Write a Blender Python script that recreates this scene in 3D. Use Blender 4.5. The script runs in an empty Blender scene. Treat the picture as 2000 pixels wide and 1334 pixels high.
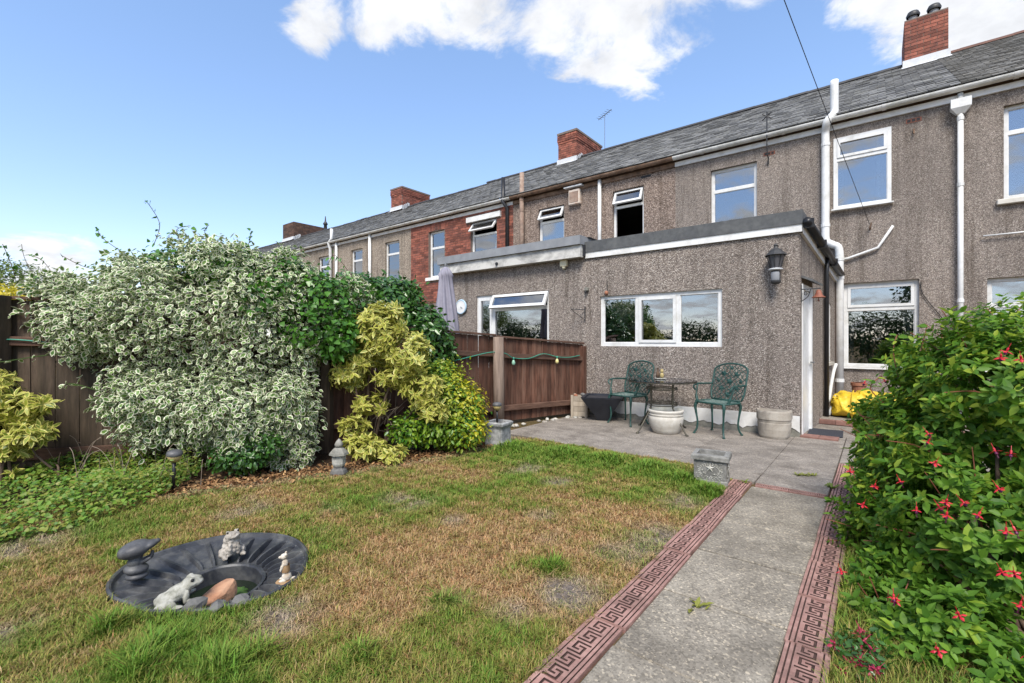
import bpy, bmesh, math, random
import numpy as np
from mathutils import Vector, Matrix, Euler

R = math.radians
random.seed(11)
rng = np.random.default_rng(11)
sc = bpy.context.scene
COL = sc.collection

# ------------------------------------------------------------------ camera, sky, sun, exposure
CAM_H = 1.3
YAW = R(38.2)
FPX = 905.0                       # focal length in pixels of the 2000 px wide photograph
CC, SS = math.cos(YAW), math.sin(YAW)
SUN_AZ = R(152)                   # direction the sunlight comes from, clockwise from +Y (the house side)
SUN_EL = R(52)
EXPOSURE = 1.62

cam_d = bpy.data.cameras.new('camera')
cam = bpy.data.objects.new('camera', cam_d)
COL.objects.link(cam)
cam.location = (0, 0, CAM_H)
cam.rotation_euler = (R(90), 0, YAW)
cam_d.sensor_width = 36.0
cam_d.lens = FPX / 2000 * 36.0
cam_d.clip_start = 0.02
cam_d.clip_end = 2000
sc.camera = cam
sc.view_settings.view_transform = 'Standard'
sc.view_settings.look = 'None'
sc.view_settings.gamma = 1.0
sc.view_settings.exposure = EXPOSURE
sc.view_settings.use_curve_mapping = False
sc.render.engine = 'CYCLES'
sc.cycles.use_denoising = True
sc.cycles.max_bounces = 7
sc.cycles.transparent_max_bounces = 12
sc.cycles.caustics_reflective = False
sc.cycles.caustics_refractive = False

def view_dir(px, py):
    l, u = (px - 1000) / FPX, (668 - py) / FPX
    return Vector((-SS + CC * l, CC + SS * l, u)).normalized()

world = bpy.data.worlds.new('World')
sc.world = world
world.use_nodes = True
wn, wl = world.node_tree.nodes, world.node_tree.links
wn.clear()
def wnode(t, **k):
    n = wn.new(t)
    for a, b in k.items(): setattr(n, a, b)
    return n
w_out = wnode('ShaderNodeOutputWorld')
w_sky = wnode('ShaderNodeTexSky')
w_sky.sky_type = 'NISHITA'
w_sky.sun_disc = False
w_sky.sun_elevation = SUN_EL
w_sky.sun_rotation = SUN_AZ
w_sky.air_density = 0.9
w_sky.dust_density = 0.15
w_sky.ozone_density = 2.6
w_bg = wnode('ShaderNodeBackground'); w_bg.inputs['Strength'].default_value = 0.15
w_tint = wnode('ShaderNodeMix', data_type='RGBA', blend_type='MULTIPLY')
w_tint.inputs[0].default_value = 1.0; w_tint.inputs[7].default_value = (1.11, .985, .99, 1)
w_gam = wnode('ShaderNodeGamma'); w_gam.inputs['Gamma'].default_value = .66       # hazy summer sky: flatter from zenith to horizon
w_hs = wnode('ShaderNodeHueSaturation'); w_hs.inputs['Saturation'].default_value = 1.30
wl.new(w_sky.outputs['Color'], w_gam.inputs['Color']); wl.new(w_gam.outputs[0], w_hs.inputs['Color'])
wl.new(w_hs.outputs[0], w_tint.inputs[6]); wl.new(w_tint.outputs[2], w_bg.inputs['Color'])
w_cl = wnode('ShaderNodeBackground')
w_cl.inputs['Color'].default_value = (.97, .985, 1.02, 1)
w_cl.inputs['Strength'].default_value = 0.40
w_mix = wnode('ShaderNodeMixShader')
w_sh = wnode('ShaderNodeTexNoise'); w_sh.inputs['Scale'].default_value = 5.5; w_sh.inputs['Detail'].default_value = 6; w_sh.inputs['Roughness'].default_value = .6
w_shr = wnode('ShaderNodeMapRange'); wl.new(w_sh.outputs['Fac'], w_shr.inputs[0])
w_shr.inputs['From Min'].default_value = .35; w_shr.inputs['From Max'].default_value = .62; w_shr.inputs['To Min'].default_value = .28; w_shr.inputs['To Max'].default_value = .37
wl.new(w_shr.outputs[0], w_cl.inputs['Strength'])
wl.new(w_bg.outputs[0], w_mix.inputs[1]); wl.new(w_cl.outputs[0], w_mix.inputs[2])
wl.new(w_mix.outputs[0], w_out.inputs['Surface'])
w_tc = wnode('ShaderNodeTexCoord')
w_sep = wnode('ShaderNodeSeparateXYZ'); wl.new(w_tc.outputs['Generated'], w_sep.inputs[0])
def wmath(op, a, b=None, clamp=False):
    n = wnode('ShaderNodeMath', operation=op, use_clamp=clamp)
    for i, v in enumerate((a, b)):
        if v is None: continue
        if isinstance(v, (int, float)): n.inputs[i].default_value = v
        else: wl.new(v, n.inputs[i])
    return n.outputs[0]
zz = wmath('ADD', wmath('MAXIMUM', w_sep.outputs['Z'], 0.0), 0.22)
w_comb = wnode('ShaderNodeCombineXYZ')
wl.new(wmath('DIVIDE', w_sep.outputs['X'], zz), w_comb.inputs[0])
wl.new(wmath('DIVIDE', w_sep.outputs['Y'], zz), w_comb.inputs[1])
w_no = wnode('ShaderNodeTexNoise')
w_no.inputs['Scale'].default_value = 3.9
w_no.inputs['Detail'].default_value = 9
w_no.inputs['Roughness'].default_value = 0.62
w_no.inputs['Distortion'].default_value = 0.35
wl.new(w_comb.outputs[0], w_no.inputs['Vector']); wl.new(w_comb.outputs[0], w_sh.inputs['Vector'])
dens = wmath('MULTIPLY', wmath('SUBTRACT', w_no.outputs['Fac'], 0.43), 4.3)
# cloud banks and clear stretches of this sky: (pixel, pixel, angular radius in degrees, weight)
for px, py, ra, wt in ((560, 15, 6, .8), (680, 30, 8, .85), (790, 70, 6, .5), (900, 50, 7, .45), (1000, 50, 7, .40), (1140, 60, 7, .40), (1225, 150, 4, .5), (1350, 10, 7, .40), (1860, 0, 12, .55), (1990, 20, 8, .2), (1432, 165, 3, .42), (20, 520, 6, 1.05), (150, 510, 5, 1.05),
                       (330, 260, 30, -1.2), (900, 330, 17, -1.2), (1180, 290, 8, -.7), (1480, 260, 12, -.8), (60, 40, 22, -1.1), (620, 190, 7, -.45), (1450, 90, 7, -.30), (1600, 60, 6, -.25)):
    d = view_dir(px, py)
    dp = wnode('ShaderNodeVectorMath', operation='DOT_PRODUCT')
    wl.new(w_tc.outputs['Generated'], dp.inputs[0]); dp.inputs[1].default_value = d
    mr = wnode('ShaderNodeMapRange', interpolation_type='SMOOTHSTEP')
    wl.new(dp.outputs['Value'], mr.inputs['Value'])
    mr.inputs['From Min'].default_value = math.cos(R(ra)); mr.inputs['From Max'].default_value = math.cos(R(ra * .25))
    dens = wmath('ADD', dens, wmath('MULTIPLY', mr.outputs[0], wt))
w_ramp = wnode('ShaderNodeMapRange', interpolation_type='SMOOTHSTEP')
wl.new(dens, w_ramp.inputs['Value'])
w_ramp.inputs['From Min'].default_value = 0.10; w_ramp.inputs['From Max'].default_value = 0.85
w_ramp.inputs['To Max'].default_value = 0.97
wl.new(w_ramp.outputs[0], w_mix.inputs[0])

sun_d = bpy.data.lights.new('sun', 'SUN')
sun_d.energy = 1.75
sun_d.angle = R(24)                # thin cloud over the sun: no hard shadow edge anywhere
sun_d.color = (1.0, 0.94, 0.85)
sun = bpy.data.objects.new('sun', sun_d)
COL.objects.link(sun)
sv = Vector((math.sin(SUN_AZ) * math.cos(SUN_EL), math.cos(SUN_AZ) * math.cos(SUN_EL), math.sin(SUN_EL)))
sun.rotation_euler = sv.to_track_quat('Z', 'Y').to_euler()
sun.location = sv * 60

# ------------------------------------------------------------------ places measured on the photograph, turned into metres
def G(px, py, z=0.0):
    d = FPX * (CAM_H - z) / (py - 668); l = (px - 1000) / FPX * d
    return Vector((-SS * d + CC * l, CC * d + SS * l, z))
def AT(px, py, d):
    l, u = (px - 1000) / FPX * d, (668 - py) / FPX * d
    return Vector((-SS * d + CC * l, CC * d + SS * l, CAM_H + u))
def proj(P):
    P = np.asarray(P, float)
    d = -SS * P[..., 0] + CC * P[..., 1]; l = CC * P[..., 0] + SS * P[..., 1]
    return 1000 + FPX * l / d, 668 - FPX * (P[..., 2] - CAM_H) / d, d

# ------------------------------------------------------------------ materials
MATS = {}
def nt(m): return m.node_tree.nodes, m.node_tree.links
def new_mat(name):
    m = bpy.data.materials.new(name); m.use_nodes = True
    MATS[name] = m
    n, l = nt(m)
    return m, n, l, n['Principled BSDF']
def noise(n, l, scale, detail=5, rough=.6, vec=None, dist=0):
    t = n.new('ShaderNodeTexNoise')
    t.inputs['Scale'].default_value = scale; t.inputs['Detail'].default_value = detail; t.inputs['Roughness'].default_value = rough
    t.inputs['Distortion'].default_value = dist
    if vec is not None: l.new(vec, t.inputs['Vector'])
    return t
def ramp(n, l, fac, stops):
    r = n.new('ShaderNodeValToRGB')
    e = r.color_ramp.elements
    while len(e) < len(stops): e.new(.5)
    for i, (p, c) in enumerate(stops):
        e[i].position = p; e[i].color = (*c, 1) if len(c) == 3 else c
    l.new(fac, r.inputs[0])
    return r
def mixc(n, l, fac, a, b, blend='MIX'):
    x = n.new('ShaderNodeMix'); x.data_type = 'RGBA'; x.blend_type = blend
    for sock, v in ((x.inputs[0], fac), (x.inputs[6], a), (x.inputs[7], b)):
        if isinstance(v, (int, float)): sock.default_value = v
        elif isinstance(v, tuple): sock.default_value = (*v, 1) if len(v) == 3 else v
        else: l.new(v, sock)
    return x.outputs[2]
def add_bump(n, l, bsdf, height, strength, dist):
    b = n.new('ShaderNodeBump'); b.inputs['Strength'].default_value = strength; b.inputs['Distance'].default_value = dist
    l.new(height, b.inputs['Height']); l.new(b.outputs[0], bsdf.inputs['Normal'])
def stretch(n, l, vec, s):
    m = n.new('ShaderNodeVectorMath'); m.operation = 'MULTIPLY'; l.new(vec, m.inputs[0]); m.inputs[1].default_value = s
    return m.outputs[0]
def mat(name, c1, c2=None, scale=6, rough=.7, bump=0, bscale=60, bdist=.004, metal=0, rnd=0, spec=.4, lo=.35, hi=.65, st=None, stain=None, sscale=2.2, attr=None):
    """paint, plaster, stone: two tones mixed by world-space noise, optional per-piece tone, stains and fine relief"""
    m, n, l, b = new_mat(name)
    g = n.new('ShaderNodeNewGeometry').outputs['Position']
    v = stretch(n, l, g, st) if st else g
    col = c1
    if c2 is not None:
        t = noise(n, l, scale, 6, .62, v)
        col = ramp(n, l, t.outputs['Fac'], [(lo, c1), (hi, c2)]).outputs[0]
    if stain is not None:
        t2 = noise(n, l, sscale, 7, .68, v, .4)
        f = ramp(n, l, t2.outputs['Fac'], [(.46, (0, 0, 0)), (.68, (.8, .8, .8))]).outputs[0]
        col = mixc(n, l, f, col, stain)
    if rnd or attr:
        if attr:
            o = n.new('ShaderNodeAttribute'); o.attribute_name = attr; rv = o.outputs['Fac']
        else:
            rv = n.new('ShaderNodeObjectInfo').outputs['Random']
        h = n.new('ShaderNodeHueSaturation')
        mr = n.new('ShaderNodeMapRange'); l.new(rv, mr.inputs[0]); mr.inputs[3].default_value = 1 - rnd; mr.inputs[4].default_value = 1 + rnd
        l.new(mr.outputs[0], h.inputs['Value'])
        if isinstance(col, tuple): h.inputs['Color'].default_value = (*col, 1)
        else: l.new(col, h.inputs['Color'])
        col = h.outputs[0]
    if isinstance(col, tuple): b.inputs['Base Color'].default_value = (*col, 1)
    else: l.new(col, b.inputs['Base Color'])
    b.inputs['Roughness'].default_value = rough; b.inputs['Metallic'].default_value = metal
    b.inputs['Specular IOR Level'].default_value = spec
    if bump:
        t3 = noise(n, l, bscale, 5, .65, v); add_bump(n, l, b, t3.outputs['Fac'], bump, bdist)
    return m

def pebbledash(name, cols, tint=(1, 1, 1), stain=(.10, .09, .085), cell=112):
    m, n, l, b = new_mat(name)
    tint = tuple(t * k for t, k in zip(tint, (1.14, 1.12, 1.08)))
    g = n.new('ShaderNodeNewGeometry').outputs['Position']
    v = n.new('ShaderNodeTexVoronoi'); v.inputs['Scale'].default_value = cell; l.new(g, v.inputs['Vector'])
    sp = n.new('ShaderNodeSeparateColor'); l.new(v.outputs['Color'], sp.inputs[0])
    c = ramp(n, l, sp.outputs[0], cols).outputs[0]
    edge = ramp(n, l, v.outputs['Distance'], [(.25, (1, 1, 1)), (.8, (.62, .60, .58))]).outputs[0]
    c = mixc(n, l, 1.0, c, edge, 'MULTIPLY')
    big = noise(n, l, .9, 7, .66, stretch(n, l, g, (1, 1, .45)), .3)
    c = mixc(n, l, ramp(n, l, big.outputs['Fac'], [(.42, (0, 0, 0)), (.75, (.55, .55, .55))]).outputs[0], c, stain)
    mid = noise(n, l, 7, 4, .6, g)
    c = mixc(n, l, ramp(n, l, mid.outputs['Fac'], [(.3, (.0, .0, .0)), (.8, (.22, .22, .22))]).outputs[0], c, (.30, .255, .235))
    sk = noise(n, l, 1.6, 6, .7, stretch(n, l, g, (5, 5, .30)), .2)          # rain streaks and old patching
    c = mixc(n, l, .8, c, ramp(n, l, sk.outputs['Fac'], [(.34, (.62, .60, .58)), (.5, (1, 1, 1)), (.72, (1.14, 1.13, 1.12))]).outputs[0], 'MULTIPLY')
    c = mixc(n, l, 1.0, c, tint, 'MULTIPLY')
    l.new(c, b.inputs['Base Color'])
    b.inputs['Roughness'].default_value = .9; b.inputs['Specular IOR Level'].default_value = .2
    inv = n.new('ShaderNodeMath'); inv.operation = 'SUBTRACT'; inv.inputs[0].default_value = 1; l.new(v.outputs['Distance'], inv.inputs[1])
    add_bump(n, l, b, inv.outputs[0], .8, .012)
    return m

def leafmat(name, dark, light, edge=None, ew=.5, rough=.42, trans=.28, young=None, yw=.0, spec=.45):
    """leaf: tone per leaf, optional pale margin from the 'edge' attribute of the leaf outline, optional young leaves"""
    m, n, l, b = new_mat(name)
    a = n.new('ShaderNodeAttribute'); a.attribute_name = 'tone'
    c = ramp(n, l, a.outputs['Fac'], [(0, dark), (1, light)]).outputs[0]
    if young is not None:
        y = n.new('ShaderNodeAttribute'); y.attribute_name = 'young'
        c = mixc(n, l, y.outputs['Fac'], c, young)
    if edge is not None:
        e = n.new('ShaderNodeAttribute'); e.attribute_name = 'edge'
        g = n.new('ShaderNodeNewGeometry').outputs['Position']
        t = noise(n, l, 95, 3, .6, g)
        ad = n.new('ShaderNodeMath'); ad.operation = 'ADD'; l.new(e.outputs['Fac'], ad.inputs[0])
        mu = n.new('ShaderNodeMath'); mu.operation = 'MULTIPLY_ADD'; l.new(t.outputs['Fac'], mu.inputs[0]); mu.inputs[1].default_value = 1.1; mu.inputs[2].default_value = -.55
        l.new(mu.outputs[0], ad.inputs[1])
        f = ramp(n, l, ad.outputs[0], [(ew, (0, 0, 0)), (ew + .16, (1, 1, 1))]).outputs[0]
        c = mixc(n, l, f, c, edge)
    l.new(c, b.inputs['Base Color'])
    b.inputs['Roughness'].default_value = rough; b.inputs['Specular IOR Level'].default_value = spec
    tr = n.new('ShaderNodeBsdfTranslucent'); l.new(c, tr.inputs['Color'])
    mx = n.new('ShaderNodeMixShader'); mx.inputs[0].default_value = trans
    l.new(b.outputs[0], mx.inputs[1]); l.new(tr.outputs[0], mx.inputs[2])
    l.new(mx.outputs[0], n['Material Output'].inputs['Surface'])
    return m

PEB = [(0, (.10, .087, .080)), (.3, (.215, .186, .168)), (.6, (.315, .275, .248)), (.85, (.42, .375, .342)), (1, (.62, .58, .54))]
pebbledash('pebbledash', PEB)
pebbledash('pebbledash_extension', PEB, cell=80)
pebbledash('pebbledash_brown', PEB, tint=(.88, .80, .76), cell=60)
pebbledash('pebbledash_plain', PEB, tint=(1.12, 1.1, 1.02), cell=75)
mat('render_grey', (.25, .23, .205), (.32, .295, .265), 3, .9, .3, 80, stain=(.16, .145, .13))
mat('white_plastic', (.66, .665, .66), (.75, .755, .75), 9, .38, spec=.5, stain=(.52, .515, .48), sscale=4.5)
mat('white_paint', (.70, .70, .69), (.78, .78, .77), 5, .55, .15, 90, .002, stain=(.50, .49, .46), sscale=3)
mat('weathered_fascia', (.62, .61, .57), (.55, .54, .51), 4, .7, .2, 70, .002, stain=(.13, .125, .12), sscale=2.4, st=(1, 1, 1.6))
mat('gutter_white', (.66, .66, .64), (.72, .72, .70), 5, .42, stain=(.34, .345, .30), sscale=3.2)
mat('rust_iron', (.10, .065, .045), (.20, .12, .075), 9, .85, .4, 60, stain=(.30, .21, .15), sscale=5)
mat('old_iron_pipe', (.20, .145, .115), (.30, .20, .15), 7, .8, .3, 60, stain=(.42, .33, .26), sscale=6)
mat('black_plastic', (.012, .012, .014), (.020, .020, .022), 8, .38, .0)
mat('dark_wood_and_shade', (.07, .042, .030), (.10, .06, .042), 7, .7)
mat('felt', (.072, .076, .080), (.10, .104, .108), 14, .85, .5, 160, .003, stain=(.135, .14, .14), sscale=5)
mat('lead_grey', (.20, .21, .225), (.26, .27, .285), 5, .55, .15, 40)
mat('lead_white', (.50, .52, .54), (.62, .63, .64), 6, .6, .2, 50)
mat('roof_slate', (.115, .114, .113), (.18, .178, .173), 5, .62, .5, 45, .006, attr='tone', rnd=.46, stain=(.215, .212, .185), sscale=11)
mat('roof_slate_pale', (.165, .16, .148), (.215, .208, .195), 5, .7, .4, 45, .006, attr='tone', rnd=.28, stain=(.19, .18, .16), sscale=3)
mat('ridge_dark', (.035, .036, .040), (.06, .06, .064), 6, .7, .3, 50)
mat('ridge_red', (.10, .045, .032), (.14, .065, .045), 6, .7, .3, 50)
mat('brick', (.20, .062, .042), (.29, .105, .068), 16, .85, .5, 130, .003, rnd=.42, stain=(.10, .045, .038), sscale=3)
mat('brick_stuff', (.20, .062, .042), (.29, .105, .068), 16, .85, .5, 130, .003, attr='tone', rnd=.42, stain=(.10, .045, .038), sscale=3)
mat('brick_dark', (.085, .045, .033), (.13, .075, .052), 12, .88, .5, 120, .003, rnd=.35, stain=(.035, .03, .03), sscale=4)
mat('mortar', (.16, .12, .10), (.21, .17, .145), 12, .95, .3, 140, .002)
mat('mortar_dark', (.07, .055, .048), (.10, .08, .07), 12, .95)
mat('terracotta', (.26, .105, .06), (.33, .15, .09), 10, .8, .2, 90)
mat('interior', (.16, .145, .13), (.20, .185, .17), 2, .9)
mat('curtain', (.60, .61, .62), (.70, .70, .70), 6, .9)
mat('curtain_blue', (.42, .50, .58), (.55, .62, .68), 6, .9)
mat('blind_teal', (.30, .42, .44), (.40, .52, .53), 14, .9)
mat('blind_grey', (.33, .37, .42), (.40, .44, .48), 3, .8)
mat('old_stone', (.20, .195, .165), (.30, .29, .255), 12, .9, .6, 70, .006, stain=(.11, .11, .095), sscale=7)
mat('trough_stone', (.25, .255, .255), (.42, .42, .41), 26, .9, .9, 85, .008, stain=(.09, .095, .09), sscale=14)
mat('rim_stone', (.17, .168, .158), (.30, .295, .275), 18, .9, .8, 70, .008, stain=(.08, .08, .072), sscale=9)
mat('planter_tan', (.34, .30, .25), (.42, .385, .33), 7, .85, .4, 60, .004, stain=(.17, .145, .12), sscale=4)
mat('pot_cream', (.50, .47, .41), (.60, .575, .52), 6, .6, .15, 50, stain=(.30, .26, .20), sscale=4)
mat('navy_plastic', (.018, .021, .03), (.032, .036, .047), 6, .45, .0)
mat('soil', (.055, .04, .03), (.10, .075, .055), 30, .95, .8, 120, .01)
mat('green_metal', (.010, .042, .036), (.021, .070, .060), 18, .45, .2, 90, .002, stain=(.05, .105, .092), sscale=14)
mat('table_metal', (.035, .033, .028), (.10, .09, .065), 12, .5, .2, 80, .002, metal=.3)
mat('grey_metal', (.10, .105, .11), (.15, .155, .16), 10, .5)
mat('lantern_black', (.022, .023, .025), (.05, .05, .052), 16, .5, .2, 80, .002)
mat('timber_fence', (.050, .021, .012), (.125, .054, .033), 9, .8, .6, 40, .004, st=(3, 3, .35), rnd=.30, stain=(.17, .095, .065), sscale=3.4)
mat('timber_weathered', (.045, .030, .020), (.105, .074, .05), 9, .85, .6, 40, .004, st=(3, 3, .35), rnd=.28, stain=(.030, .024, .014), sscale=2.2)
mat('timber_post', (.17, .125, .095), (.28, .21, .165), 7, .85, .6, 40, .004, st=(2.5, 2.5, .3), rnd=.1, stain=(.09, .062, .05), sscale=3)
mat('timber_rail', (.068, .035, .023), (.14, .078, .053), 8, .85, .5, 45, .003, st=(.5, .5, 3), rnd=.2)
mat('crate_wood', (.30, .25, .19), (.40, .345, .275), 9, .85, .4, 40, .003, st=(2, 2, .4), rnd=.15, stain=(.2, .17, .13))
mat('bark', (.075, .048, .032), (.14, .095, .065), 14, .9, .6, 60, .004)
mat('bark_pale', (.17, .13, .10), (.25, .20, .155), 14, .9, .5, 60, .004)
mat('stone_white', (.34, .335, .30), (.50, .49, .45), 22, .85, .5, 110, .003, stain=(.13, .13, .095), sscale=18)
mat('frog_stone', (.27, .265, .225), (.42, .41, .36), 26, .88, .6, 110, .004, stain=(.11, .11, .075), sscale=20)
mat('stone_speckled', (.30, .27, .23), (.48, .44, .385), 34, .88, .8, 120, .005, stain=(.14, .115, .09), sscale=22)
mat('figure_cream', (.52, .47, .38), (.66, .63, .56), 26, .7, .3, 110, .003, stain=(.30, .20, .11), sscale=16)
mat('figure_brown', (.22, .125, .06), (.35, .23, .12), 24, .7, .3, 110)
mat('figure_grey', (.050, .051, .056), (.082, .083, .088), 14, .5, .25, 90, .002, stain=(.13, .13, .13), sscale=12)
mat('liner', (.028, .030, .036), (.048, .051, .059), 9, .42, .15, 80, .002, stain=(.12, .12, .115), sscale=7)
mat('rock_orange', (.36, .175, .095), (.48, .29, .18), 9, .8, .7, 40, .008, stain=(.22, .10, .06), sscale=8)
mat('rock_grey', (.09, .088, .085), (.17, .165, .155), 11, .85, .6, 50, .006)
mat('algae', (.035, .085, .012), (.08, .16, .02), 26, .7, .8, 60, .01, stain=(.02, .04, .01), sscale=12)
mat('bag_yellow', (.60, .40, .018), (.72, .51, .04), 6, .5, .35, 22, .01, stain=(.45, .27, .015), sscale=5)
mat('mat_dark', (.018, .021, .03), (.035, .038, .048), 60, .9, .7, 220, .003)
mat('bell_rust', (.19, .06, .035), (.27, .10, .06), 18, .6, .3, 90)
mat('parasol_cloth', (.23, .22, .27), (.28, .27, .32), 8, .9, .2, 120, .002)
mat('bulb_green', (.20, .42, .30), (.30, .50, .38), 5, .25)
mat('bulb_yellow', (.65, .55, .22), (.72, .62, .30), 5, .25)
mat('bulb_orange', (.60, .30, .16), (.65, .36, .2), 5, .25)
mat('wire_green', (.03, .20, .14), (.05, .26, .18), 8, .5)
mat('cable_black', (.012, .012, .013), (.02, .02, .02), 8, .6)
mat('lens_amber', (.34, .26, .10), (.42, .34, .16), 9, .35)
mat('alarm_cream', (.62, .57, .40), (.68, .63, .46), 6, .5)
mat('flue_cream', (.62, .53, .44), (.68, .60, .52), 5, .5, stain=(.55, .33, .22), sscale=9)
mat('clock_blue', (.35, .50, .62), (.42, .56, .68), 6, .4)
mat('groove_dark', (.042, .024, .021), (.08, .045, .038), 30, .95)
mat('red_concrete', (.265, .140, .118), (.36, .215, .182), 22, .88, .5, 150, .003, rnd=.12, stain=(.145, .085, .07), sscale=6)
mat('red_brick_edge', (.17, .085, .068), (.24, .13, .105), 14, .88, .4, 100, .003, rnd=.2)
mat('slab', (.21, .185, .148), (.305, .272, .22), 5, .92, .7, 190, .004, rnd=.09, stain=(.135, .118, .095), sscale=1.9)
mat('patio_slab', (.20, .176, .150), (.29, .258, .222), 4, .92, .6, 160, .004, rnd=.06, stain=(.115, .098, .082), sscale=3.0, lo=.3, hi=.7, st=(.9, 1.3, 1))
mat('joint', (.06, .05, .042), (.10, .085, .07), 20, .95)
mat('petal_red', (.40, .008, .022), (.52, .02, .032), 40, .45)
mat('petal_purple', (.085, .006, .045), (.13, .010, .065), 40, .5)
mat('petal_dark_red', (.22, .008, .035), (.32, .02, .06), 40, .5)
mat('flower_white', (.74, .73, .66), (.80, .79, .74), 30, .6)
mat('flower_yellow', (.62, .42, .03), (.72, .54, .06), 30, .6)

# speckled aggregate in the concrete
for nm in ('slab', 'patio_slab'):
    m = MATS[nm]; n, l = nt(m); b = n['Principled BSDF']
    src = b.inputs['Base Color'].links[0].from_socket
    g = n.new('ShaderNodeNewGeometry').outputs['Position']
    v = n.new('ShaderNodeTexVoronoi'); v.inputs['Scale'].default_value = 110; l.new(g, v.inputs['Vector'])
    s_ = n.new('ShaderNodeSeparateColor'); l.new(v.outputs['Color'], s_.inputs[0])
    f = ramp(n, l, s_.outputs[0], [(0, (.62, .62, .62)), (.5, (.95, .95, .95)), (.86, (1.1, 1.1, 1.1)), (1, (1.75, 1.7, 1.6))]).outputs[0]
    c = mixc(n, l, 1.0 if nm == 'slab' else .9, src, f, 'MULTIPLY')
    l.new(c, b.inputs['Base Color'])

def lawn_ground():
    m, n, l, b = new_mat('lawn_soil')
    g = n.new('ShaderNodeNewGeometry').outputs['Position']
    a = noise(n, l, 1.3, 8, .66, g, .3); f = noise(n, l, 38, 6, .7, g); h = noise(n, l, 130, 3, .7, g)
    c = ramp(n, l, a.outputs['Fac'], [(.34, (.10, .085, .032)), (.5, (.165, .112, .05)), (.62, (.20, .145, .085)), (.74, (.15, .125, .105))]).outputs[0]
    d = ramp(n, l, f.outputs['Fac'], [(.3, (.38, .36, .33)), (.55, (1, 1, 1)), (.8, (1.5, 1.45, 1.35))]).outputs[0]
    c = mixc(n, l, .9, c, d, 'MULTIPLY')
    l.new(c, b.inputs['Base Color']); b.inputs['Roughness'].default_value = .95; b.inputs['Specular IOR Level'].default_value = .15
    ad = n.new('ShaderNodeMath'); ad.operation = 'ADD'; l.new(f.outputs['Fac'], ad.inputs[0]); l.new(h.outputs['Fac'], ad.inputs[1])
    add_bump(n, l, b, ad.outputs[0], .9, .02)
lawn_ground()

def lawn_mat():
    m, n, l, b = new_mat('lawn_thatch')
    g = n.new('ShaderNodeNewGeometry').outputs['Position']
    a = n.new('ShaderNodeAttribute'); a.attribute_name = 'col'
    f = noise(n, l, 70, 6, .75, g); h = noise(n, l, 240, 3, .7, g)
    d = ramp(n, l, f.outputs['Fac'], [(.28, (.30, .28, .26)), (.5, (.95, .95, .95)), (.75, (1.6, 1.55, 1.5))]).outputs[0]
    l.new(mixc(n, l, .85, a.outputs['Color'], d, 'MULTIPLY'), b.inputs['Base Color']); b.inputs['Roughness'].default_value = .95; b.inputs['Specular IOR Level'].default_value = .12
    ad = n.new('ShaderNodeMath'); ad.operation = 'ADD'; l.new(f.outputs['Fac'], ad.inputs[0]); l.new(h.outputs['Fac'], ad.inputs[1])
    add_bump(n, l, b, ad.outputs[0], 1.0, .02)
lawn_mat()
def attr_colour(name, rough=.6, trans=.25):
    m, n, l, b = new_mat(name)
    a = n.new('ShaderNodeAttribute'); a.attribute_name = 'col'
    l.new(a.outputs['Color'], b.inputs['Base Color']); b.inputs['Roughness'].default_value = rough; b.inputs['Specular IOR Level'].default_value = .25
    tr = n.new('ShaderNodeBsdfTranslucent'); l.new(a.outputs['Color'], tr.inputs['Color'])
    mx = n.new('ShaderNodeMixShader'); mx.inputs[0].default_value = trans
    l.new(b.outputs[0], mx.inputs[1]); l.new(tr.outputs[0], mx.inputs[2]); l.new(mx.outputs[0], n['Material Output'].inputs['Surface'])
attr_colour('grass_blade')
attr_colour('dry_leaf', .8, .15)

def glass(name, base, tint):
    m, n, l, b = new_mat(name)
    gl = n.new('ShaderNodeBsdfGlossy'); gl.inputs['Roughness'].default_value = 0.0; gl.inputs['Color'].default_value = (.95, .97, 1, 1)
    tp = n.new('ShaderNodeBsdfTransparent'); tp.inputs['Color'].default_value = (*tint, 1)
    fr = n.new('ShaderNodeFresnel'); fr.inputs['IOR'].default_value = 1.5
    ad = n.new('ShaderNodeMath'); ad.operation = 'ADD'; ad.use_clamp = True; l.new(fr.outputs[0], ad.inputs[0]); ad.inputs[1].default_value = base
    # old glazing is never quite flat
    g = n.new('ShaderNodeNewGeometry').outputs['Position']
    t = noise(n, l, 1.7, 2, .5, g)
    bp = n.new('ShaderNodeBump'); bp.inputs['Strength'].default_value = .025; bp.inputs['Distance'].default_value = .02
    l.new(t.outputs['Fac'], bp.inputs['Height']); l.new(bp.outputs[0], gl.inputs['Normal'])
    mx = n.new('ShaderNodeMixShader'); l.new(ad.outputs[0], mx.inputs[0]); l.new(tp.outputs[0], mx.inputs[1]); l.new(gl.outputs[0], mx.inputs[2])
    l.new(mx.outputs[0], n['Material Output'].inputs['Surface'])
glass('window_glass', .24, (.62, .65, .66))
glass('clear_glass', .05, (.92, .95, .94))
m, n, l, b = new_mat('pond_water')
b.inputs['Base Color'].default_value = (.010, .016, .008, 1); b.inputs['Roughness'].default_value = .04; b.inputs['Specular IOR Level'].default_value = .5
m, n, l, b = new_mat('lantern_glass')
b.inputs['Base Color'].default_value = (.10, .10, .11, 1); b.inputs['Roughness'].default_value = .12

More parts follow.
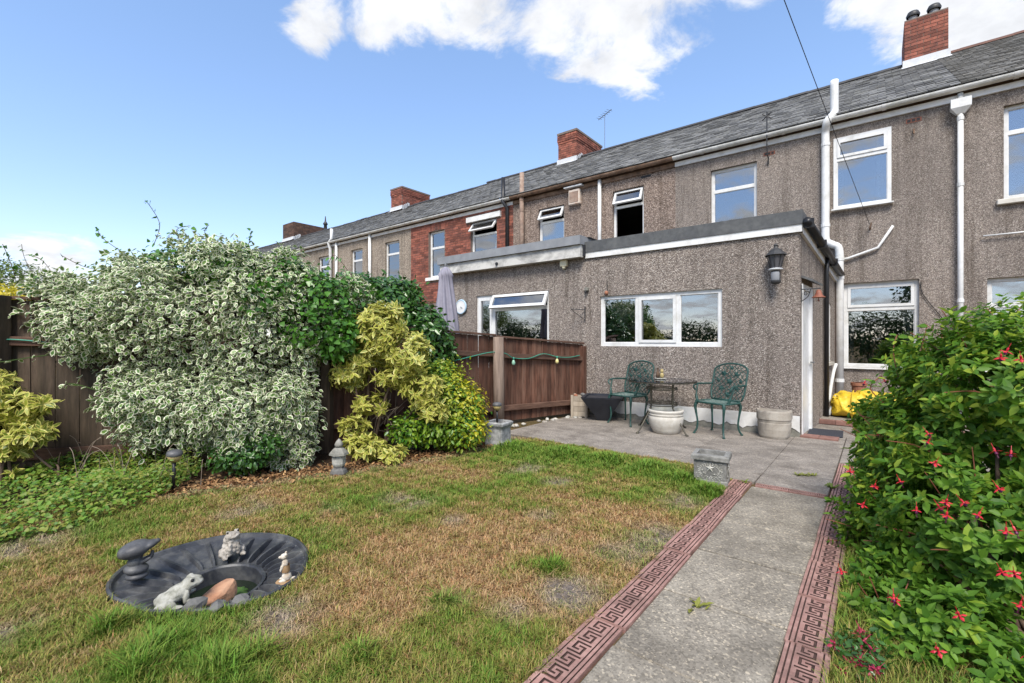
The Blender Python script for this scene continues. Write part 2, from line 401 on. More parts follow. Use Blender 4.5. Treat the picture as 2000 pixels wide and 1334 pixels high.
leafmat('leaf_variegated', (.06, .14, .022), (.15, .26, .05), edge=(.74, .73, .55), ew=.63, rough=.4, trans=.2)
leafmat('leaf_green', (.034, .12, .014), (.10, .25, .03), rough=.34, trans=.25, spec=.5)
leafmat('leaf_dark', (.024, .080, .013), (.066, .16, .026), rough=.28, trans=.2, spec=.55)
leafmat('leaf_pale_yellow', (.12, .18, .02), (.36, .39, .05), edge=(.62, .56, .15), ew=.62, rough=.42, trans=.28)
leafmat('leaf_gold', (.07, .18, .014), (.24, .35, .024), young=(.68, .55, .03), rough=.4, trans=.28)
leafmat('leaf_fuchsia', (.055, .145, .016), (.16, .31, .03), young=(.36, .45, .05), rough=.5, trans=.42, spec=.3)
leafmat('leaf_cover', (.06, .15, .016), (.17, .30, .03), young=(.26, .26, .05), rough=.5, trans=.3)
leafmat('leaf_hedge', (.05, .095, .016), (.15, .21, .03), rough=.6, trans=.25)
leafmat('leaf_tree', (.03, .06, .015), (.07, .12, .03), rough=.6, trans=.25)

# ------------------------------------------------------------------ mesh helpers
ORG = {}
def tag(o, label=None, cat=None, group=None, kind=None):
    if label: o['label'] = label
    if cat: o['category'] = cat
    if group: o['group'] = group
    if kind: o['kind'] = kind
    return o
def thing(name, label, cat, loc=(0, 0, 0), group=None, rz=None):
    """an Empty at the thing's base; with rz the parts are built in the thing's own axes, without it in world axes"""
    o = bpy.data.objects.new(name, None); COL.objects.link(o)
    o.empty_display_size = .1
    o.location = loc
    if rz is not None: o.rotation_euler = (0, 0, rz); ORG[o] = Vector((0, 0, 0))
    else: ORG[o] = Vector(loc)
    return tag(o, label, cat, group)
def link_mesh(name, me, material, parent=None, loc=None):
    o = bpy.data.objects.new(name, me); COL.objects.link(o)
    if material is not None:
        me.materials.clear(); me.materials.append(MATS[material] if isinstance(material, str) else material)
    if parent is not None: o.parent = parent; ORG[o] = ORG[parent]
    else: ORG[o] = Vector(loc or (0, 0, 0)); o.location = ORG[o]
    return o
class MB:
    def __init__(s): s.v, s.f = [], []
    def add(s, vs, fs):
        k = len(s.v); s.v += [Vector(v) for v in vs]; s.f += [tuple(i + k for i in f) for f in fs]; return s
    def quad(s, a, b, c, d): return s.add([a, b, c, d], [(0, 1, 2, 3)])
    def box(s, x0, x1, y0, y1, z0, z1, M=None):
        vs = [Vector((x, y, z)) for z in (z0, z1) for y in (y0, y1) for x in (x0, x1)]
        if M is not None: vs = [M @ v for v in vs]
        return s.add(vs, [(0, 2, 3, 1), (4, 5, 7, 6), (0, 1, 5, 4), (2, 6, 7, 3), (0, 4, 6, 2), (1, 3, 7, 5)])
    def bar(s, p, q, w, h, up=(0, 0, 1)):
        p, q = Vector(p), Vector(q); d = (q - p).normalized(); u = Vector(up)
        x = d.cross(u).normalized(); u = x.cross(d).normalized()
        vs = [c + x * sx * w / 2 + u * sz * h / 2 for c in (p, q) for sx, sz in ((-1, -1), (1, -1), (1, 1), (-1, 1))]
        return s.add(vs, [(0, 3, 2, 1), (4, 5, 6, 7), (0, 1, 5, 4), (1, 2, 6, 5), (2, 3, 7, 6), (3, 0, 4, 7)])
    def tube(s, path, r, n=8, cap=True):
        path = [Vector(p) for p in path]; m = len(path)
        rs = r if isinstance(r, (list, tuple)) else [r] * m
        k = len(s.v); prev = None
        for i, p in enumerate(path):
            t = (path[min(i + 1, m - 1)] - path[max(i - 1, 0)]).normalized()
            if prev is None:
                a = Vector((0, 0, 1)) if abs(t.z) < .9 else Vector((1, 0, 0))
                prev = t.cross(a).normalized()
            x = (prev - t * prev.dot(t)).normalized(); y = t.cross(x); prev = x
            for j in range(n):
                an = 2 * math.pi * j / n
                s.v.append(p + (x * math.cos(an) + y * math.sin(an)) * rs[i])
        for i in range(m - 1):
            for j in range(n):
                a, b = k + i * n + j, k + i * n + (j + 1) % n
                s.f.append((a, b, b + n, a + n))
        if cap:
            s.f.append(tuple(k + j for j in range(n))[::-1]); s.f.append(tuple(k + (m - 1) * n + j for j in range(n)))
        return s
    def lathe(s, prof, c=(0, 0, 0), n=20, sx=1, sy=1, M=None, seg=(0, 1)):
        c = Vector(c); k = len(s.v); m = len(prof)
        full = seg == (0, 1); nn = n if full else n + 1
        for r, z in prof:
            for j in range(nn):
                an = 2 * math.pi * (seg[0] + (seg[1] - seg[0]) * j / n)
                v = Vector((r * math.cos(an) * sx, r * math.sin(an) * sy, z))
                s.v.append((M @ v if M is not None else v) + c)
        for i in range(m - 1):
            for j in range(n):
                a, b = k + i * nn + j, k + i * nn + ((j + 1) % nn if full else j + 1)
                s.f.append((a, b, b + nn, a + nn))
        return s
    def build(s, name, material, parent=None, loc=None, smooth=False, bevel=0, kind=None):
        org = ORG[parent] if parent is not None else Vector(loc or (0, 0, 0))
        me = bpy.data.meshes.new(name)
        me.from_pydata([tuple(v - org) for v in s.v], [], s.f); me.update()
        if bevel:
            bm = bmesh.new(); bm.from_mesh(me)
            bmesh.ops.bevel(bm, geom=list(bm.edges), offset=bevel, segments=1, affect='EDGES', clamp_overlap=True)
            bm.to_mesh(me); bm.free()
        if smooth: me.polygons.foreach_set('use_smooth', [True] * len(me.polygons))
        o = link_mesh(name, me, material, parent, loc)
        if kind: o['kind'] = kind
        return o
def sphere_prof(r, z0, n=8, sz=1.0): return [(max(1e-4, r * math.sin(math.pi * i / n)), z0 - r * sz * math.cos(math.pi * i / n)) for i in range(n + 1)]
def smooth_path(pts, k=6):
    pts = [Vector(p) for p in pts]; out = []
    for i in range(len(pts) - 1):
        p0, p1, p2, p3 = pts[max(i - 1, 0)], pts[i], pts[i + 1], pts[min(i + 2, len(pts) - 1)]
        for j in range(k):
            t = j / k
            out.append(.5 * ((2 * p1) + (p2 - p0) * t + (2 * p0 - 5 * p1 + 4 * p2 - p3) * t * t + (3 * p1 - p0 - 3 * p2 + p3) * t ** 3))
    return out + [pts[-1]]
def set_float(me, name, vals, domain='POINT'):
    a = me.attributes.new(name, 'FLOAT', domain); a.data.foreach_set('value', np.asarray(vals, np.float32))
def blob_mesh(name, parts, material, parent=None, loc=(0, 0, 0), voxel=.008, smooth=3, rough=0.0, rscale=20):
    """one continuous skin round a set of ellipsoids (centre, radii, rotation) - figurines, rocks, sacks"""
    bm = bmesh.new()
    for c, r, rot in parts:
        M = Matrix.Translation(c) @ Euler(rot).to_matrix().to_4x4() @ Matrix.Diagonal((*r, 1))
        bmesh.ops.create_icosphere(bm, subdivisions=3, radius=1, matrix=M)
    me = bpy.data.meshes.new(name + '_cage'); bm.to_mesh(me); bm.free()
    t = bpy.data.objects.new('cage', me); COL.objects.link(t)
    md = t.modifiers.new('r', 'REMESH'); md.mode = 'VOXEL'; md.voxel_size = voxel
    if smooth: sm = t.modifiers.new('s', 'SMOOTH'); sm.iterations = smooth; sm.factor = .5
    dg = bpy.context.evaluated_depsgraph_get()
    out = bpy.data.meshes.new_from_object(t.evaluated_get(dg))
    bpy.data.objects.remove(t); bpy.data.meshes.remove(me)
    if rough:
        from mathutils import noise as nz
        for v in out.vertices:
            v.co += v.normal * rough * nz.noise(v.co * rscale)
    out.polygons.foreach_set('use_smooth', [True] * len(out.polygons))
    o = link_mesh(name, out, material, parent, loc)
    return o
def copy_tree(o, parent=None):
    c = o.copy(); COL.objects.link(c); ORG[c] = ORG[o]
    if parent is not None: c.parent = parent
    for ch in list(o.children): copy_tree(ch, c)
    return c
def inst(name, me, material, parent, loc, rot=(0, 0, 0), scale=(1, 1, 1)):
    """one piece that shares its mesh with its look-alikes"""
    o = bpy.data.objects.new(name, me); COL.objects.link(o)
    if not me.materials: me.materials.append(MATS[material])
    o.parent = parent; ORG[o] = ORG[parent]
    o.location = Vector(loc) - ORG[parent]; o.rotation_euler = rot; o.scale = scale
    return o

# ------------------------------------------------------------------ ground
GZ = 0.0
POND_OUT = [(212, 1150), (250, 1112), (330, 1082), (430, 1057), (500, 1051), (560, 1056), (593, 1076), (598, 1103), (578, 1140), (525, 1172), (455, 1192), (345, 1206), (255, 1190)]
POND_IN = [(342, 1158), (370, 1126), (425, 1104), (478, 1099), (508, 1111), (508, 1134), (478, 1158), (415, 1180), (362, 1180)]
def ring_resample(pts, n, c):
    """outline as radius over angle round c"""
    an = np.array([math.atan2(p[1] - c[1], p[0] - c[0]) for p in pts]); ra = np.array([math.hypot(p[0] - c[0], p[1] - c[1]) for p in pts])
    o = np.argsort(an); an, ra = an[o], ra[o]
    an = np.concatenate([an - 2 * np.pi, an, an + 2 * np.pi]); ra = np.concatenate([ra, ra, ra])
    t = np.linspace(-np.pi, np.pi, n, endpoint=False)
    r = np.interp(t, an, ra)
    for _ in range(max(2, n // 40)): r = .25 * np.roll(r, 1) + .5 * r + .25 * np.roll(r, -1)
    return t, r
po = [G(*p) for p in POND_OUT]; pi_ = [G(*p) for p in POND_IN]
PC = sum(pi_, Vector()) / len(pi_)
PT, PRO = ring_resample(po, 392, PC)
_, PRI = ring_resample(pi_, 392, PC)
def pond_dist(x, y):
    """>0 outside the pond outline"""
    a = np.arctan2(y - PC.y, x - PC.x); r = np.hypot(x - PC.x, y - PC.y)
    return r - np.interp(a, PT, PRO, period=2 * np.pi)
bm = bmesh.new()
S = 400
oc = [bm.verts.new((x, y, GZ)) for x, y in ((-S, -S), (S, -S), (S, S), (-S, S))]
ed = [bm.edges.new((oc[i], oc[(i + 1) % 4])) for i in range(4)]
hv = [bm.verts.new((PC.x + math.cos(t) * (r - .03), PC.y + math.sin(t) * (r - .03), GZ)) for t, r in zip(PT[::7], PRO[::7])]
ed += [bm.edges.new((hv[i], hv[(i + 1) % len(hv)])) for i in range(len(hv))]
bmesh.ops.triangle_fill(bm, edges=ed, use_beauty=True)
for f in [f for f in bm.faces if (f.calc_center_median() - PC).length < .2]: bm.faces.remove(f)
bmesh.ops.recalc_face_normals(bm, faces=bm.faces)
me = bpy.data.meshes.new('ground'); bm.to_mesh(me); bm.free()
tag(link_mesh('ground', me, 'lawn_soil'), kind='structure')

# ------------------------------------------------------------------ path, key-pattern edging and patio
TOP = 0.022
mb = MB(); mb.box(-.875, -.305, -.6, 4.56, -.04, .006)
path = tag(mb.build('garden_path', 'joint'), kind='structure')
def slab_mesh(w, d, h=.05, j=.006):
    bm = bmesh.new(); bmesh.ops.create_cube(bm, size=1, matrix=Matrix.Diagonal((w, d, h, 1)))
    bmesh.ops.bevel(bm, geom=[e for e in bm.edges if e.verts[0].co.z > 0 and e.verts[1].co.z > 0], offset=j, segments=1, affect='EDGES')
    me = bpy.data.meshes.new('slab'); bm.to_mesh(me); bm.free(); return me
ys = [-.55, .05, .63, 1.22, 1.80, 2.38, 2.97, 3.55, 4.02, 4.545]
for i in range(len(ys) - 1):
    d = ys[i + 1] - ys[i]
    o = inst('path_slab', slab_mesh(.562, d - .012), 'slab', path, (-.59 + random.uniform(-.003, .003), (ys[i] + ys[i + 1]) / 2, TOP - .025 + random.uniform(-.003, .003)), (random.uniform(-.004, .004), random.uniform(-.004, .004), random.uniform(-.006, .006)))
# one edging piece with the running key sunk between raised rails
KEY = ["#.......", "#.#####.", "#.#...#.", "#.#.#.#.", "#...#.#.", "#####.#.", "......#."]
def edging_mesh(L=.448, W=.158):
    rows = [(.019, 1), (.0065, 0), (.010, 1)] + [(.0118, k) for k in range(7)] + [(.008, 1), (.0065, 0), (.0145, 1), (.0065, 0), (.014, 1)]
    tot = sum(r[0] for r in rows); sc_ = W / tot
    ncol = 40; cw = L / ncol
    H = []
    for ri, (rh, k) in enumerate(rows):
        if 3 <= ri < 10: H.append([0 if KEY[k][c % 8] == '#' else 1 for c in range(ncol)])
        else: H.append([k] * ncol)
    xs = [-W / 2]
    for rh, k in rows: xs.append(xs[-1] + rh * sc_)
    zt, zb = 0.0, -.007
    mb = MB(); low = []
    for r in range(len(rows)):
        c = 0
        while c < ncol:
            c2 = c
            while c2 + 1 < ncol and H[r][c2 + 1] == H[r][c]: c2 += 1
            z = zt if H[r][c] else zb
            y0, y1 = -L / 2 + c * cw, -L / 2 + (c2 + 1) * cw
            mb.quad((xs[r], y0, z), (xs[r + 1], y0, z), (xs[r + 1], y1, z), (xs[r], y1, z))
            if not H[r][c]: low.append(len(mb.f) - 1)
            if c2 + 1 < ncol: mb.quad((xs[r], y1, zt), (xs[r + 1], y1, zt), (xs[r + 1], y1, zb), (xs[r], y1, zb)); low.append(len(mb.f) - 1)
            c = c2 + 1
        if r + 1 < len(rows):
            c = 0
            while c < ncol:
                if H[r][c] != H[r + 1][c]:
                    c2 = c
                    while c2 + 1 < ncol and H[r][c2 + 1] != H[r + 1][c2 + 1]: c2 += 1
                    y0, y1 = -L / 2 + c * cw, -L / 2 + (c2 + 1) * cw
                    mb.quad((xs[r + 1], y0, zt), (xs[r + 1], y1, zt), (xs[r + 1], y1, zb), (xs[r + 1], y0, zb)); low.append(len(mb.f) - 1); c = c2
                c += 1
    a, b, zl = W / 2, L / 2, -.055
    for p, q in (((-a, -b), (a, -b)), ((a, -b), (a, b)), ((a, b), (-a, b)), ((-a, b), (-a, -b))):
        mb.quad((*p, zl), (*q, zl), (*q, zt), (*p, zt))
    me = bpy.data.meshes.new('edging'); me.from_pydata([tuple(v) for v in mb.v], [], mb.f); me.update()
    me.materials.append(MATS['red_concrete']); me.materials.append(MATS['groove_dark'])
    for i in low: me.polygons[i].material_index = 1  # sunk floors and their side walls take the darker tone
    return me
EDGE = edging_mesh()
for side, x, y0, n in (('l', -.953, -.35, 11), ('r', -.227, -.45, 14)):
    for i in range(n):
        y = y0 + i * .455 + .2275
        if side == 'l' and y > 4.62: continue
        jx = random.uniform(-.006, .006)
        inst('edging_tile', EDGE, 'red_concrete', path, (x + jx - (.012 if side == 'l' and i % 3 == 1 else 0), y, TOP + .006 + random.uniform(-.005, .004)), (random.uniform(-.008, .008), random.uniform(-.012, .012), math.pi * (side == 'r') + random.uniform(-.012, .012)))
for x in (-.72, -.46):
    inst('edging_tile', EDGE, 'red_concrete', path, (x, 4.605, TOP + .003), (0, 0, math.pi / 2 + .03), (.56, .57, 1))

mb = MB(); mb.box(-4.16, -.315, 4.72, 7.6, -.05, .008); mb.box(-.82, 1.35, 7.6, 10.3, -.05, .0075)
patio = tag(mb.build('patio', 'joint'), kind='structure')
px_ = [-4.15, -3.32, -2.5, -1.68, -.868, -.318]
for i in range(5):
    py_ = [4.98 + (.06 if i == 0 else 0), 5.72, 6.46, 7.225]
    if i == 4: py_ = [4.66, 5.35, 6.1, 6.85, 7.59]
    for j in range(len(py_) - 1):
        w, d = px_[i + 1] - px_[i], py_[j + 1] - py_[j]
        inst('patio_slab', slab_mesh(w - .004, d - .004, .05, .003), 'patio_slab', patio, (px_[i] + w / 2, py_[j] + d / 2, TOP - .026 + random.uniform(-.0015, .0015)))
inst('patio_slab', slab_mesh(.545, .30, .05, .003), 'patio_slab', patio, (-1.15, 4.82, TOP - .026))
for i, (x0, x1) in enumerate(((-.80, -.1), (-.1, .6), (.6, 1.3))):
    inst('patio_slab', slab_mesh(x1 - x0 - .004, .98, .05, .003), 'patio_slab', patio, ((x0 + x1) / 2, 8.1, TOP - .026))
for i, (x0, x1) in enumerate(((-.312, .3), (.3, .9))):
    inst('patio_slab', slab_mesh(x1 - x0 - .004, 1.6, .05, .003), 'patio_slab', patio, ((x0 + x1) / 2, 6.8, TOP - .026))
# raised step in the passage with a red brick edge
mb = MB(); mb.box(-.72, 1.3, 8.72, 10.3, .0, .098)
tag(mb.build('passage_step', 'patio_slab', bevel=.006), kind='structure')
stp = bpy.data.objects['passage_step']
bmsh = slab_mesh(.212, .10, .065, .004)
for i in range(9): inst('edge_brick', bmsh, 'red_brick_edge', stp, (-.60 + i * .217, 8.668, .058))
bmsh2 = slab_mesh(.208, .10, .04, .004)
for i in range(2):
    for j in range(2): inst('edge_brick', bmsh2, 'red_brick_edge', patio, (-.70 + i * .212, 7.285 + j * .104, TOP + .004))

# ------------------------------------------------------------------ terraced houses
D = 10.3                      # plane of the rear walls
EAVE, RIDGE, RY = 5.35, 7.78, 14.3
TH = .28
BRICK = slab_mesh(.212, .030, .064, .002)
def wall_face(mb, X0, X1, Z0, Z1, holes, Y, depth=.14):
    xs = sorted({X0, X1, *[h[0] for h in holes], *[h[1] for h in holes]}); zs = sorted({Z0, Z1, *[h[2] for h in holes], *[h[3] for h in holes]})
    xs = [x for x in xs if X0 <= x <= X1]; zs = [z for z in zs if Z0 <= z <= Z1]
    for i in range(len(xs) - 1):
        for j in range(len(zs) - 1):
            cx, cz = (xs[i] + xs[i + 1]) / 2, (zs[j] + zs[j + 1]) / 2
            if any(h[0] < cx < h[1] and h[2] < cz < h[3] for h in holes): continue
            mb.quad((xs[i], Y, zs[j]), (xs[i + 1], Y, zs[j]), (xs[i + 1], Y, zs[j + 1]), (xs[i], Y, zs[j + 1]))
    for a, b, c, d in holes:
        for p, q in (((a, c), (b, c)), ((b, c), (b, d)), ((b, d), (a, d)), ((a, d), (a, c))):
            mb.quad((p[0], Y, p[1]), (q[0], Y, q[1]), (q[0], Y + depth, q[1]), (p[0], Y + depth, p[1]))
def frame_rect(mb, x0, x1, z0, z1, w, y0, y1):
    mb.box(x0, x0 + w, y0, y1, z0, z1); mb.box(x1 - w, x1, y0, y1, z0, z1)
    mb.box(x0 + w, x1 - w, y0 + .001, y1 - .001, z0, z0 + w); mb.box(x0 + w, x1 - w, y0 + .001, y1 - .001, z1 - w, z1)
def add_pane(win, x0, x1, z0, z1, y, glassm='window_glass'):
    mb = MB(); mb.box(x0, x1, y, y + .008, z0, z1); mb.build('pane', glassm, win)
def add_curtain(win, x0, x1, z0, z1, y, m, folds=18, amp=.018):
    n = max(6, int((x1 - x0) * folds * 4)); mb = MB(); k = 0
    vs = []
    for i in range(n + 1):
        x = x0 + (x1 - x0) * i / n; yy = y + amp * math.sin(i * 1.6) + amp * .5 * math.sin(i * .53)
        vs += [(x, yy, z0), (x, yy, z1)]
    mb.add(vs, [(2 * i, 2 * i + 2, 2 * i + 3, 2 * i + 1) for i in range(n)])
    mb.build('curtain', m, win, smooth=True)
def tilt_sash(win, x0, x1, ztop, h, y, ang, w=.05):
    """top-hung sash pushed out at the bottom: its frame and pane turn about the top edge"""
    M = Matrix.Translation((0, y, ztop)) @ Matrix.Rotation(-ang, 4, 'X')
    mb = MB()
    for a, b, c, d in ((x0, x0 + w, -h, 0), (x1 - w, x1, -h, 0), (x0 + w, x1 - w, -w, 0), (x0 + w, x1 - w, -h, -h + w)):
        mb.box(a, b, -.045, 0, c, d, M)
    s = mb.build('opening_sash', 'white_plastic', win)
    mb = MB(); mb.box(x0 + w - .004, x1 - w + .004, -.026, -.018, -h + w - .004, -w + .004, M); mb.build('pane', 'window_glass', win)
def window(house, x0, x1, z0, z1, Y=D, transom=None, mulls=(), open_top=0, curtain=None, sill='white', proud=0.0, bottom_open=False, fw=.055, sash=()):
    y0, y1 = Y + (.075 if Y == D else .035) - proud * 1.8, Y + .125
    mb = MB(); frame_rect(mb, x0, x1, z0, z1, fw, y0, y1)
    if transom: mb.box(x0 + fw, x1 - fw, y0 + .002, y1 - .002, transom - .03, transom + .03)
    cols = [x0 + fw] + sorted(mulls) + [x1 - fw]
    for m_ in mulls: mb.box(m_ - .03, m_ + .03, y0 + .003, y1 - .003, z0 + fw, z1 - fw)
    win = mb.build('window', 'white_plastic', house)
    zr = [(z0 + fw, transom - .03), (transom + .03, z1 - fw)] if transom else [(z0 + fw, z1 - fw)]
    for i in range(len(cols) - 1):
        a = cols[i] + (.03 if i else 0); b = cols[i + 1] - (.03 if i < len(cols) - 2 else 0)
        for j, (c, d) in enumerate(zr):
            if j == 0 and bottom_open: continue
            if j == len(zr) - 1 and open_top and transom: tilt_sash(win, a - .02, b + .02, d + .012, d - c + .03, y0 + .004, open_top); continue
            if i in sash or (j == 1 and 'top' in sash):
                mb = MB(); frame_rect(mb, a + .002, b - .002, c + .002, d - .002, .045, y0 - .014, y1 - .02); mb.build('sash', 'white_plastic', win)
                add_pane(win, a + .044, b - .044, c + .044, d - .044, y0 + .022); continue
            mb = MB(); frame_rect(mb, a, b, c, d, .012, y0 + .016, y1 - .03); mb.build('glazing_bead', 'white_plastic', win)
            add_pane(win, a + .009, b - .009, c + .009, d - .009, y0 + .024)
    if sill == 'white': mb = MB(); mb.box(x0 - .03, x1 + .03, Y - .045 - proud, y0 - .001, z0 - .028, z0 - .002); mb.build('sill', 'white_plastic', win, bevel=.004)
    if sill == 'stone': mb = MB(); mb.box(x0 - .08, x1 + .08, Y - .07, y0 - .001, z0 - .085, z0 - .003); mb.build('sill', 'pot_cream', win, bevel=.01)
    if sill == 'painted': mb = MB(); mb.box(x0 - .10, x1 + .10, Y - .08, y0 - .001, z0 - .11, z0 - .003); mb.build('sill', 'white_paint', win, bevel=.006)
    if curtain:
        kind, mm = curtain
        ins = Y + .17
        if kind == 'full': add_curtain(win, x0 + .02, x1 - .02, z0, z1, ins, mm)
        if kind == 'sides': add_curtain(win, x0 + .02, x0 + .14, z0, z1, ins, mm, 30); add_curtain(win, x1 - .2, x1 - .02, z0, z1, ins, mm, 30)
        if kind == 'blind': mb = MB(); mb.box(x0 + .02, x1 - .02, ins, ins + .01, z0 + .02, transom or z1); mb.build('blind', mm, win)
        if kind == 'blindtop': mb = MB(); mb.box(x0 + .02, x1 - .02, ins, ins + .01, (z0 + z1) / 2, z1); mb.build('blind', mm, win)
    return win
def slates(house, X0, X1, z1, m, w=.26, ex=.185, y0=D - .17, z0=EAVE + .02, ridge_y=RY):
    L = math.hypot(ridge_y - y0, z1 - z0); uy, uz = (ridge_y - y0) / L, (z1 - z0) / L
    ny, nz = -uz, uy
    rows = int(L / ex)
    V, F, T = [], [], []
    for r in range(rows + 1):
        s0 = r * ex; s1 = min(s0 + ex * 1.5, L)
        x = X0 - (w / 2 if r % 2 else 0)
        while x < X1 - .01:
            a, b = max(x + .004, X0), min(x + w - .004, X1)
            if b - a > .02:
                up = .016 + random.uniform(-.004, .010); sk = random.uniform(-.006, .006); sl = s0 + random.uniform(-.007, .007)
                k = len(V)
                for xx, ss_, hh in ((a, sl, up), (b, sl + sk, up), (b, s1, .001), (a, s1, .001), (a, sl, 0), (b, sl + sk, 0)):
                    V.append((xx, y0 + uy * ss_ + ny * hh, z0 + uz * ss_ + nz * hh))
                F += [(k, k + 1, k + 2, k + 3), (k + 4, k + 5, k + 1, k)]
                T += [random.random()] * 6
            x += w
    me = bpy.data.meshes.new('slate_covering')
    o_ = ORG[house]
    me.from_pydata([(v[0] - o_.x, v[1] - o_.y, v[2] - o_.z) for v in V], [], F); me.update()
    set_float(me, 'tone', T)
    ro = MB()
    ro.quad((X0, y0, z0 - .004), (X1, y0, z0 - .004), (X1, ridge_y, z1 - .004), (X0, ridge_y, z1 - .004))
    ro.quad((X0, ridge_y, z1 - .004), (X1, ridge_y, z1 - .004), (X1, 2 * ridge_y - y0, z0), (X0, 2 * ridge_y - y0, z0))
    roof = ro.build('roof', 'ridge_dark', house)
    sl_ = link_mesh('slate_covering', me, m, roof); sl_['kind'] = 'stuff'
    return roof
def ridge_tile_mesh():
    mb = MB(); n = 6; L = .45
    for (rr, off) in ((.115, 0),):
        ring = [(math.cos(math.pi * i / n) * rr, math.sin(math.pi * i / n) * .085) for i in range(n + 1)]
    vs = [(x, y, z) for x in (0, L - .012) for y, z in ring]
    mb.add(vs, [(i, i + 1, i + n + 2, i + n + 1) for i in range(n)])
    mb.add([(0, y, z) for y, z in ring], [tuple(range(n + 1))]); mb.add([(L - .012, y, z) for y, z in ring], [tuple(range(n + 1))[::-1]])
    me = bpy.data.meshes.new('ridge_tile'); me.from_pydata([tuple(v) for v in mb.v], [], mb.f); me.update(); return me
RT, RTR = ridge_tile_mesh(), ridge_tile_mesh()
def ridge_tiles(roof, X0, X1, z, red=False):
    n = int((X1 - X0) / .45)
    for i in range(n + 1):
        x = X0 + i * (X1 - X0) / (n + 1)
        inst('ridge_tile', RTR if red else RT, 'ridge_red' if red else 'ridge_dark', roof, (x, RY, z - .03 + random.uniform(-.008, .008)), (random.uniform(-.02, .02), random.uniform(-.01, .01), 0))
def gutter(house, X0, X1, m='gutter_white', fm='white_paint', zc=EAVE - .02, r=.072, brackets=True):
    g = MB()
    y = D - .145
    n = 9
    ring = [(y + math.cos(math.pi + math.pi * i / n) * r, zc + math.sin(math.pi + math.pi * i / n) * r * .95) for i in range(n + 1)] + \
           [(y + math.cos(math.pi * i / n) * (r - .006), zc - math.sin(math.pi * i / n) * (r - .006) * .95) for i in range(n + 1)]
    vs = [(x, *p) for x in (X0, X1) for p in ring]; k = len(ring)
    g.add(vs, [(i, (i + 1) % k, k + (i + 1) % k, k + i) for i in range(k)] + [tuple(range(k)), tuple(range(k, 2 * k))[::-1]])
    go = g.build('gutter', m, house, smooth=False)
    if brackets:
        for i in range(max(1, int((X1 - X0) / 1.5))):
            x = X0 + .6 + i * 1.5
            if x > X1 - .05: break
            b = MB(); b.lathe([(r + .006, -.03), (r + .006, .03)], (x, y, zc), 14, M=Matrix.Rotation(math.pi / 2, 4, 'Y'), seg=(-.25, .25)); b.build('gutter_joint', m, go)
    f = MB(); f.box(X0, X1, D - .040, D - .002, EAVE - .195, EAVE - .10); f.build('fascia_board', fm, house)
    f = MB(); f.box(X0, X1, D - .03, D - .001, EAVE - .10, EAVE + .03); f.build('eaves_shade_strip', 'dark_wood_and_shade', house)  # dark strip: shade of the gap behind the gutter, put in as colour
def pipe(house, pts, r, m, name='downpipe', collars=()):
    mb = MB(); mb.tube(pts, r, 12)
    o = mb.build(name, m, house, smooth=True)
    for p in collars:
        c = MB(); c.lathe([(r, -.03), (r + .008, -.028), (r + .008, .028), (r, .03)], p, 12); c.build('pipe_collar', m, o)
    return o
def terrace(name, label, X0, X1, wall, holes, roofm='roof_slate', ridge=RIDGE, wallm_holes=True):
    h = thing(name, label, 'house', ((X0 + X1) / 2, D, 0), 'houses of the terrace')
    mb = MB(); wall_face(mb, X0, X1, 0, EAVE, holes, D); mb.build('rear_wall', wall, h)
    ib = MB()
    for z0, z1 in ((.05, 2.72), (2.76, 5.3)):
        a, b, y0, y1 = X0 + .12, X1 - .12, D + .26, D + 4.2
        ib.quad((a, y1, z0), (b, y1, z0), (b, y1, z1), (a, y1, z1)); ib.quad((a, y0, z0), (a, y1, z0), (a, y1, z1), (a, y0, z1)); ib.quad((b, y0, z0), (b, y1, z0), (b, y1, z1), (b, y0, z1))
        ib.quad((a, D + .14, z0), (b, D + .14, z0), (b, y1, z0), (a, y1, z0)); ib.quad((a, D + .14, z1), (b, D + .14, z1), (b, y1, z1), (a, y1, z1))
    ib.build('interior', 'interior', h)
    gb = MB(); gb.quad((X0, D + .01, 0), (X0, RY * 2 - D, 0), (X0, RY * 2 - D, EAVE), (X0, D + .01, EAVE)); gb.add([(X0, D, EAVE), (X0, RY, ridge - .02), (X0, 2 * RY - D, EAVE)], [(0, 1, 2)])
    gb.quad((X1, D + .01, 0), (X1, RY * 2 - D, 0), (X1, RY * 2 - D, EAVE), (X1, D + .01, EAVE)); gb.quad((X0, 2 * RY - D, 0), (X1, 2 * RY - D, 0), (X1, 2 * RY - D, EAVE), (X0, 2 * RY - D, EAVE))
    gb.build('party_wall', 'render_grey', h)
    roof = slates(h, X0, X1, ridge, roofm, *((.17, .115) if roofm == 'roof_slate_pale' else (.26, .185)))
    ridge_tiles(roof, X0, X1, ridge, roofm == 'roof_slate_pale')
    return h, roof
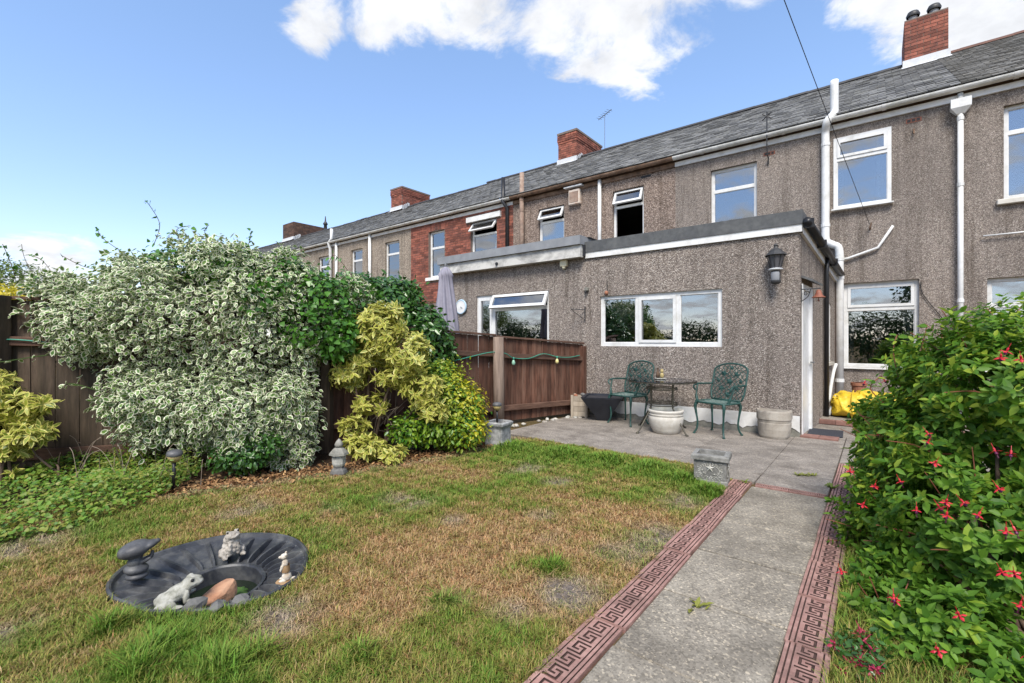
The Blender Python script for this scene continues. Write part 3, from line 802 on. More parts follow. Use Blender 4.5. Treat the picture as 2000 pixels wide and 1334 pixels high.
def chimney(house, x0, x1, y0, y1, zb, zt, m='brick', core='mortar', corbel=False, flash='lead_white', pots=()):
    mb = MB(); e = .008; mb.box(x0 + e, x1 - e, y0 + e, y1 - e, zb - .9, zt)
    if corbel: mb.box(x0 - .03, x1 + .03, y0 - .03, y1 + .03, zt - .05, zt + .02)
    else: mb.box(x0 + .004, x1 - .004, y0 + .004, y1 - .004, zt + .001, zt + .03)
    ch = mb.build('chimney', core, house)
    n = int((zt - zb) / .075)
    me = BRICK if m == 'brick' else BRICKD
    for c in range(-2, n):
        z = zt - (n - c - .5) * .075
        ex = .028 if corbel and c >= n - 4 and c < n - 1 else (.014 if corbel and c == n - 5 else 0)
        off = .1125 * (c % 2)
        k = 0; x = x0 - ex - off
        while x < x1 + ex - .02:
            a, b = max(x, x0 - ex), min(x + .225, x1 + ex)
            if b - a > .05: inst('brick', me, m, ch, ((a + b) / 2, y0 - ex + .015, z), (0, 0, 0), ((b - a - .011) / .212, 1, 1)); k += 1
            x += .225
        for xs_, sg in ((x0 - ex, 1), (x1 + ex, -1)):
            y = y0 - ex + .032 - (.1125 - off)
            while y < y1 - .02:
                a, b = max(y, y0 - ex + .032), min(y + .225, y1)
                if b - a > .05: inst('brick', me, m, ch, (xs_ + sg * .015, (a + b) / 2, z), (0, 0, math.pi / 2), ((b - a - .011) / .212, 1, 1))
                y += .225
    sl = (RIDGE - EAVE) / (RY - D)
    f = MB(); zf = RIDGE - (RY - y0) * sl if y0 < RY else zb
    f.box(x0 - .03, x1 + .03, y0 - .035, y0 - .004, zf - .02, zf + .16)
    f.quad((x0 - .05, y0 - .005, zf + .03), (x1 + .05, y0 - .005, zf + .03), (x1 + .05, y0 - .16, zf - .07), (x0 - .05, y0 - .16, zf - .07))
    for i in range(4):
        yy = y0 + .1 * i; zz_ = RIDGE - (RY - yy) * sl if yy < RY else RIDGE
        for xx in (x1 + .006, x0 - .012): f.box(xx, xx + .006, yy, yy + .13, zz_ - .03, zz_ + .17)
    f.build('flashing', flash, ch)
    for (px, py, kind) in pots:
        p = MB()
        if kind == 'cowl':
            p.lathe([(.085, zt + .02), (.08, zt + .14), (.055, zt + .145)], (px, py, 0), 14)
            po_ = p.build('chimney_pot', 'lead_grey', ch, smooth=False)
            c = MB(); c.lathe([(.12, zt + .13), (.13, zt + .17), (.10, zt + .24), (.04, zt + .27), (.001, zt + .275)], (px, py, 0), 14); c.build('cowl', 'lantern_black', po_, smooth=True)
        else:
            p.lathe([(.05, zt), (.05, zt + .25), (.09, zt + .27), (.03, zt + .33), (.02, zt + .45), (.001, zt + .46)], (px, py, 0), 12); p.build('chimney_pot', 'lantern_black', ch, smooth=True)
    return ch
BRICKD = BRICK.copy()

HX = [5.55, 1.05, -3.50, -8.05, -12.50, -17.10, -21.7, -26.2, -30.8, -35.4, -40.0]

# right neighbour
H0h = [(1.54, 2.46, 3.49, 4.93), (1.36, 2.42, .84, 2.29)]
h0, r0 = terrace('terraced_house', 'pebbledashed house right of the downpipe with pale grey fine-tiled roof', HX[1], HX[0], 'pebbledash', H0h, 'roof_slate_pale')
window(h0, *H0h[0], transom=4.52, curtain=('full', 'curtain_blue'), sill='stone')
window(h0, *H0h[1], transom=1.86, curtain=('full', 'blind_grey'), sill='white')
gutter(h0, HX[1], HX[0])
pipe(h0, [(1.31, D - .05, 2.95), (2.1, D - .05, 2.95)], .011, 'white_plastic', 'overflow_pipe')
# our house
H1h = [(-.47, .56, .84, 2.35), (-.62, .20, 3.70, 5.0), (-2.76, -1.88, 3.45, 4.91)]
h1, r1 = terrace('terraced_house', 'pebbledashed house with white soil pipe and flat-roofed pebbledash extension', HX[2], HX[1], 'pebbledash', H1h)
window(h1, *H1h[0], transom=1.88, curtain=('sides', 'curtain'), sash=('top',))
window(h1, *H1h[1], transom=4.60, proud=.05, curtain=('sides', 'curtain'), sash=('top',))
window(h1, *H1h[2], transom=4.46)
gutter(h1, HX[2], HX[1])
# soil pipe: through the roof edge, down the wall, dog-leg, down to the ground
sp = smooth_path([(-.60, D - .11, 6.02), (-.60, D - .11, 5.55), (-.605, D - .13, 5.42), (-.70, D - .20, 5.28), (-.735, D - .10, 5.14), (-.735, D - .09, 5.0)], 4) + \
     [(-.735, D - .09, 3.35)] + smooth_path([(-.735, D - .09, 3.22), (-.72, D - .09, 3.13), (-.63, D - .09, 3.06), (-.55, D - .09, 3.01), (-.525, D - .09, 2.9)], 4) + [(-.525, D - .09, 2.4), (-.525, D - .09, .09)]
so = pipe(h1, sp, .064, 'white_plastic', 'soil_pipe', [(-.735, D - .09, 4.9), (-.735, D - .09, 3.42), (-.525, D - .09, 2.78), (-.525, D - .09, 2.45), (-.525, D - .09, .6)])
pipe(h1, [(-.9, D - .05, 2.74), (-.40, D - .05, 2.79), (.02, D - .05, 2.93), (.22, D - .05, 3.28)], .022, 'white_plastic', 'waste_pipe')
dpp = pipe(h1, [(1.05, D - .085, 5.25), (1.05, D - .085, .05)], .036, 'white_plastic', 'downpipe', [(1.05, D - .085, 4.85), (1.05, D - .085, 3.8), (1.05, D - .085, 1.95)])
mb = MB(); mb.box(.93, 1.17, D - .17, D - .03, 5.01, 5.15); mb.add([(.93, D - .17, 5.01), (1.17, D - .17, 5.01), (1.17, D - .03, 5.01), (.93, D - .03, 5.01), (1.0, D - .12, 4.92), (1.1, D - .12, 4.92), (1.1, D - .05, 4.92), (1.0, D - .05, 4.92)], [(0, 1, 5, 4), (1, 2, 6, 5), (2, 3, 7, 6), (3, 0, 4, 7), (4, 5, 6, 7)])
mb.build('hopper', 'white_plastic', dpp)
for x, z in ((.49, 5.02), (-1.66, 5.0)):
    mb = MB(); mb.box(x - .10, x + .10, D - .006, D + .03, z - .035, z + .035); mb.build('air_brick', 'bell_rust', h1)
    for k in range(3): m2 = MB(); m2.box(x - .085 + k * .06, x - .04 + k * .06, D - .009, D + .01, z - .022, z + .022); m2.build('air_brick_slot', 'cable_black', bpy.data.objects[h1.children[-1].name])
mb = MB(); mb.tube([(.49, D - .01, 4.87), (.49, D - .05, 4.78)], .012, 6); mb.build('wall_hook', 'rust_iron', h1)
chimney(h0, .50, 1.25, 14.0, 15.35, 7.5, 8.66, pots=((.66, 14.14, 'cowl'), (1.02, 14.14, 'cowl')))
# telephone bracket on the eaves of our house
mb = MB(); mb.tube([(-1.67, D - .02, 4.90), (-1.67, D - .16, 4.93), (-1.67, D - .2, 5.1), (-1.67, D - .2, 5.75)], .012, 6)
mb.tube([(-1.75, D - .2, 5.60), (-1.59, D - .2, 5.72)], .012, 6); mb.tube([(-1.59, D - .2, 5.60), (-1.75, D - .2, 5.72)], .012, 6)
mb.tube([(-1.67, D - .02, 4.78), (-1.67, D - .05, 4.9)], .012, 6); mb.tube([(-1.67, D - .2, 5.7), (-.75, D + 1.05, 6.35)], .006, 5)
mb.build('cable_bracket', 'lantern_black', h1)

# left neighbour
H2h = [(-5.01, -4.23, 3.4, 4.92), (-7.19, -6.38, 3.4, 4.87)]
h2, r2 = terrace('terraced_house', 'brown pebbledashed house with rusty gutter and two ajar upstairs windows', HX[3], HX[2], 'pebbledash_brown', H2h)
window(h2, *H2h[0], transom=4.53, open_top=R(24), bottom_open=True, sill=None)
window(h2, *H2h[1], transom=4.50, open_top=R(28), curtain=('blind', 'blind_grey'), sill=None)
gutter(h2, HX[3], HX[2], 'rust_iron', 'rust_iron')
pipe(h2, [(-5.33, D - .06, 5.26), (-5.33, D - .06, 2.9)], .045, 'white_plastic', 'downpipe')
pipe(h2, [(-7.69, D - .09, 5.95), (-7.69, D - .09, 2.9)], .062, 'old_iron_pipe', 'soil_pipe', [(-7.69, D - .09, 5.2), (-7.69, D - .09, 4.9), (-7.69, D - .09, 3.7)])
mb = MB(); mb.box(-6.19, -5.87, D - .11, D + .01, 4.78, 5.16); mb.build('boiler_flue', 'flue_cream', h2, bevel=.015)
mb = MB(); mb.box(-6.16, -5.90, D - .118, D - .112, 4.83, 5.10); mb.build('flue_grille', 'old_iron_pipe', h2)
mb = MB(); mb.box(-6.3, -5.78, D - .16, D + .0, 5.21, 5.24); mb.build('flue_hood', 'lead_white', h2)
mb = MB(); mb.box(-4.30, -4.06, D - .005, D + .02, 5.08, 5.13); mb.build('air_brick', 'cable_black', h2)
chimney(h2, -8.86, -8.12, 13.9, 15.75, 7.45, 8.62, corbel=True)

# brick house
H3h = [(-9.69, -8.67, 3.35, 4.90), (-11.58, -10.85, 3.39, 4.89)]
h3, r3 = terrace('terraced_house', 'red brick house with white window lintel and black downpipe', HX[4], HX[3], 'mortar', H3h)
window(h3, *H3h[0], transom=4.50, open_top=R(38), curtain=('blind', 'blind_teal'), sill='painted')
window(h3, *H3h[1], transom=4.35, curtain=('full', 'curtain'), sill='painted')
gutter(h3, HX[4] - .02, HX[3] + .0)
mb = MB(); mb.box(-9.84, -8.50, D - .07, D + .01, 4.905, 5.06); mb.build('lintel', 'white_paint', h3, bevel=.004)
pipe(h3, [(-8.33, D - .12, 5.95), (-8.33, D - .12, 5.40), (-8.30, D - .19, 5.25), (-8.22, D - .075, 5.08), (-8.22, D - .075, 2.9)], .055, 'black_plastic', 'downpipe')
cand, sv_, sf_, st_ = [], [], [], []
holes = [(-9.70, -8.66, 3.24, 4.905), (-9.85, -8.49, 4.9, 5.065), (-11.60, -10.83, 3.27, 5.0)]
for c in range(36):
    z = 2.55 + c * .075 + .0375
    if z > EAVE - .19: break
    x = HX[4] + .01 - (.1125 if c % 2 else 0)
    while x < HX[3] - .02:
        segs = [(max(x, HX[4] + .01), min(x + .225, HX[3] - .005))]
        for hx0, hx1, hz0, hz1 in holes:
            if z + .032 > hz0 and z - .032 < hz1:
                segs = [q for a, b in segs for q in ((a, min(b, hx0)), (max(a, hx1), b)) if q[1] - q[0] > .03]
        for a, b in segs:
            cand.append((a, b, z))
        x += .225
order = sorted(cand, key=lambda q: (q[1] - q[0] < .2, -((q[0] + q[1]) / 2) - 1.2 * (q[2] > 3.3)))
for i, (a, b, z) in enumerate(order):
    if i < 295: inst('brick', BRICK, 'brick', h3, ((a + b) / 2, D + .005, z), (0, 0, 0), ((b - a - .011) / .212, 1, 1))
    else:
        k = len(sv_); x0_, x1_, z0_, z1_ = a + .005, b - .005, z - .032, z + .032; t = random.random()
        for yy in (D - .010, D + .01): sv_ += [(x0_, yy, z0_), (x1_, yy, z0_), (x1_, yy, z1_), (x0_, yy, z1_)]
        sf_ += [(k, k + 1, k + 2, k + 3), (k, k + 4, k + 5, k + 1), (k + 2, k + 6, k + 7, k + 3), (k + 1, k + 5, k + 6, k + 2), (k, k + 3, k + 7, k + 4)]; st_ += [t] * 8
# soldier course over the arched window
for i in range(11):
    a = (i - 5) / 5; x = -11.215 + a * .44
    inst('brick', BRICK, 'brick', h3, (x, D + .004, 5.02 - .035 * a * a), (0, math.pi / 2 + a * .12, 0), (1, 1, 1.0))
me = bpy.data.meshes.new('brickwork'); o_ = ORG[h3]; me.from_pydata([(v[0] - o_.x, v[1] - o_.y, v[2] - o_.z) for v in sv_], [], sf_); me.update(); set_float(me, 'tone', st_)
link_mesh('brickwork', me, 'brick_stuff', h3)['kind'] = 'stuff'

# plain rendered houses further along
H4h = [(-13.93, -13.12, 3.35, 4.86), (-16.07, -15.32, 3.35, 4.85)]
h4, r4 = terrace('terraced_house', 'grey rendered house beside the red brick house, two downpipes on its wall', HX[5], HX[4], 'pebbledash_plain', H4h, ridge=RIDGE - .07)
window(h4, *H4h[0], transom=4.42, curtain=('full', 'curtain_blue'), sill='painted'); window(h4, *H4h[1], transom=4.42, curtain=('full', 'curtain'), sill='painted')
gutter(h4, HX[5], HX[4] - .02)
pipe(h4, [(-14.75, D - .07, 5.28), (-14.75, D - .07, 2)], .055, 'white_plastic'); pipe(h4, [(-17.0, D - .07, 5.28), (-17.0, D - .07, 2)], .055, 'white_plastic')
H5h = [(-18.48, -17.68, 3.5, 4.84), (-20.6, -19.8, 3.5, 4.84)]
h5, r5 = terrace('terraced_house', 'grey rendered house second from the red brick house, white soil pipe through eaves', HX[6], HX[5], 'pebbledash_plain', H5h, ridge=RIDGE - .08)
for q in H5h: window(h5, *q, transom=4.42, curtain=('full', 'curtain'), sill='painted')
gutter(h5, HX[6], HX[5])
pipe(h5, [(-17.3, D - .1, 5.85), (-17.3, D - .1, 5.45), (-17.42, D - .16, 5.28), (-17.42, D - .08, 5.05), (-17.42, D - .08, 2)], .06, 'white_plastic', 'soil_pipe')
chimney(h4, -18.33, -17.5, 13.9, 15.6, 7.3, 8.58, corbel=True, flash='lead_white')
LB = ['third', 'fourth', 'fifth', 'sixth', 'seventh']
for i in range(6, 10):
    x1, x0 = HX[i], HX[i + 1]
    hs = [(x0 + .9, x0 + 1.7, 3.5, 4.84), (x1 - 1.6, x1 - .8, 3.5, 4.84)]
    h, r = terrace('terraced_house', f'grey rendered house {LB[i - 6]} from the red brick house, mostly behind shrubs', x0, x1, 'pebbledash_plain', hs, ridge=RIDGE - .1)
    for q in hs: window(h, *q, transom=4.42, curtain=('full', 'curtain'), sill='painted')
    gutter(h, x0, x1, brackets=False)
    pipe(h, [(x1 - .1, D - .07, 5.28), (x1 - .1, D - .07, 2)], .055, 'white_plastic')
    if i == 7:
        chimney(h, -28.95, -27.6, 13.8, 15.9, 7.2, 8.5, 'brick_dark', 'mortar_dark', flash='lead_white')
    if i == 6:
        mb = MB(); mb.lathe([(.10, 7.7), (.09, 8.0), (.13, 8.02), (.13, 8.08), (.05, 8.2), (.02, 8.5), (.001, 8.5)], (-24.9, RY, 0), 10); mb.build('ridge_vent', 'lantern_black', r, smooth=True)

# ------------------------------------------------------------------ extensions
E0 = 7.24
def side_x(y): return -.80 + (y - E0) * .070
# ours: walls with openings, door in the side wall
WX = (-3.76, -1.78, 1.22, 2.08)
mb = MB(); wall_face(mb, -4.03, -.80, .30, 2.86, [WX], E0, .13)
mb.build('extension_front_wall', 'pebbledash_extension', h1)
mb = MB(); mb.box(-4.02, -.803, E0 + .004, E0 + .12, 0, .13)
pl = mb.build('plinth', 'old_stone', h1)
# painted band of the plinth with a ragged lower edge
mb = MB(); n = 60; vs = []
for i in range(n + 1):
    x = -4.02 + i * (3.215 / n); zb = .105 + .022 * math.sin(i * .9) + random.uniform(-.02, .02)
    vs += [(x, E0 - .006, zb), (x, E0 - .006, .302), (x, E0 + .006, zb), (x, E0 + .006, .302)]
fs = []
for i in range(n):
    k = 4 * i; fs += [(k, k + 4, k + 5, k + 1), (k, k + 2, k + 6, k + 4), (k + 1, k + 5, k + 7, k + 3)]
mb.add(vs, fs); mb.build('painted_band', 'white_paint', pl)
def sq(y0, y1, z0, z1, off=0.0): return [(side_x(y0) + off, y0, z0), (side_x(y1) + off, y1, z0), (side_x(y1) + off, y1, z1), (side_x(y0) + off, y0, z1)]
DY0, DY1, DZ1 = 7.33, 8.02, 2.08
SY0, SY1, SZ0, SZ1 = 9.15, 9.75, .95, 1.95
mb = MB()
def zr(y): return 2.86 - (y - E0) * .125
for y0, y1, z0, z1 in ((E0, DY0, 0, None), (DY0, DY1, DZ1, None), (DY1, SY0, 0, None), (SY0, SY1, 0, SZ0), (SY0, SY1, SZ1, None), (SY1, D, 0, None)):
    a = sq(y0, y1, z0, z1 or 3)
    if z1 is None: a[2] = (a[2][0], a[2][1], zr(y1)); a[3] = (a[3][0], a[3][1], zr(y0))
    mb.quad(*a)
for (ya, yb, za, zb) in ((DY0, DY1, .0, DZ1), (SY0, SY1, SZ0, SZ1)):
    for (p, q) in (((ya, za), (ya, zb)), ((ya, zb), (yb, zb)), ((yb, zb), (yb, za)), ((yb, za), (ya, za))):
        mb.quad((side_x(p[0]), p[0], p[1]), (side_x(q[0]), q[0], q[1]), (side_x(q[0]) - .1, q[0], q[1]), (side_x(p[0]) - .1, p[0], p[1]))
mb.build('extension_side_wall', 'pebbledash_extension', h1)
# door: frame, leaf, handle
mb = MB(); mb.add(sq(DY0, DY0 + .07, .02, DZ1, .012) + sq(DY0, DY0 + .07, .02, DZ1, -.09), [(0, 1, 2, 3), (0, 4, 5, 1), (1, 5, 6, 2), (3, 2, 6, 7), (0, 3, 7, 4)])
mb.add(sq(DY1 - .07, DY1, .02, DZ1, .012) + sq(DY1 - .07, DY1, .02, DZ1, -.09), [(0, 1, 2, 3), (0, 4, 5, 1), (1, 5, 6, 2), (3, 2, 6, 7), (0, 3, 7, 4)])
mb.add(sq(DY0 + .07, DY1 - .07, DZ1 - .07, DZ1, .010) + sq(DY0 + .07, DY1 - .07, DZ1 - .07, DZ1, -.09), [(0, 1, 2, 3), (0, 4, 5, 1), (3, 2, 6, 7)])
door = mb.build('door', 'white_plastic', h1)
mb = MB(); mb.quad(*sq(DY0 + .07, DY1 - .07, .02, DZ1 - .07, -.02)); mb.build('door_leaf', 'white_plastic', door)
mb = MB(); p = Vector((side_x(7.92) + .0, 7.92, 1.0)); mb.bar(p, p + Vector((.05, 0, 0)), .02, .02); mb.bar(p + Vector((.045, .0, 0)), p + Vector((.045, -.12, 0)), .018, .018); mb.build('door_handle', 'grey_metal', door)
mb = MB(); mb.quad(*sq(SY0 + .01, SY1 - .01, SZ0 + .01, SZ1 - .01, -.05))
sw = mb.build('window', 'window_glass', h1)
mb = MB()
for a in ((SY0, SY0 + .06, SZ0, SZ1), (SY1 - .06, SY1, SZ0, SZ1), (SY0 + .06, SY1 - .06, SZ0, SZ0 + .06), (SY0 + .06, SY1 - .06, SZ1 - .06, SZ1)): mb.add(sq(*a, -.012) + sq(*a, -.07), [(0, 1, 2, 3), (0, 4, 5, 1), (1, 5, 6, 2), (3, 2, 6, 7), (0, 3, 7, 4)])
mb.build('window_frame', 'white_plastic', sw)
mb = MB(); mb.add(sq(SY0 - .03, SY1 + .03, SZ0 - .05, SZ0, .05) + sq(SY0 - .03, SY1 + .03, SZ0 - .05, SZ0, -.01), [(0, 1, 2, 3), (0, 4, 5, 1), (1, 5, 6, 2), (3, 2, 6, 7), (0, 3, 7, 4)]); mb.build('sill', 'pot_cream', sw)
# canopy board over the door
mb = MB(); mb.add(sq(7.30, 8.06, 2.16, 2.19, .0) + sq(7.30, 8.06, 2.10, 2.13, .13), [(0, 1, 2, 3), (4, 5, 6, 7), (3, 2, 6, 7), (0, 1, 5, 4), (1, 2, 6, 5), (0, 3, 7, 4)]); mb.build('door_canopy', 'felt', h1)
# interior of the extension
ib = MB(); a, b, y0, y1, z0, z1 = -3.93, -.93, E0 + .14, D - .05, .1, 2.5
ib.quad((a, y1, z0), (b, y1, z0), (b, y1, z1), (a, y1, z1)); ib.quad((a, y0, z0), (a, y1, z0), (a, y1, z1), (a, y0, z1)); ib.quad((b, y0, z0), (b, y1, z0), (b, y1, z1), (b, y0, z1)); ib.quad((a, y0, z0), (b, y0, z0), (b, y1, z0), (a, y1, z0)); ib.quad((a, y0, z1), (b, y0, z1), (b, y1, z1), (a, y1, z1))
ib.build('interior', 'interior', h1)
window(h1, *WX, Y=E0, mulls=(-3.10, -2.43), sash=(1,), sill=None, fw=.06)
# flat roof: felt upstand, white trim, side fascia, black gutter and downpipe
mb = MB(); mb.box(-4.03, -.77, E0 - .05, E0 + .06, 2.862, 3.05)
mb.add([(-4.03, E0 + .06, 3.05), (-.80, E0 + .06, 3.05), (side_x(D), D, 2.68), (-4.03, D, 2.68)], [(0, 1, 2, 3)])
mb.add([(-.77, E0 - .05, 3.05), (-.77, E0 - .05, 2.865), (side_x(D) + .03, D, 2.50), (side_x(D) + .03, D, 2.68), (-.80, E0 + .06, 3.05)], [(0, 1, 2, 3), (0, 3, 4)])
mb.build('flat_roof', 'felt', h1)
mb = MB(); mb.box(-4.03, -.775, E0 - .036, E0 + .001, 2.762, 2.861); mb.build('roof_trim', 'white_paint', h1)
mb = MB(); mb.add([(-.768, E0 - .034, 2.74), (side_x(D) + .032, D, 2.36), (side_x(D) + .032, D, 2.48), (-.768, E0 - .034, 2.862), (-.81, E0 - .034, 2.74), (side_x(D) - .02, D, 2.36)], [(0, 1, 2, 3), (0, 4, 5, 1)]); mb.build('roof_trim', 'white_paint', h1)
mb = MB(); mb.tube([(-.715, E0 - .07, 2.885), (side_x(D) + .09, D - .02, 2.50)], .052, 10); eg = mb.build('side_gutter', 'black_plastic', h1, smooth=True)
for t in (.03, .35, .7): mb = MB(); c = Vector((-.715, E0 - .07, 2.885)).lerp(Vector((side_x(D) + .09, D - .02, 2.50)), t); mb.box(c.x - .06, c.x + .06, c.y - .025, c.y + .025, c.z - .06, c.z + .055); mb.build('gutter_bracket', 'black_plastic', eg)
mb = MB(); yy = 8.95; mb.tube([(side_x(yy) + .06, yy, 2.66), (side_x(yy) + .05, yy, 2.4), (side_x(yy) + .05, yy, .05)], .034, 10); mb.build('downpipe', 'black_plastic', h1, smooth=True)
mb = MB(); mb.box(side_x(D) - .0, side_x(D) + .05, D - .12, D - .03, .1, 2.36); mb.build('corner_board', 'dark_wood_and_shade', h1)
# white waste pipes by the door passage
mb = MB(); mb.tube(smooth_path([(side_x(9.15) + .05, 9.15, .30), (side_x(9.2) + .07, 9.22, .55), (side_x(9.25) + .10, 9.3, .80), (side_x(9.3) + .13, 9.36, .93)], 3), .026, 8); mb.build('waste_pipe', 'white_plastic', h1, smooth=True)
mb = MB(); mb.tube([(side_x(9.0) + .07, 9.0, .12), (side_x(9.1) + .16, 9.15, .42)], .026, 8); mb.build('waste_pipe', 'white_plastic', h1, smooth=True)

# left neighbour's extension
NX = (-6.66, -4.82, .75, 2.26)
mb = MB(); wall_face(mb, -7.45, -4.03, 0, 2.9, [NX], E0 + .004, .13); mb.quad((-7.45, E0 + .004, 0), (-7.45, D, 0), (-7.45, D, 2.9), (-7.45, E0 + .004, 2.9)); mb.build('extension_front_wall', 'pebbledash_extension', h2)
ib = MB(); a, b, y0, y1, z0, z1 = -7.3, -4.15, E0 + .14, D - .05, .1, 2.5
ib.quad((a, y1, z0), (b, y1, z0), (b, y1, z1), (a, y1, z1)); ib.quad((a, y0, z0), (a, y1, z0), (a, y1, z1), (a, y0, z1)); ib.quad((b, y0, z0), (b, y1, z0), (b, y1, z1), (b, y0, z1)); ib.quad((a, y0, z0), (b, y0, z0), (b, y1, z0), (a, y1, z0)); ib.quad((a, y0, z1), (b, y0, z1), (b, y1, z1), (a, y1, z1))
ib.build('interior', 'interior', h2)
x0, x1, z0, z1 = NX; fw = .06; y0 = E0 + .035
mb = MB(); frame_rect(mb, x0, x1, z0, z1, fw, y0, y0 + .07); mb.box(-6.25, -6.17, y0 + .002, y0 + .068, z0 + fw, z1 - fw); mb.box(-6.17, x1 - fw, y0 + .004, y0 + .066, 1.92, 1.99)
nwn = mb.build('window', 'white_plastic', h2)
mb = MB(); frame_rect(mb, x0 + fw, -6.25, z0 + fw, z1 - fw, .05, y0 - .014, y0 + .05); mb.build('sash', 'white_plastic', nwn); add_pane(nwn, x0 + fw + .048, -6.298, z0 + fw + .048, z1 - fw - .048, y0 + .02)
add_pane(nwn, -6.172, x1 - fw + .002, z0 + fw - .002, 1.922, y0 + .03)
tilt_sash(nwn, -6.20, x1 - .02, z1 - .03, .30, y0 + .002, R(26), .055)
add_curtain(nwn, x0 + .05, -6.2, z0, z1, E0 + .2, 'blind_grey', 20)
mb = MB(); mb.box(-7.60, -4.06, E0 - .16, E0 + .02, 2.78, 2.99); mb.build('roof_trim', 'weathered_fascia', h2)
mb = MB(); mb.box(-7.64, -4.04, E0 - .21, E0 + .05, 2.993, 3.15); mb.quad((-7.64, E0 + .05, 3.15), (-3.98, E0 + .05, 3.15), (-3.98, D, 3.02), (-7.64, D, 3.02)); mb.quad((-4.04, E0 - .21, 3.0), (-3.98, D, 2.9), (-3.98, D, 3.02), (-4.04, E0 - .21, 3.15)); mb.build('flat_roof', 'lead_grey', h2)
mb = MB(); mb.tube([(-4.045, E0 - .05, 3.0), (-4.045, E0 - .05, 2.80)], .03, 8); mb.build('overflow_pipe', 'black_plastic', h2)
mb = MB(); mb.tube([(-5.95, E0 - .19, 2.85), (-5.95, E0 - .10, 2.85)], .03, 8); mb.build('overflow_pipe', 'black_plastic', h2)

# ------------------------------------------------------------------ fence
FP = [Vector((-4.07, 7.20, 0)), Vector((-4.60, 5.42, 0)), Vector((-5.10, 2.95, 0)), Vector((-6.78, .50, 0)), Vector((-8.2, -1.55, 0))]
FT = [(1.25, 1.36), (1.38, 1.52), (1.60, 1.72), (1.72, 1.74)]     # top of each run at its two ends
fence = thing('garden_fence', 'brown timber board fence with rails and posts along the left garden boundary', 'fence', FP[1])
def board_mesh(w, h, t=.018):
    bm = bmesh.new(); bmesh.ops.create_cube(bm, size=1, matrix=Matrix.Translation((0, 0, h / 2)) @ Matrix.Diagonal((w, t, h, 1)))
    me = bpy.data.meshes.new('board'); bm.to_mesh(me); bm.free(); return me
BW = board_mesh(1, 1, 1)
BW2 = BW.copy(); BW3 = BW.copy()
def fence_at(run, t):
    a, b = FP[run], FP[run + 1]
    return a.lerp(b, t)
for r in range(4):
    a, b = FP[r], FP[r + 1]; L = (b - a).length; ang = math.atan2(b.y - a.y, b.x - a.x); d = (b - a).normalized(); nrm = Vector((-d.y, d.x, 0))
    if nrm.dot(Vector((1, -1, 0))) < 0: nrm = -nrm                  # towards our garden
    bw = .098; n = int(L / bw)
    dark = r < 1
    for i in range(n):
        t = (i + .5) / n; c = a.lerp(b, t); top = FT[r][0] + (FT[r][1] - FT[r][0]) * t
        inst('fence_board', BW if r < 2 else BW2, 'timber_fence' if r < 2 else 'timber_weathered', fence, c - nrm * (.012 + .008 * (i % 2)) + Vector((0, 0, .06)), (0, random.uniform(-.006, .006), ang), (L / n - .003, .016, top - .06 - random.uniform(0, .006)))
    for zf, hh in ((.80, .075), (.20, .085)) if r < 2 else ((.76, .09), (.10, .11)):
        mb = MB(); p0 = a + nrm * .035; p1 = b + nrm * .035
        mb.bar(p0 + Vector((0, 0, FT[r][0] * zf)), p1 + Vector((0, 0, FT[r][1] * zf)), .045, hh); mb.build('rail', 'timber_rail', fence, bevel=.004)
    mb = MB(); mb.bar(a + nrm * .0 + Vector((0, 0, FT[r][0] + .018)), b + Vector((0, 0, FT[r][1] + .018)), .075, .03); mb.build('capping', 'timber_rail', fence, bevel=.003)
    if r >= 2: mb = MB(); mb.bar(a + nrm * .01 + Vector((0, 0, .04)), b + nrm * .01 + Vector((0, 0, .04)), .03, .14); mb.build('gravel_board', 'timber_weathered', fence)
# posts: round pole, square end post, weathered post beside the pagoda
mb = MB(); c = FP[1] + Vector((.10, -.03, 0)); mb.tube([c, c + Vector((.004, 0, .6)), c + Vector((-.004, 0, 1.37))], [.086, .084, .080], 16); mb.build('post', 'timber_post', fence, smooth=True)
mb = MB(); c = FP[0] + Vector((.01, -.03, 0)); mb.box(c.x - .035, c.x + .05, c.y - .05, c.y + .05, 0, 1.22); mb.build('post', 'timber_fence', fence, bevel=.004)
for p, h, w in ((FP[2], 1.62, .055), (FP[3], 1.75, .055), (FP[2].lerp(FP[3], .52), 1.7, .05)):
    mb = MB(); c = p + Vector((.06, -.035, 0)); M = Matrix.Translation(c) @ Matrix.Rotation(.6, 4, 'Z'); mb.box(-w, w, -w, w, 0, h, M); mb.build('post', 'timber_weathered', fence, bevel=.006)

# ------------------------------------------------------------------ string of outdoor bulbs on the fence
def off(run, t, z, o=.075):
    a, b = FP[run], FP[run + 1]; d = (b - a).normalized(); n = Vector((-d.y, d.x, 0))
    if n.dot(Vector((1, -1, 0))) < 0: n = -n
    return a.lerp(b, t) + n * o + Vector((0, 0, z))
sl = thing('string_lights', 'green cable with coloured bulbs strung along the brown fence', 'string lights', FP[1] + Vector((0, 0, 1)))
wp = [off(0, .08, 1.06), off(0, .22, 1.03), off(0, .36, 1.045), off(0, .52, 1.10), off(0, .68, 1.03), off(0, .84, 1.045), off(0, .95, 1.12, .14), off(1, .06, 1.14, .10), off(1, .2, 1.08), off(1, .34, 1.03), off(1, .5, 1.10), off(1, .7, 1.04), off(1, .9, 1.1)]
mb = MB(); mb.tube(smooth_path(wp, 5), .0075, 6); mb.build('wire', 'wire_green', sl, smooth=True)
wp2 = [off(2, .70, 1.22), off(2, .85, 1.28), off(2, .97, 1.32), off(3, .1, 1.30), off(3, .3, 1.26)]
mb = MB(); mb.tube(smooth_path(wp2, 5), .0075, 6); mb.build('wire', 'wire_green', sl, smooth=True)
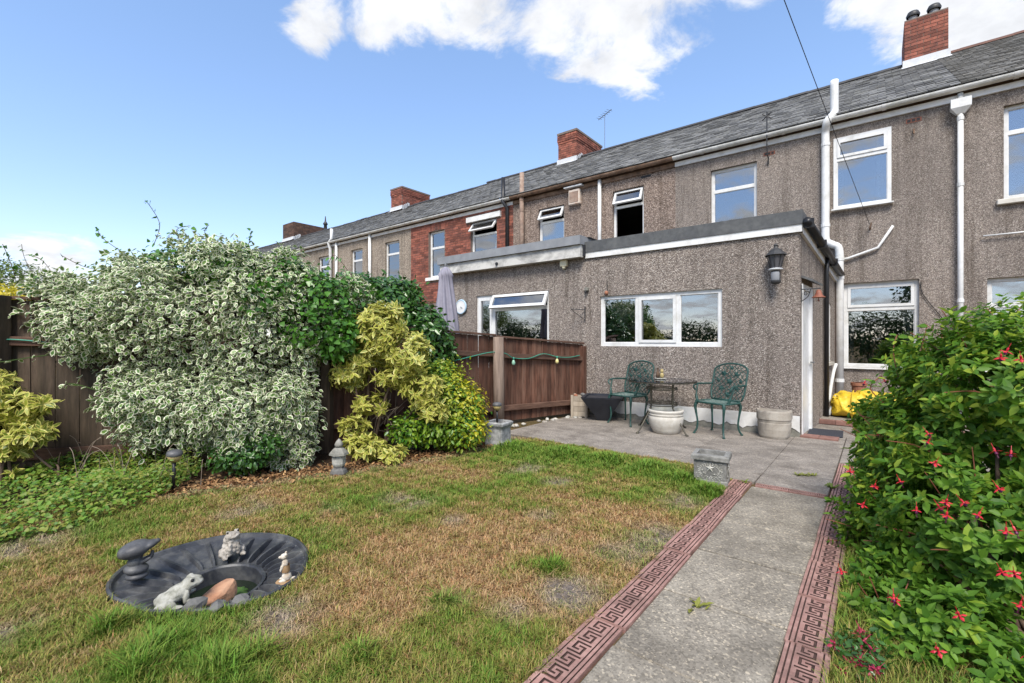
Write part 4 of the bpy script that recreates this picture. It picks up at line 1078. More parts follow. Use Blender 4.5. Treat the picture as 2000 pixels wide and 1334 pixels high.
for p, m in ((off(0, .36, 1.045), 'bulb_yellow'), (off(0, .84, 1.045), 'bulb_green'), (off(1, .34, 1.03), 'bulb_orange')):
    s = MB(); s.lathe([(.001, .012), (.015, .010), (.017, -.03), (.001, -.03)], p, 10); so_ = s.build('socket', 'wire_green', sl, smooth=True)
    s = MB(); s.lathe([(.012, -.028), (.022, -.05), (.030, -.075), (.026, -.10), (.012, -.112), (.001, -.114)], p, 12); s.build('bulb', m, so_, smooth=True)

# ------------------------------------------------------------------ cast metal chairs and table
def make_chair(loc, rz, label):
    t = thing('garden_chair', label, 'chair', loc, 'chairs at the patio table', rz)
    W, Dp, H = .25, .20, .445
    mb = MB()
    rim = [(W * math.cos(a) * (1.0 if math.sin(a) < 0 else .94), Dp * math.sin(a), H) for a in np.linspace(0, 2 * math.pi, 29)]
    rim = [(max(-W, min(W, x * 1.25)), max(-Dp, min(Dp, y * 1.18)), z) for x, y, z in rim]
    mb.tube(rim, .013, 7, False)
    seat = mb.build('seat', 'green_metal', t, smooth=True)
    mb = MB()
    for i in range(-6, 7):
        c = i * .07
        for s in (1, -1):
            pts = [(c + s * y, y) for y in np.linspace(-Dp, Dp, 9)]
            pts = [p for p in pts if abs(p[0]) < W - .005]
            if len(pts) > 1: mb.tube([(x, y, H - .002) for x, y in pts], .006, 5)
    mb.build('seat_lattice', 'green_metal', seat)
    # back: arched frame, leaning, filled with a lattice of stems and leaves
    def bk(u, v): u = u * 1.12; return Vector((u, Dp - .01 + .14 * v + .02 * (1 - (u / .26) ** 2), H + .02 + .50 * v))
    fr = [bk(-.20, 0)] + [bk(-.225, v) for v in (.2, .5, .75)] + [bk(.225 * math.cos(a), .80 + .20 * math.sin(a)) for a in np.linspace(math.pi * .96, math.pi * .04, 11)] + [bk(.225, v) for v in (.75, .5, .2)] + [bk(.20, 0)]
    mb = MB(); mb.tube(smooth_path(fr, 3), .013, 7); mb.tube([bk(-.20, 0), bk(0, -.01), bk(.20, 0)], .012, 6); back = mb.build('backrest', 'green_metal', t, smooth=True)
    def inside(u, v): return abs(u) < .222 and 0 <= v < (.80 + .20 * math.sqrt(max(0, 1 - (u / .225) ** 2)))
    mb = MB()
    for k in range(-8, 16):
        for s in (1, -1):
            seg = []
            for v in np.linspace(0, 1, 41):
                u = -.42 + k * .062 + s * v * .42 + (.42 if s < 0 else 0) + .012 * math.sin(v * 26 + k)
                if inside(u, v): seg.append(bk(u, v))
                elif len(seg) > 2: mb.tube(seg[::2], .0052, 5); seg = []
                else: seg = []
            if len(seg) > 2: mb.tube(seg[::2], .0052, 5)
    mb.build('lattice', 'green_metal', back)
    rr = random.Random(5)
    for u, v, s in ((-.09, .72, .045), (.08, .70, .045), (0, .50, .05), (-.10, .30, .042), (.11, .32, .042), (0, .13, .045), (-.15, .52, .032), (.15, .52, .032), (0, .88, .034)):
        c = bk(u, v); mb = MB(); n = 10
        ring = [c + Vector((math.cos(a), 0, math.sin(a))) * s * (.55 + .45 * abs(math.cos(2.5 * a))) + Vector((0, -.006, 0)) for a in np.linspace(0, 2 * math.pi, 20, endpoint=False)]
        mb.add([c + Vector((0, -.016, 0))] + ring, [(0, i + 1, (i + 1) % 20 + 1) for i in range(20)]); mb.add([c + Vector((0, .012, 0))] + ring, [(0, (i + 1) % 20 + 1, i + 1) for i in range(20)])
        mb.build('leaf_ornament', 'green_metal', back)
    for sx, sy in ((-1, -1), (1, -1), (-1, 1), (1, 1)):
        x, y = sx * .20, sy * .165
        pts = [(x, y, H), (x + sx * .018, y + sy * .02, H - .06), (x + sx * .008, y + sy * .012, H - .16), (x - sx * .004, y, H - .28), (x + sx * .002, y + sy * .01, .07), (x + sx * .028, y + sy * .035, .010)]
        mb = MB(); mb.tube(smooth_path(pts, 4), [.027 - .014 * min(1, i / 9) for i in range(21)], 8); mb.lathe([(.016, 0), (.02, .008), (.012, .02)], (x + sx * .028, y + sy * .035, 0), 8); mb.build('leg', 'green_metal', t, smooth=True)
    for sx in (-1, 1):
        pts = [bk(sx * .222, .42), Vector((sx * .27, .08, H + .235)), Vector((sx * .285, -.06, H + .235)), Vector((sx * .285, -.13, H + .20)), Vector((sx * .26, -.125, H + .15))]
        mb = MB(); mb.tube(smooth_path(pts, 5), .013, 7); mb.tube(smooth_path([(sx * .235, -.12, H), (sx * .265, -.10, H + .10), (sx * .28, -.05, H + .225)], 4), [.02] * 4 + [.012] * 5, 7)
        mb.build('armrest', 'green_metal', t, smooth=True)
    return t
make_chair((-3.05, 6.80, TOP), R(-17), 'green cast metal lattice chair beside the dark tapered planter')
make_chair((-1.72, 6.76, TOP), R(-20), 'green cast metal lattice chair between the glass table and curved stone planter')
tb = thing('patio_table', 'round glass-topped metal bistro table between two green chairs', 'table', (-2.42, 6.55, TOP), rz=R(20))
mb = MB(); mb.lathe([(.001, .722), (.47, .722), (.474, .726), (.47, .730), (.001, .730)], (0, 0, 0), 40); mb.build('table_top', 'clear_glass', tb, smooth=False)
mb = MB(); mb.lathe([(.463, .702), (.475, .702), (.475, .7205), (.463, .7205), (.463, .702)], (0, 0, 0), 40); mb.build('rim', 'table_metal', tb)
for k in range(4):
    a = math.pi / 4 + k * math.pi / 2; c_, s_ = math.cos(a), math.sin(a)
    prof = [(.46, .708), (.26, .708), (.235, .695), (.215, .65), (.205, .50), (.205, .36), (.235, .30), (.42, .045), (.46, .01)]
    mb = MB(); mb.tube(smooth_path([(r * c_, r * s_, z) for r, z in prof], 3), .0115, 7); mb.lathe([(.018, 0), (.02, .012), (.012, .022)], (.46 * c_, .46 * s_, 0), 8); mb.build('leg', 'table_metal', tb, smooth=True)
for z in (.62, .60, .40, .375):
    mb = MB(); mb.tube([(.21 * math.cos(a), .21 * math.sin(a), z) for a in np.linspace(0, 2 * math.pi, 25)], .008, 6, False); mb.build('ring', 'table_metal', tb, smooth=True)
# ornament on the table: little owl-like jar with a dark bottle on a dish
tz = TOP + .731
oc_ = (-2.47, 6.62, tz)
mb = MB(); mb.lathe([(.001, 0), (.075, .002), (.085, .014), (.07, .018), (.001, .012)], oc_, 16); tag(mb.build('dish', 'stone_white', loc=oc_, smooth=True), 'small pale dish on the glass table under two ornaments', 'dish')
c = Vector(oc_) + Vector((.028, -.008, .016)); blob_mesh('figurine', [((0, 0, .04), (.03, .028, .04), (0, 0, 0)), ((0, 0, .10), (.024, .022, .026), (0, 0, 0)), ((-.012, 0, .125), (.008, .006, .012), (0, 0, 0)), ((.012, 0, .125), (.008, .006, .012), (0, 0, 0))], 'lens_amber', loc=c, voxel=.004); tag(bpy.data.objects['figurine'], 'small ochre owl-shaped figurine on the glass table', 'figurine')
mb = MB(); c = Vector(oc_) + Vector((-.036, .0, .016)); mb.lathe([(.001, 0), (.026, .002), (.028, .06), (.022, .085), (.012, .10), (.012, .15), (.015, .152), (.001, .154)], c, 12); tag(mb.build('bottle', 'bark', loc=c, smooth=True), 'small dark brown bottle on the glass table beside a figurine', 'bottle')

# ------------------------------------------------------------------ planters and pots
c = (-2.33, 6.46, TOP)
t = thing('plant_pot', 'round cream ribbed plant pot standing under the glass table', 'pot', c)
mb = MB(); mb.lathe([(.16, 0), (.175, .005), (.195, .05), (.222, .12), (.235, .19), (.232, .235), (.222, .245), (.236, .255), (.236, .268), (.222, .276), (.238, .29), (.242, .31), (.236, .325), (.212, .325), (.205, .26)], c, 36); mb.build('body', 'pot_cream', t, smooth=True)
mb = MB(); mb.lathe([(.001, .275), (.208, .27)], c, 24); mb.build('soil', 'soil', t)
# tapered square planter
c = Vector((-3.50, 6.86, TOP)); t = thing('planter', 'dark navy square planter tapering to a narrow foot by the fence end', 'planter', c)
def frustum(mb, c, w0, w1, z0, z1, rot):
    vs = []
    for w, z in ((w0, z0), (w1, z1)):
        for a in range(4):
            an = rot + math.pi / 4 + a * math.pi / 2; vs.append(c + Vector((math.cos(an) * w * .7071, math.sin(an) * w * .7071, z)))
    mb.add(vs, [(0, 1, 5, 4), (1, 2, 6, 5), (2, 3, 7, 6), (3, 0, 4, 7), (3, 2, 1, 0)]); return vs
mb = MB(); rot = R(20); frustum(mb, c, .15, .62, 0, .37, rot); frustum(mb, c, .62, .64, .37, .395, rot)
ro = [c + Vector((math.cos(rot + math.pi / 4 + a * math.pi / 2), math.sin(rot + math.pi / 4 + a * math.pi / 2), 0)) * .64 * .7071 + Vector((0, 0, .395)) for a in range(4)]
ri = [c + Vector((math.cos(rot + math.pi / 4 + a * math.pi / 2), math.sin(rot + math.pi / 4 + a * math.pi / 2), 0)) * .55 * .7071 + Vector((0, 0, .39)) for a in range(4)]
rd = [p + Vector((0, 0, -.06)) for p in ri]
mb.add(ro + ri + rd, [(i, (i + 1) % 4, 4 + (i + 1) % 4, 4 + i) for i in range(4)] + [(4 + i, 4 + (i + 1) % 4, 8 + (i + 1) % 4, 8 + i) for i in range(4)]); mb.build('body', 'navy_plastic', t)
mb = MB(); mb.add(rd, [(0, 1, 2, 3)]); mb.build('soil', 'soil', t)
# wooden box planter
c = Vector((-3.97, 6.93, TOP)); t = thing('wooden_planter', 'small pale wooden box planter against the fence end post', 'planter', c)
M = Matrix.Translation(c) @ Matrix.Rotation(R(20), 4, 'Z')
for i in range(4):
    z = .02 + i * .085
    for sy in (-1, 1): mb = MB(); mb.box(-.115, .115, sy * .11 - .009, sy * .11 + .009, z, z + .08, M); mb.build('slat', 'crate_wood', t)
    for sx in (-1, 1): mb = MB(); mb.box(sx * .106 - .009, sx * .106 + .009, -.1, .1, z, z + .08, M); mb.build('slat', 'crate_wood', t)
for sx in (-1, 1):
    for sy in (-1, 1): mb = MB(); mb.box(sx * .118 - .02, sx * .118 + .02, sy * .125 - .012, sy * .125 + .012, 0, .375, M); mb.build('corner_post', 'crate_wood', t)
mb = MB(); mb.box(-.097, .097, -.1, .1, .05, .33, M); mb.build('soil', 'soil', t)
c2 = M @ Vector((-.07, -.05, .34)); blob_mesh('stone', [((0, 0, .02), (.04, .03, .03), (0, 0, 0))], 'terracotta', loc=c2, voxel=.006, rough=.01); tag(bpy.data.objects['stone'], 'small orange pebble lying in the wooden box planter', 'stone')
c2 = M @ Vector((.05, .02, .34)); o = blob_mesh('stone', [((0, 0, .025), (.055, .04, .035), (0, .2, 0))], 'rock_grey', loc=c2, voxel=.006, rough=.012); tag(o, 'small grey stone lying in the wooden box planter', 'stone')
# curved stone planter at the corner of the extension
c = Vector((-1.08, 7.04, TOP)); t = thing('stone_planter', 'tan bow-fronted stone planter at the extension corner', 'planter', c)
def dshape(w, d, n=16):
    return [(w * math.cos(a), -d * abs(math.sin(a)) ** .8) for a in np.linspace(math.pi, 2 * math.pi, n)] + [(w, .09), (-w, .09)]
prof = [(.80, 0, 1), (.86, .03, 1), (.93, .12, 1), (.95, .20, 1), (.93, .205, 1), (.96, .24, 1), (1.0, .25, 1), (1.0, .345, 1), (.97, .365, 1), (.86, .365, 0), (.84, .28, 0)]
mb = MB(); base = dshape(.205, .20); n = len(base); vs = []
for s, z, _ in prof:
    vs += [c + Vector((x * s, (y - .0) * s, z)) for x, y in base]
fs = [(i * n + j, i * n + (j + 1) % n, (i + 1) * n + (j + 1) % n, (i + 1) * n + j) for i in range(len(prof) - 1) for j in range(n)]
mb.add(vs, fs + [tuple(range(n))[::-1]]); mb.build('body', 'planter_tan', t)
mb = MB(); mb.add([c + Vector((x * .86, y * .86, .30)) for x, y in base], [tuple(range(n))]); mb.build('soil', 'soil', t)
# stone trough with star relief at the path
c = Vector((-1.19, 4.47, .012)); rz = R(8)
t = thing('stone_trough', 'square grey stone planter with star relief at the corner of the path', 'planter', c, rz=rz)
w, d, h = .148, .125, .27
mb = MB(); mb.box(-w + .012, w - .012, -d + .012, d - .012, .04, h - .045)
mb.box(-w + .004, w - .004, -d + .004, d - .004, 0, .045)
body = mb.build('body', 'rim_stone', t, bevel=.005)
mb = MB()
out = [(-w - .01, -d - .01), (w + .01, -d - .01), (w + .01, d + .01), (-w - .01, d + .01)]; inn = [(-w + .035, -d + .035), (w - .035, -d + .035), (w - .035, d - .035), (-w + .035, d - .035)]
zz0, zz1 = h - .047, h
vs = [(x, y, zz0) for x, y in out] + [(x, y, zz1 - .012) for x, y in out] + [(x * .95, y * .94, zz1) for x, y in out] + [(x, y, zz1) for x, y in inn] + [(x, y, h - .15) for x, y in inn]
mb.add(vs, [(k * 4 + i, k * 4 + (i + 1) % 4, (k + 1) * 4 + (i + 1) % 4, (k + 1) * 4 + i) for k in range(4) for i in range(4)] + [(3, 2, 1, 0)]); mb.build('rim', 'rim_stone', t)
mb = MB(); mb.box(-w + .036, w - .036, -d + .036, d - .036, h - .16, h - .125); mb.build('soil', 'soil', t)
def relief(face):
    """five-pointed star in a wreath, raised on the face"""
    def P(u, v, o): return (u, -d + .012 - o, v) if face == 'front' else (w - .012 + o, u, v)
    cz = .128; mb = MB()
    star = [((.042 if i % 2 == 0 else .018) * math.cos(math.pi / 2 + i * math.pi / 5), cz + .025 + (.042 if i % 2 == 0 else .018) * math.sin(math.pi / 2 + i * math.pi / 5)) for i in range(10)]
    mb.add([P(0, cz + .025, .016)] + [P(u, v, .002) for u, v in star], [(0, i + 1, (i + 1) % 10 + 1) for i in range(10)]); mb.build('star', 'stone_white', body)
    mb = MB(); rr = random.Random(3)
    for i in range(26):
        a = i / 26 * 2 * math.pi; u, v = .088 * math.cos(a), cz + .062 * math.sin(a)
        for k in (-1, 1):
            q = .018; a2 = a + math.pi / 2 + k * .7
            mb.add([P(u, v, .001), P(u + q * math.cos(a2) * .6 - q * .3 * math.sin(a2), v + q * .6 * math.sin(a2) + q * .3 * math.cos(a2), .006), P(u + q * math.cos(a2) * 1.2, v + q * 1.2 * math.sin(a2), .002), P(u + q * math.cos(a2) * .6 + q * .3 * math.sin(a2), v + q * .6 * math.sin(a2) - q * .3 * math.cos(a2), .006)], [(0, 1, 2, 3)])
    for i in range(14):
        u = -.11 + i * .017; mb.add([P(u, .055, .001), P(u + .012, .055, .001), P(u + .006, .07, .008)], [(0, 1, 2)])
    for i in range(70):
        u, v = rr.uniform(-.115, .115), rr.uniform(.06, .205)
        if math.hypot(u, v - cz - .025) < .05: continue
        q = rr.uniform(.010, .018); a2 = rr.uniform(0, 6.28)
        mb.add([P(u, v, .001), P(u + q * math.cos(a2) * .6 - q * .35 * math.sin(a2), v + q * .6 * math.sin(a2) + q * .35 * math.cos(a2), .007), P(u + q * math.cos(a2) * 1.2, v + q * 1.2 * math.sin(a2), .002), P(u + q * math.cos(a2) * .6 + q * .35 * math.sin(a2), v + q * .6 * math.sin(a2) - q * .35 * math.cos(a2), .007)], [(0, 1, 2, 3)])
    mb.build('wreath', 'stone_white', body)
relief('front'); relief('side')
# round-cornered stone pot with solar light beside the fence pole
c = G(963, 873) + Vector((0, .10, .005)); t = thing('stone_planter', 'rough grey stone planter holding a solar light beside the fence pole', 'planter', c)
mb = MB()
prof = [(.135, 0), (.14, .04), (.13, .06), (.128, .22), (.15, .245), (.158, .27), (.15, .295), (.115, .30), (.11, .25)]
mb.lathe(prof, c, 4, M=Matrix.Rotation(R(45 + 10), 4, 'Z') @ Matrix.Diagonal((1.3, 1.3, 1, 1))); mb.build('body', 'trough_stone', t, bevel=.012)
mb = MB(); mb.lathe([(.001, .26), (.15, .255)], c, 8); mb.build('soil', 'soil', t)
def solar_light(c, label, h, tilt, cap='figure_grey'):
    t = thing('solar_light', label, 'garden light', c, 'solar stake lights'); M = Matrix.Rotation(tilt, 4, 'Y')
    mb = MB(); mb.tube([Vector(c) + M @ Vector((0, 0, z)) for z in (0, h)], .014, 8); mb.build('stake', 'black_plastic', t, smooth=True)
    b = Vector(c) + M @ Vector((0, 0, h))
    mb = MB(); mb.lathe([(.001, 0), (.03, .002), (.048, .03), (.055, .055), (.05, .062), (.001, .062)], b, 14, M=M); mb.build('lens', 'lens_amber', t, smooth=True)
    mb = MB(); mb.lathe([(.058, .058), (.062, .066), (.056, .09), (.03, .102), (.001, .104)], b, 14, M=M); mb.build('cap', cap, t, smooth=True)
solar_light(c + Vector((-.01, -.01, .25)), 'black solar light standing in the rough stone planter', .18, 0)
solar_light(G(338, 962), 'black solar stake light with amber lens in the flower bed', .27, R(7))
# pagoda lantern
c = G(662, 930); t = thing('stone_lantern', 'small weathered stone pagoda lantern at the edge of the flower bed', 'ornament', c)
mb = MB(); mb.lathe([(.075, 0), (.082, .03), (.072, .06), (.05, .08), (.055, .10)], c, 6); mb.build('base', 'rock_grey', t)
mb = MB(); mb.lathe([(.055, .10), (.062, .12), (.064, .185), (.055, .20)], c, 6); mb.build('light_box', 'stone_white', t)
mb = MB(); mb.lathe([(.05, .195), (.092, .205), (.085, .225), (.055, .26), (.035, .275)], c, 6); mb.build('roof', 'old_stone', t)
mb = MB(); mb.lathe([(.02, .27), (.036, .285), (.042, .305), (.03, .33), (.012, .35), (.001, .36)], c, 10); mb.build('finial', 'old_stone', t, smooth=True)

# ------------------------------------------------------------------ pond with its ornaments
t = thing('garden_pond', 'black ribbed preformed plastic pond sunk in the lawn', 'pond', PC)
N = len(PT); rings = []
def ring(fr, z, rib=0.0):
    out = []
    for i in range(N):
        r = PRI[i] + (PRO[i] - PRI[i]) * fr if fr >= 0 else PRI[i] * (1 + fr)
        ph = (i % 14) / 14
        dz = rib * (.55 if ph < .2 else -.5 * (ph - .2))
        out.append(PC + Vector((math.cos(PT[i]) * r, math.sin(PT[i]) * r, z + dz)))
    return out
rings = [ring(1.03, -.02), ring(1.03, .028), ring(.985, .036), ring(.955, .032), ring(.93, .012), ring(.90, .008, .006), ring(.75, .002, .030), ring(.5, -.006, .044), ring(.25, -.014, .044), ring(.12, -.020, .030), ring(.08, -.030), ring(.06, -.012), ring(.0, -.010), ring(-.03, -.02), ring(-.06, -.14), ring(-.12, -.26), ring(-.97, -.27)]
mb = MB(); mb.add([v for r in rings for v in r], [(k * N + i, k * N + (i + 1) % N, (k + 1) * N + (i + 1) % N, (k + 1) * N + i) for k in range(len(rings) - 1) for i in range(N)]); mb.build('liner', 'liner', t, smooth=False)
mb = MB(); wr = ring(-.05, -.10); mb.add([PC + Vector((0, 0, -.10))] + wr, [(0, i + 1, (i + 1) % N + 1) for i in range(N)]); mb.build('water', 'pond_water', t)
rw = random.Random(8)
pp = []
for i in range(26):
    a = rw.uniform(-1.2, 1.6) + .5; r = rw.uniform(.05, .16); pp.append(((math.cos(a) * r, math.sin(a) * r, -.102), (rw.uniform(.025, .05), rw.uniform(.025, .05), .014), (0, 0, a)))
o = blob_mesh('pond_weed', pp, 'algae', loc=PC, voxel=.007, smooth=1, rough=.012, rscale=60); tag(o, 'bright green weed floating in the pond', 'pond weed', kind='stuff')
# orange rock leaning across the opening
rc = G(416, 1160) + Vector((0, .0, -.085))
bm = bmesh.new()
u = (G(470, 1130) - G(395, 1168)); u.z = 0; u.normalize(); wv = Vector((-u.y, u.x, 0))
pts = [(-.13, -.05, 0), (.13, -.05, .02), (.14, .06, .03), (-.10, .07, .0), (-.125, -.045, .07), (.05, -.06, .10), (.145, -.03, .15), (.13, .05, .14), (.02, .06, .10), (-.09, .05, .08)]
for p in pts: bm.verts.new((u * p[0] + wv * p[1] + Vector((0, 0, p[2]))) * .84)
bmesh.ops.convex_hull(bm, input=bm.verts)
bmesh.ops.subdivide_edges(bm, edges=bm.edges, cuts=3, use_grid_fill=True)
from mathutils import noise as nz
for v in bm.verts: v.co += Vector((nz.noise(v.co * 14), nz.noise(v.co * 14 + Vector((5, 0, 0))), nz.noise(v.co * 14 + Vector((0, 9, 0))))) * .012
[bmesh.ops.smooth_vert(bm, verts=bm.verts, factor=.4, use_axis_x=True, use_axis_y=True, use_axis_z=True) for _ in range(2)]
me = bpy.data.meshes.new('rock'); bm.to_mesh(me); bm.free()
tag(link_mesh('rock', me, 'rock_orange', loc=rc), 'angular orange rock lying across the pond opening', 'rock')
def stone(c, s, m, label, group=None, seed=0):
    rr = random.Random(seed); bm = bmesh.new(); bmesh.ops.create_icosphere(bm, subdivisions=2, radius=1)
    o3 = Vector((rr.random() * 9, rr.random() * 9, 0))
    for v in bm.verts: v.co = Vector((v.co.x * s[0], v.co.y * s[1], v.co.z * s[2])) * (1 + .35 * nz.noise(v.co * 1.3 + o3))
    bmesh.ops.rotate(bm, verts=bm.verts, matrix=Matrix.Rotation(rr.random() * 3, 3, 'Z'))
    me = bpy.data.meshes.new('stone'); bm.to_mesh(me); bm.free()
    return tag(link_mesh('stone', me, m, loc=Vector(c) + Vector((0, 0, s[2] * .5))), label, 'stone', group)
for i, (px, py) in enumerate(((380, 1190), (425, 1196), (470, 1184))): stone(G(px, py), (.05, .04, .035), 'rock_grey', 'grey stone on the pond rim beside the white frog', 'stones on the pond rim', i)
# frogs
def frog(c, rz, s, m, label, up=0):
    t = blob_mesh('frog_ornament', [(p, r, e) for p, r, e in (
        ((0, 0, .055 * s), (.095 * s, .062 * s, .050 * s), (0, -.32, 0)), ((-.055 * s, 0, .042 * s), (.06 * s, .066 * s, .042 * s), (0, 0, 0)),
        ((.085 * s, 0, .096 * s), (.062 * s, .060 * s, .034 * s), (0, -.12, 0)), ((.118 * s, 0, .090 * s), (.034 * s, .050 * s, .022 * s), (0, 0, 0)),
        ((.085 * s, .036 * s, .122 * s), (.021 * s, .018 * s, .016 * s), (0, 0, 0)), ((.085 * s, -.036 * s, .122 * s), (.021 * s, .018 * s, .016 * s), (0, 0, 0)),
        ((-.06 * s, .07 * s, .030 * s), (.06 * s, .024 * s, .03 * s), (0, 0, .3)), ((-.06 * s, -.07 * s, .030 * s), (.06 * s, .024 * s, .03 * s), (0, 0, -.3)),
        ((-.015 * s, .088 * s, .010 * s), (.05 * s, .02 * s, .011 * s), (0, 0, .5)), ((-.015 * s, -.088 * s, .010 * s), (.05 * s, .02 * s, .011 * s), (0, 0, -.5)),
        ((.05 * s, .052 * s, .032 * s), (.016 * s, .016 * s, .042 * s), (0, .3, 0)), ((.05 * s, -.052 * s, .032 * s), (.016 * s, .016 * s, .042 * s), (0, .3, 0)),
        ((.075 * s, .064 * s, .008 * s), (.034 * s, .018 * s, .010 * s), (0, 0, .4)), ((.075 * s, -.064 * s, .008 * s), (.034 * s, .018 * s, .010 * s), (0, 0, -.4)))], m, loc=c, voxel=.0055 * s, smooth=2, rough=.004 * s, rscale=60)
    t.rotation_euler = (0, -up, rz)
    for sy in (-1, 1):
        e = MB(); e.lathe(sphere_prof(.0105 * s, 0, 6), Vector(c) + Vector((.092 * s, sy * .047 * s, .124 * s)), 10); e.build('eye', 'cable_black', t, smooth=True)
    return tag(t, label, 'ornament')
def az(p, q): d = G(*q) - G(*p); return math.atan2(d.y, d.x)
frog(G(346, 1182) + Vector((0, 0, .012)), az((310, 1190), (400, 1165)), 0.78, 'frog_stone', 'large whitish stone frog crouching on the pond rim by the orange rock', .12)
c = G(452, 1090) + Vector((0, 0, .016)); rz = az((452, 1090), (480, 1112))
o = blob_mesh('frog_ornament', [((0, 0, .052), (.050, .050, .052), (0, -.2, 0)), ((.004, 0, .095), (.042, .044, .034), (0, -.1, 0)), ((.020, 0, .122), (.040, .040, .024), (0, -.25, 0)), ((.014, .024, .143), (.014, .013, .013), (0, 0, 0)), ((.014, -.024, .143), (.014, .013, .013), (0, 0, 0)),
    ((.0, .046, .026), (.042, .022, .028), (0, 0, .3)), ((.0, -.046, .026), (.042, .022, .028), (0, 0, -.3)), ((.040, .046, .008), (.030, .015, .010), (0, 0, .3)), ((.040, -.046, .008), (.030, .015, .010), (0, 0, -.3)), ((.040, .022, .045), (.013, .012, .040), (0, .15, 0)), ((.040, -.022, .045), (.013, .012, .040), (0, .15, 0))], 'stone_speckled', loc=c, voxel=.0045, smooth=1, rough=.007, rscale=70)
o.rotation_euler = (0, 0, rz); tag(o, 'brown speckled stone frog sitting upright on the far pond rim', 'ornament')
for sy in (-1, 1): mb = MB(); mb.lathe(sphere_prof(.007, 0, 6), c + Vector((.024, sy * .028, .145)), 8); mb.build('eye', 'cable_black', o, smooth=True)
# slender animal figure on a base
c = G(558, 1140) + Vector((0, 0, .012)); rz = az((558, 1140), (500, 1150))
t = thing('figurine', 'cream and brown animal figurine standing upright on the pond rim', 'ornament', c, rz=rz); t.scale = (.72,) * 3
o = blob_mesh('body', [((0, 0, .075), (.026, .024, .05), (0, .1, 0)), ((.004, 0, .135), (.021, .02, .034), (0, .1, 0)), ((-.006, .0, .035), (.034, .032, .032), (0, 0, 0)), ((.012, 0, .185), (.026, .022, .022), (0, .2, 0)), ((.036, 0, .182), (.014, .011, .010), (0, .2, 0)), ((-.002, .02, .205), (.009, .006, .012), (.3, 0, 0)), ((-.002, -.02, .205), (.009, .006, .012), (-.3, 0, 0)), ((.024, .018, .11), (.01, .009, .034), (0, -.4, 0)), ((.024, -.018, .11), (.01, .009, .034), (0, -.4, 0)), ((-.05, 0, .012), (.04, .012, .012), (0, 0, .3)), ((.02, .022, .012), (.026, .012, .012), (0, 0, 0)), ((.02, -.022, .012), (.026, .012, .012), (0, 0, 0))], 'figure_cream', t, voxel=.004, smooth=1, rough=.002, rscale=80)
mb = MB(); mb.lathe([(.001, -.012), (.062, -.012), (.066, 0), (.058, .008), (.001, .01)], (-.01, 0, 0), 18, 1.2, .9); mb.build('base', 'figure_brown', t)
mb = MB(); mb.lathe([(.028, .07), (.030, .085), (.027, .11), (.0285, .125)], (0, 0, 0), 14); mb.build('waistcoat', 'figure_brown', t, smooth=True)
# dark figure under a broad leaf-like cap
c = G(268, 1142) + Vector((0, 0, .03)); rz = az((268, 1142), (330, 1130))
t = thing('figurine', 'dark grey figurine crouching under a broad leaf cap on the pond rim', 'ornament', c, rz=rz); t.scale = (.84,) * 3
o = blob_mesh('body', [((0, 0, .022), (.062, .058, .026), (0, 0, 0)), ((-.005, 0, .065), (.066, .06, .035), (0, .1, 0)), ((-.01, 0, .11), (.042, .042, .04), (0, .15, 0)), ((.0, 0, .155), (.036, .036, .034), (0, 0, 0)), ((.045, .02, .115), (.04, .012, .013), (0, -.5, .2)), ((.045, -.02, .115), (.04, .012, .013), (0, -.5, -.2)), ((.075, 0, .14), (.012, .012, .03), (0, .2, 0))], 'figure_grey', t, voxel=.005, smooth=1)
o = blob_mesh('leaf_cap', [((-.012, 0, .19), (.092, .08, .052), (0, -.22, 0)), ((.06, 0, .205), (.05, .05, .026), (0, -.3, 0)), ((.105, .0, .222), (.017, .017, .016), (0, 0, 0))], 'figure_grey', t, voxel=.006, smooth=2)

# ------------------------------------------------------------------ things fixed to or standing by the walls
c = Vector((-1.07, E0, 2.36)); t = thing('wall_lantern', 'black coach lantern with sensor on the extension wall', 'lantern', c)
cy = E0 - .13
mb = MB(); mb.box(c.x - .035, c.x + .035, E0 - .018, E0 + .0, 2.20, 2.40); mb.tube([(c.x, E0 - .01, 2.26), (c.x, E0 - .07, 2.245), (c.x, cy, 2.27)], .014, 8); mb.build('bracket', 'lantern_black', t)
mb = MB(); mb.lathe([(.13, 2.455), (.135, 2.462), (.10, 2.50), (.07, 2.535), (.03, 2.56), (.022, 2.58), (.03, 2.595), (.012, 2.62), (.001, 2.625)], (c.x, cy, 0), 8); mb.build('lid', 'lantern_black', t)
for i in range(8):
    a = i * math.pi / 4; mb = MB(); mb.tube([(c.x + .062 * math.cos(a), cy + .062 * math.sin(a), 2.285), (c.x + .108 * math.cos(a), cy + .108 * math.sin(a), 2.46)], .006, 6); mb.build('glazing_bar', 'lantern_black', t)
mb = MB(); mb.lathe([(.055, 2.285), (.1, 2.46)], (c.x, cy, 0), 16); mb.build('glass', 'lantern_glass', t, smooth=True)
mb = MB(); mb.lathe([(.04, 2.255), (.085, 2.265), (.088, 2.28), (.06, 2.288), (.001, 2.288)], (c.x, cy, 0), 16); mb.build('collar', 'lead_white', t, smooth=True)
mb = MB(); mb.lathe([(.05, 2.252), (.058, 2.24), (.058, 2.13), (.062, 2.12), (.06, 2.09), (.04, 2.075), (.001, 2.072)], (c.x, cy, 0), 16); mb.build('sensor', 'lantern_black', t, smooth=True)
mb = MB(); mb.lathe([(.0595, 2.125), (.063, 2.15), (.063, 2.21), (.0595, 2.235)], (c.x, cy - .002, 0), 16, seg=(.6, .9)); mb.build('sensor_window', 'lead_grey', t, smooth=True)
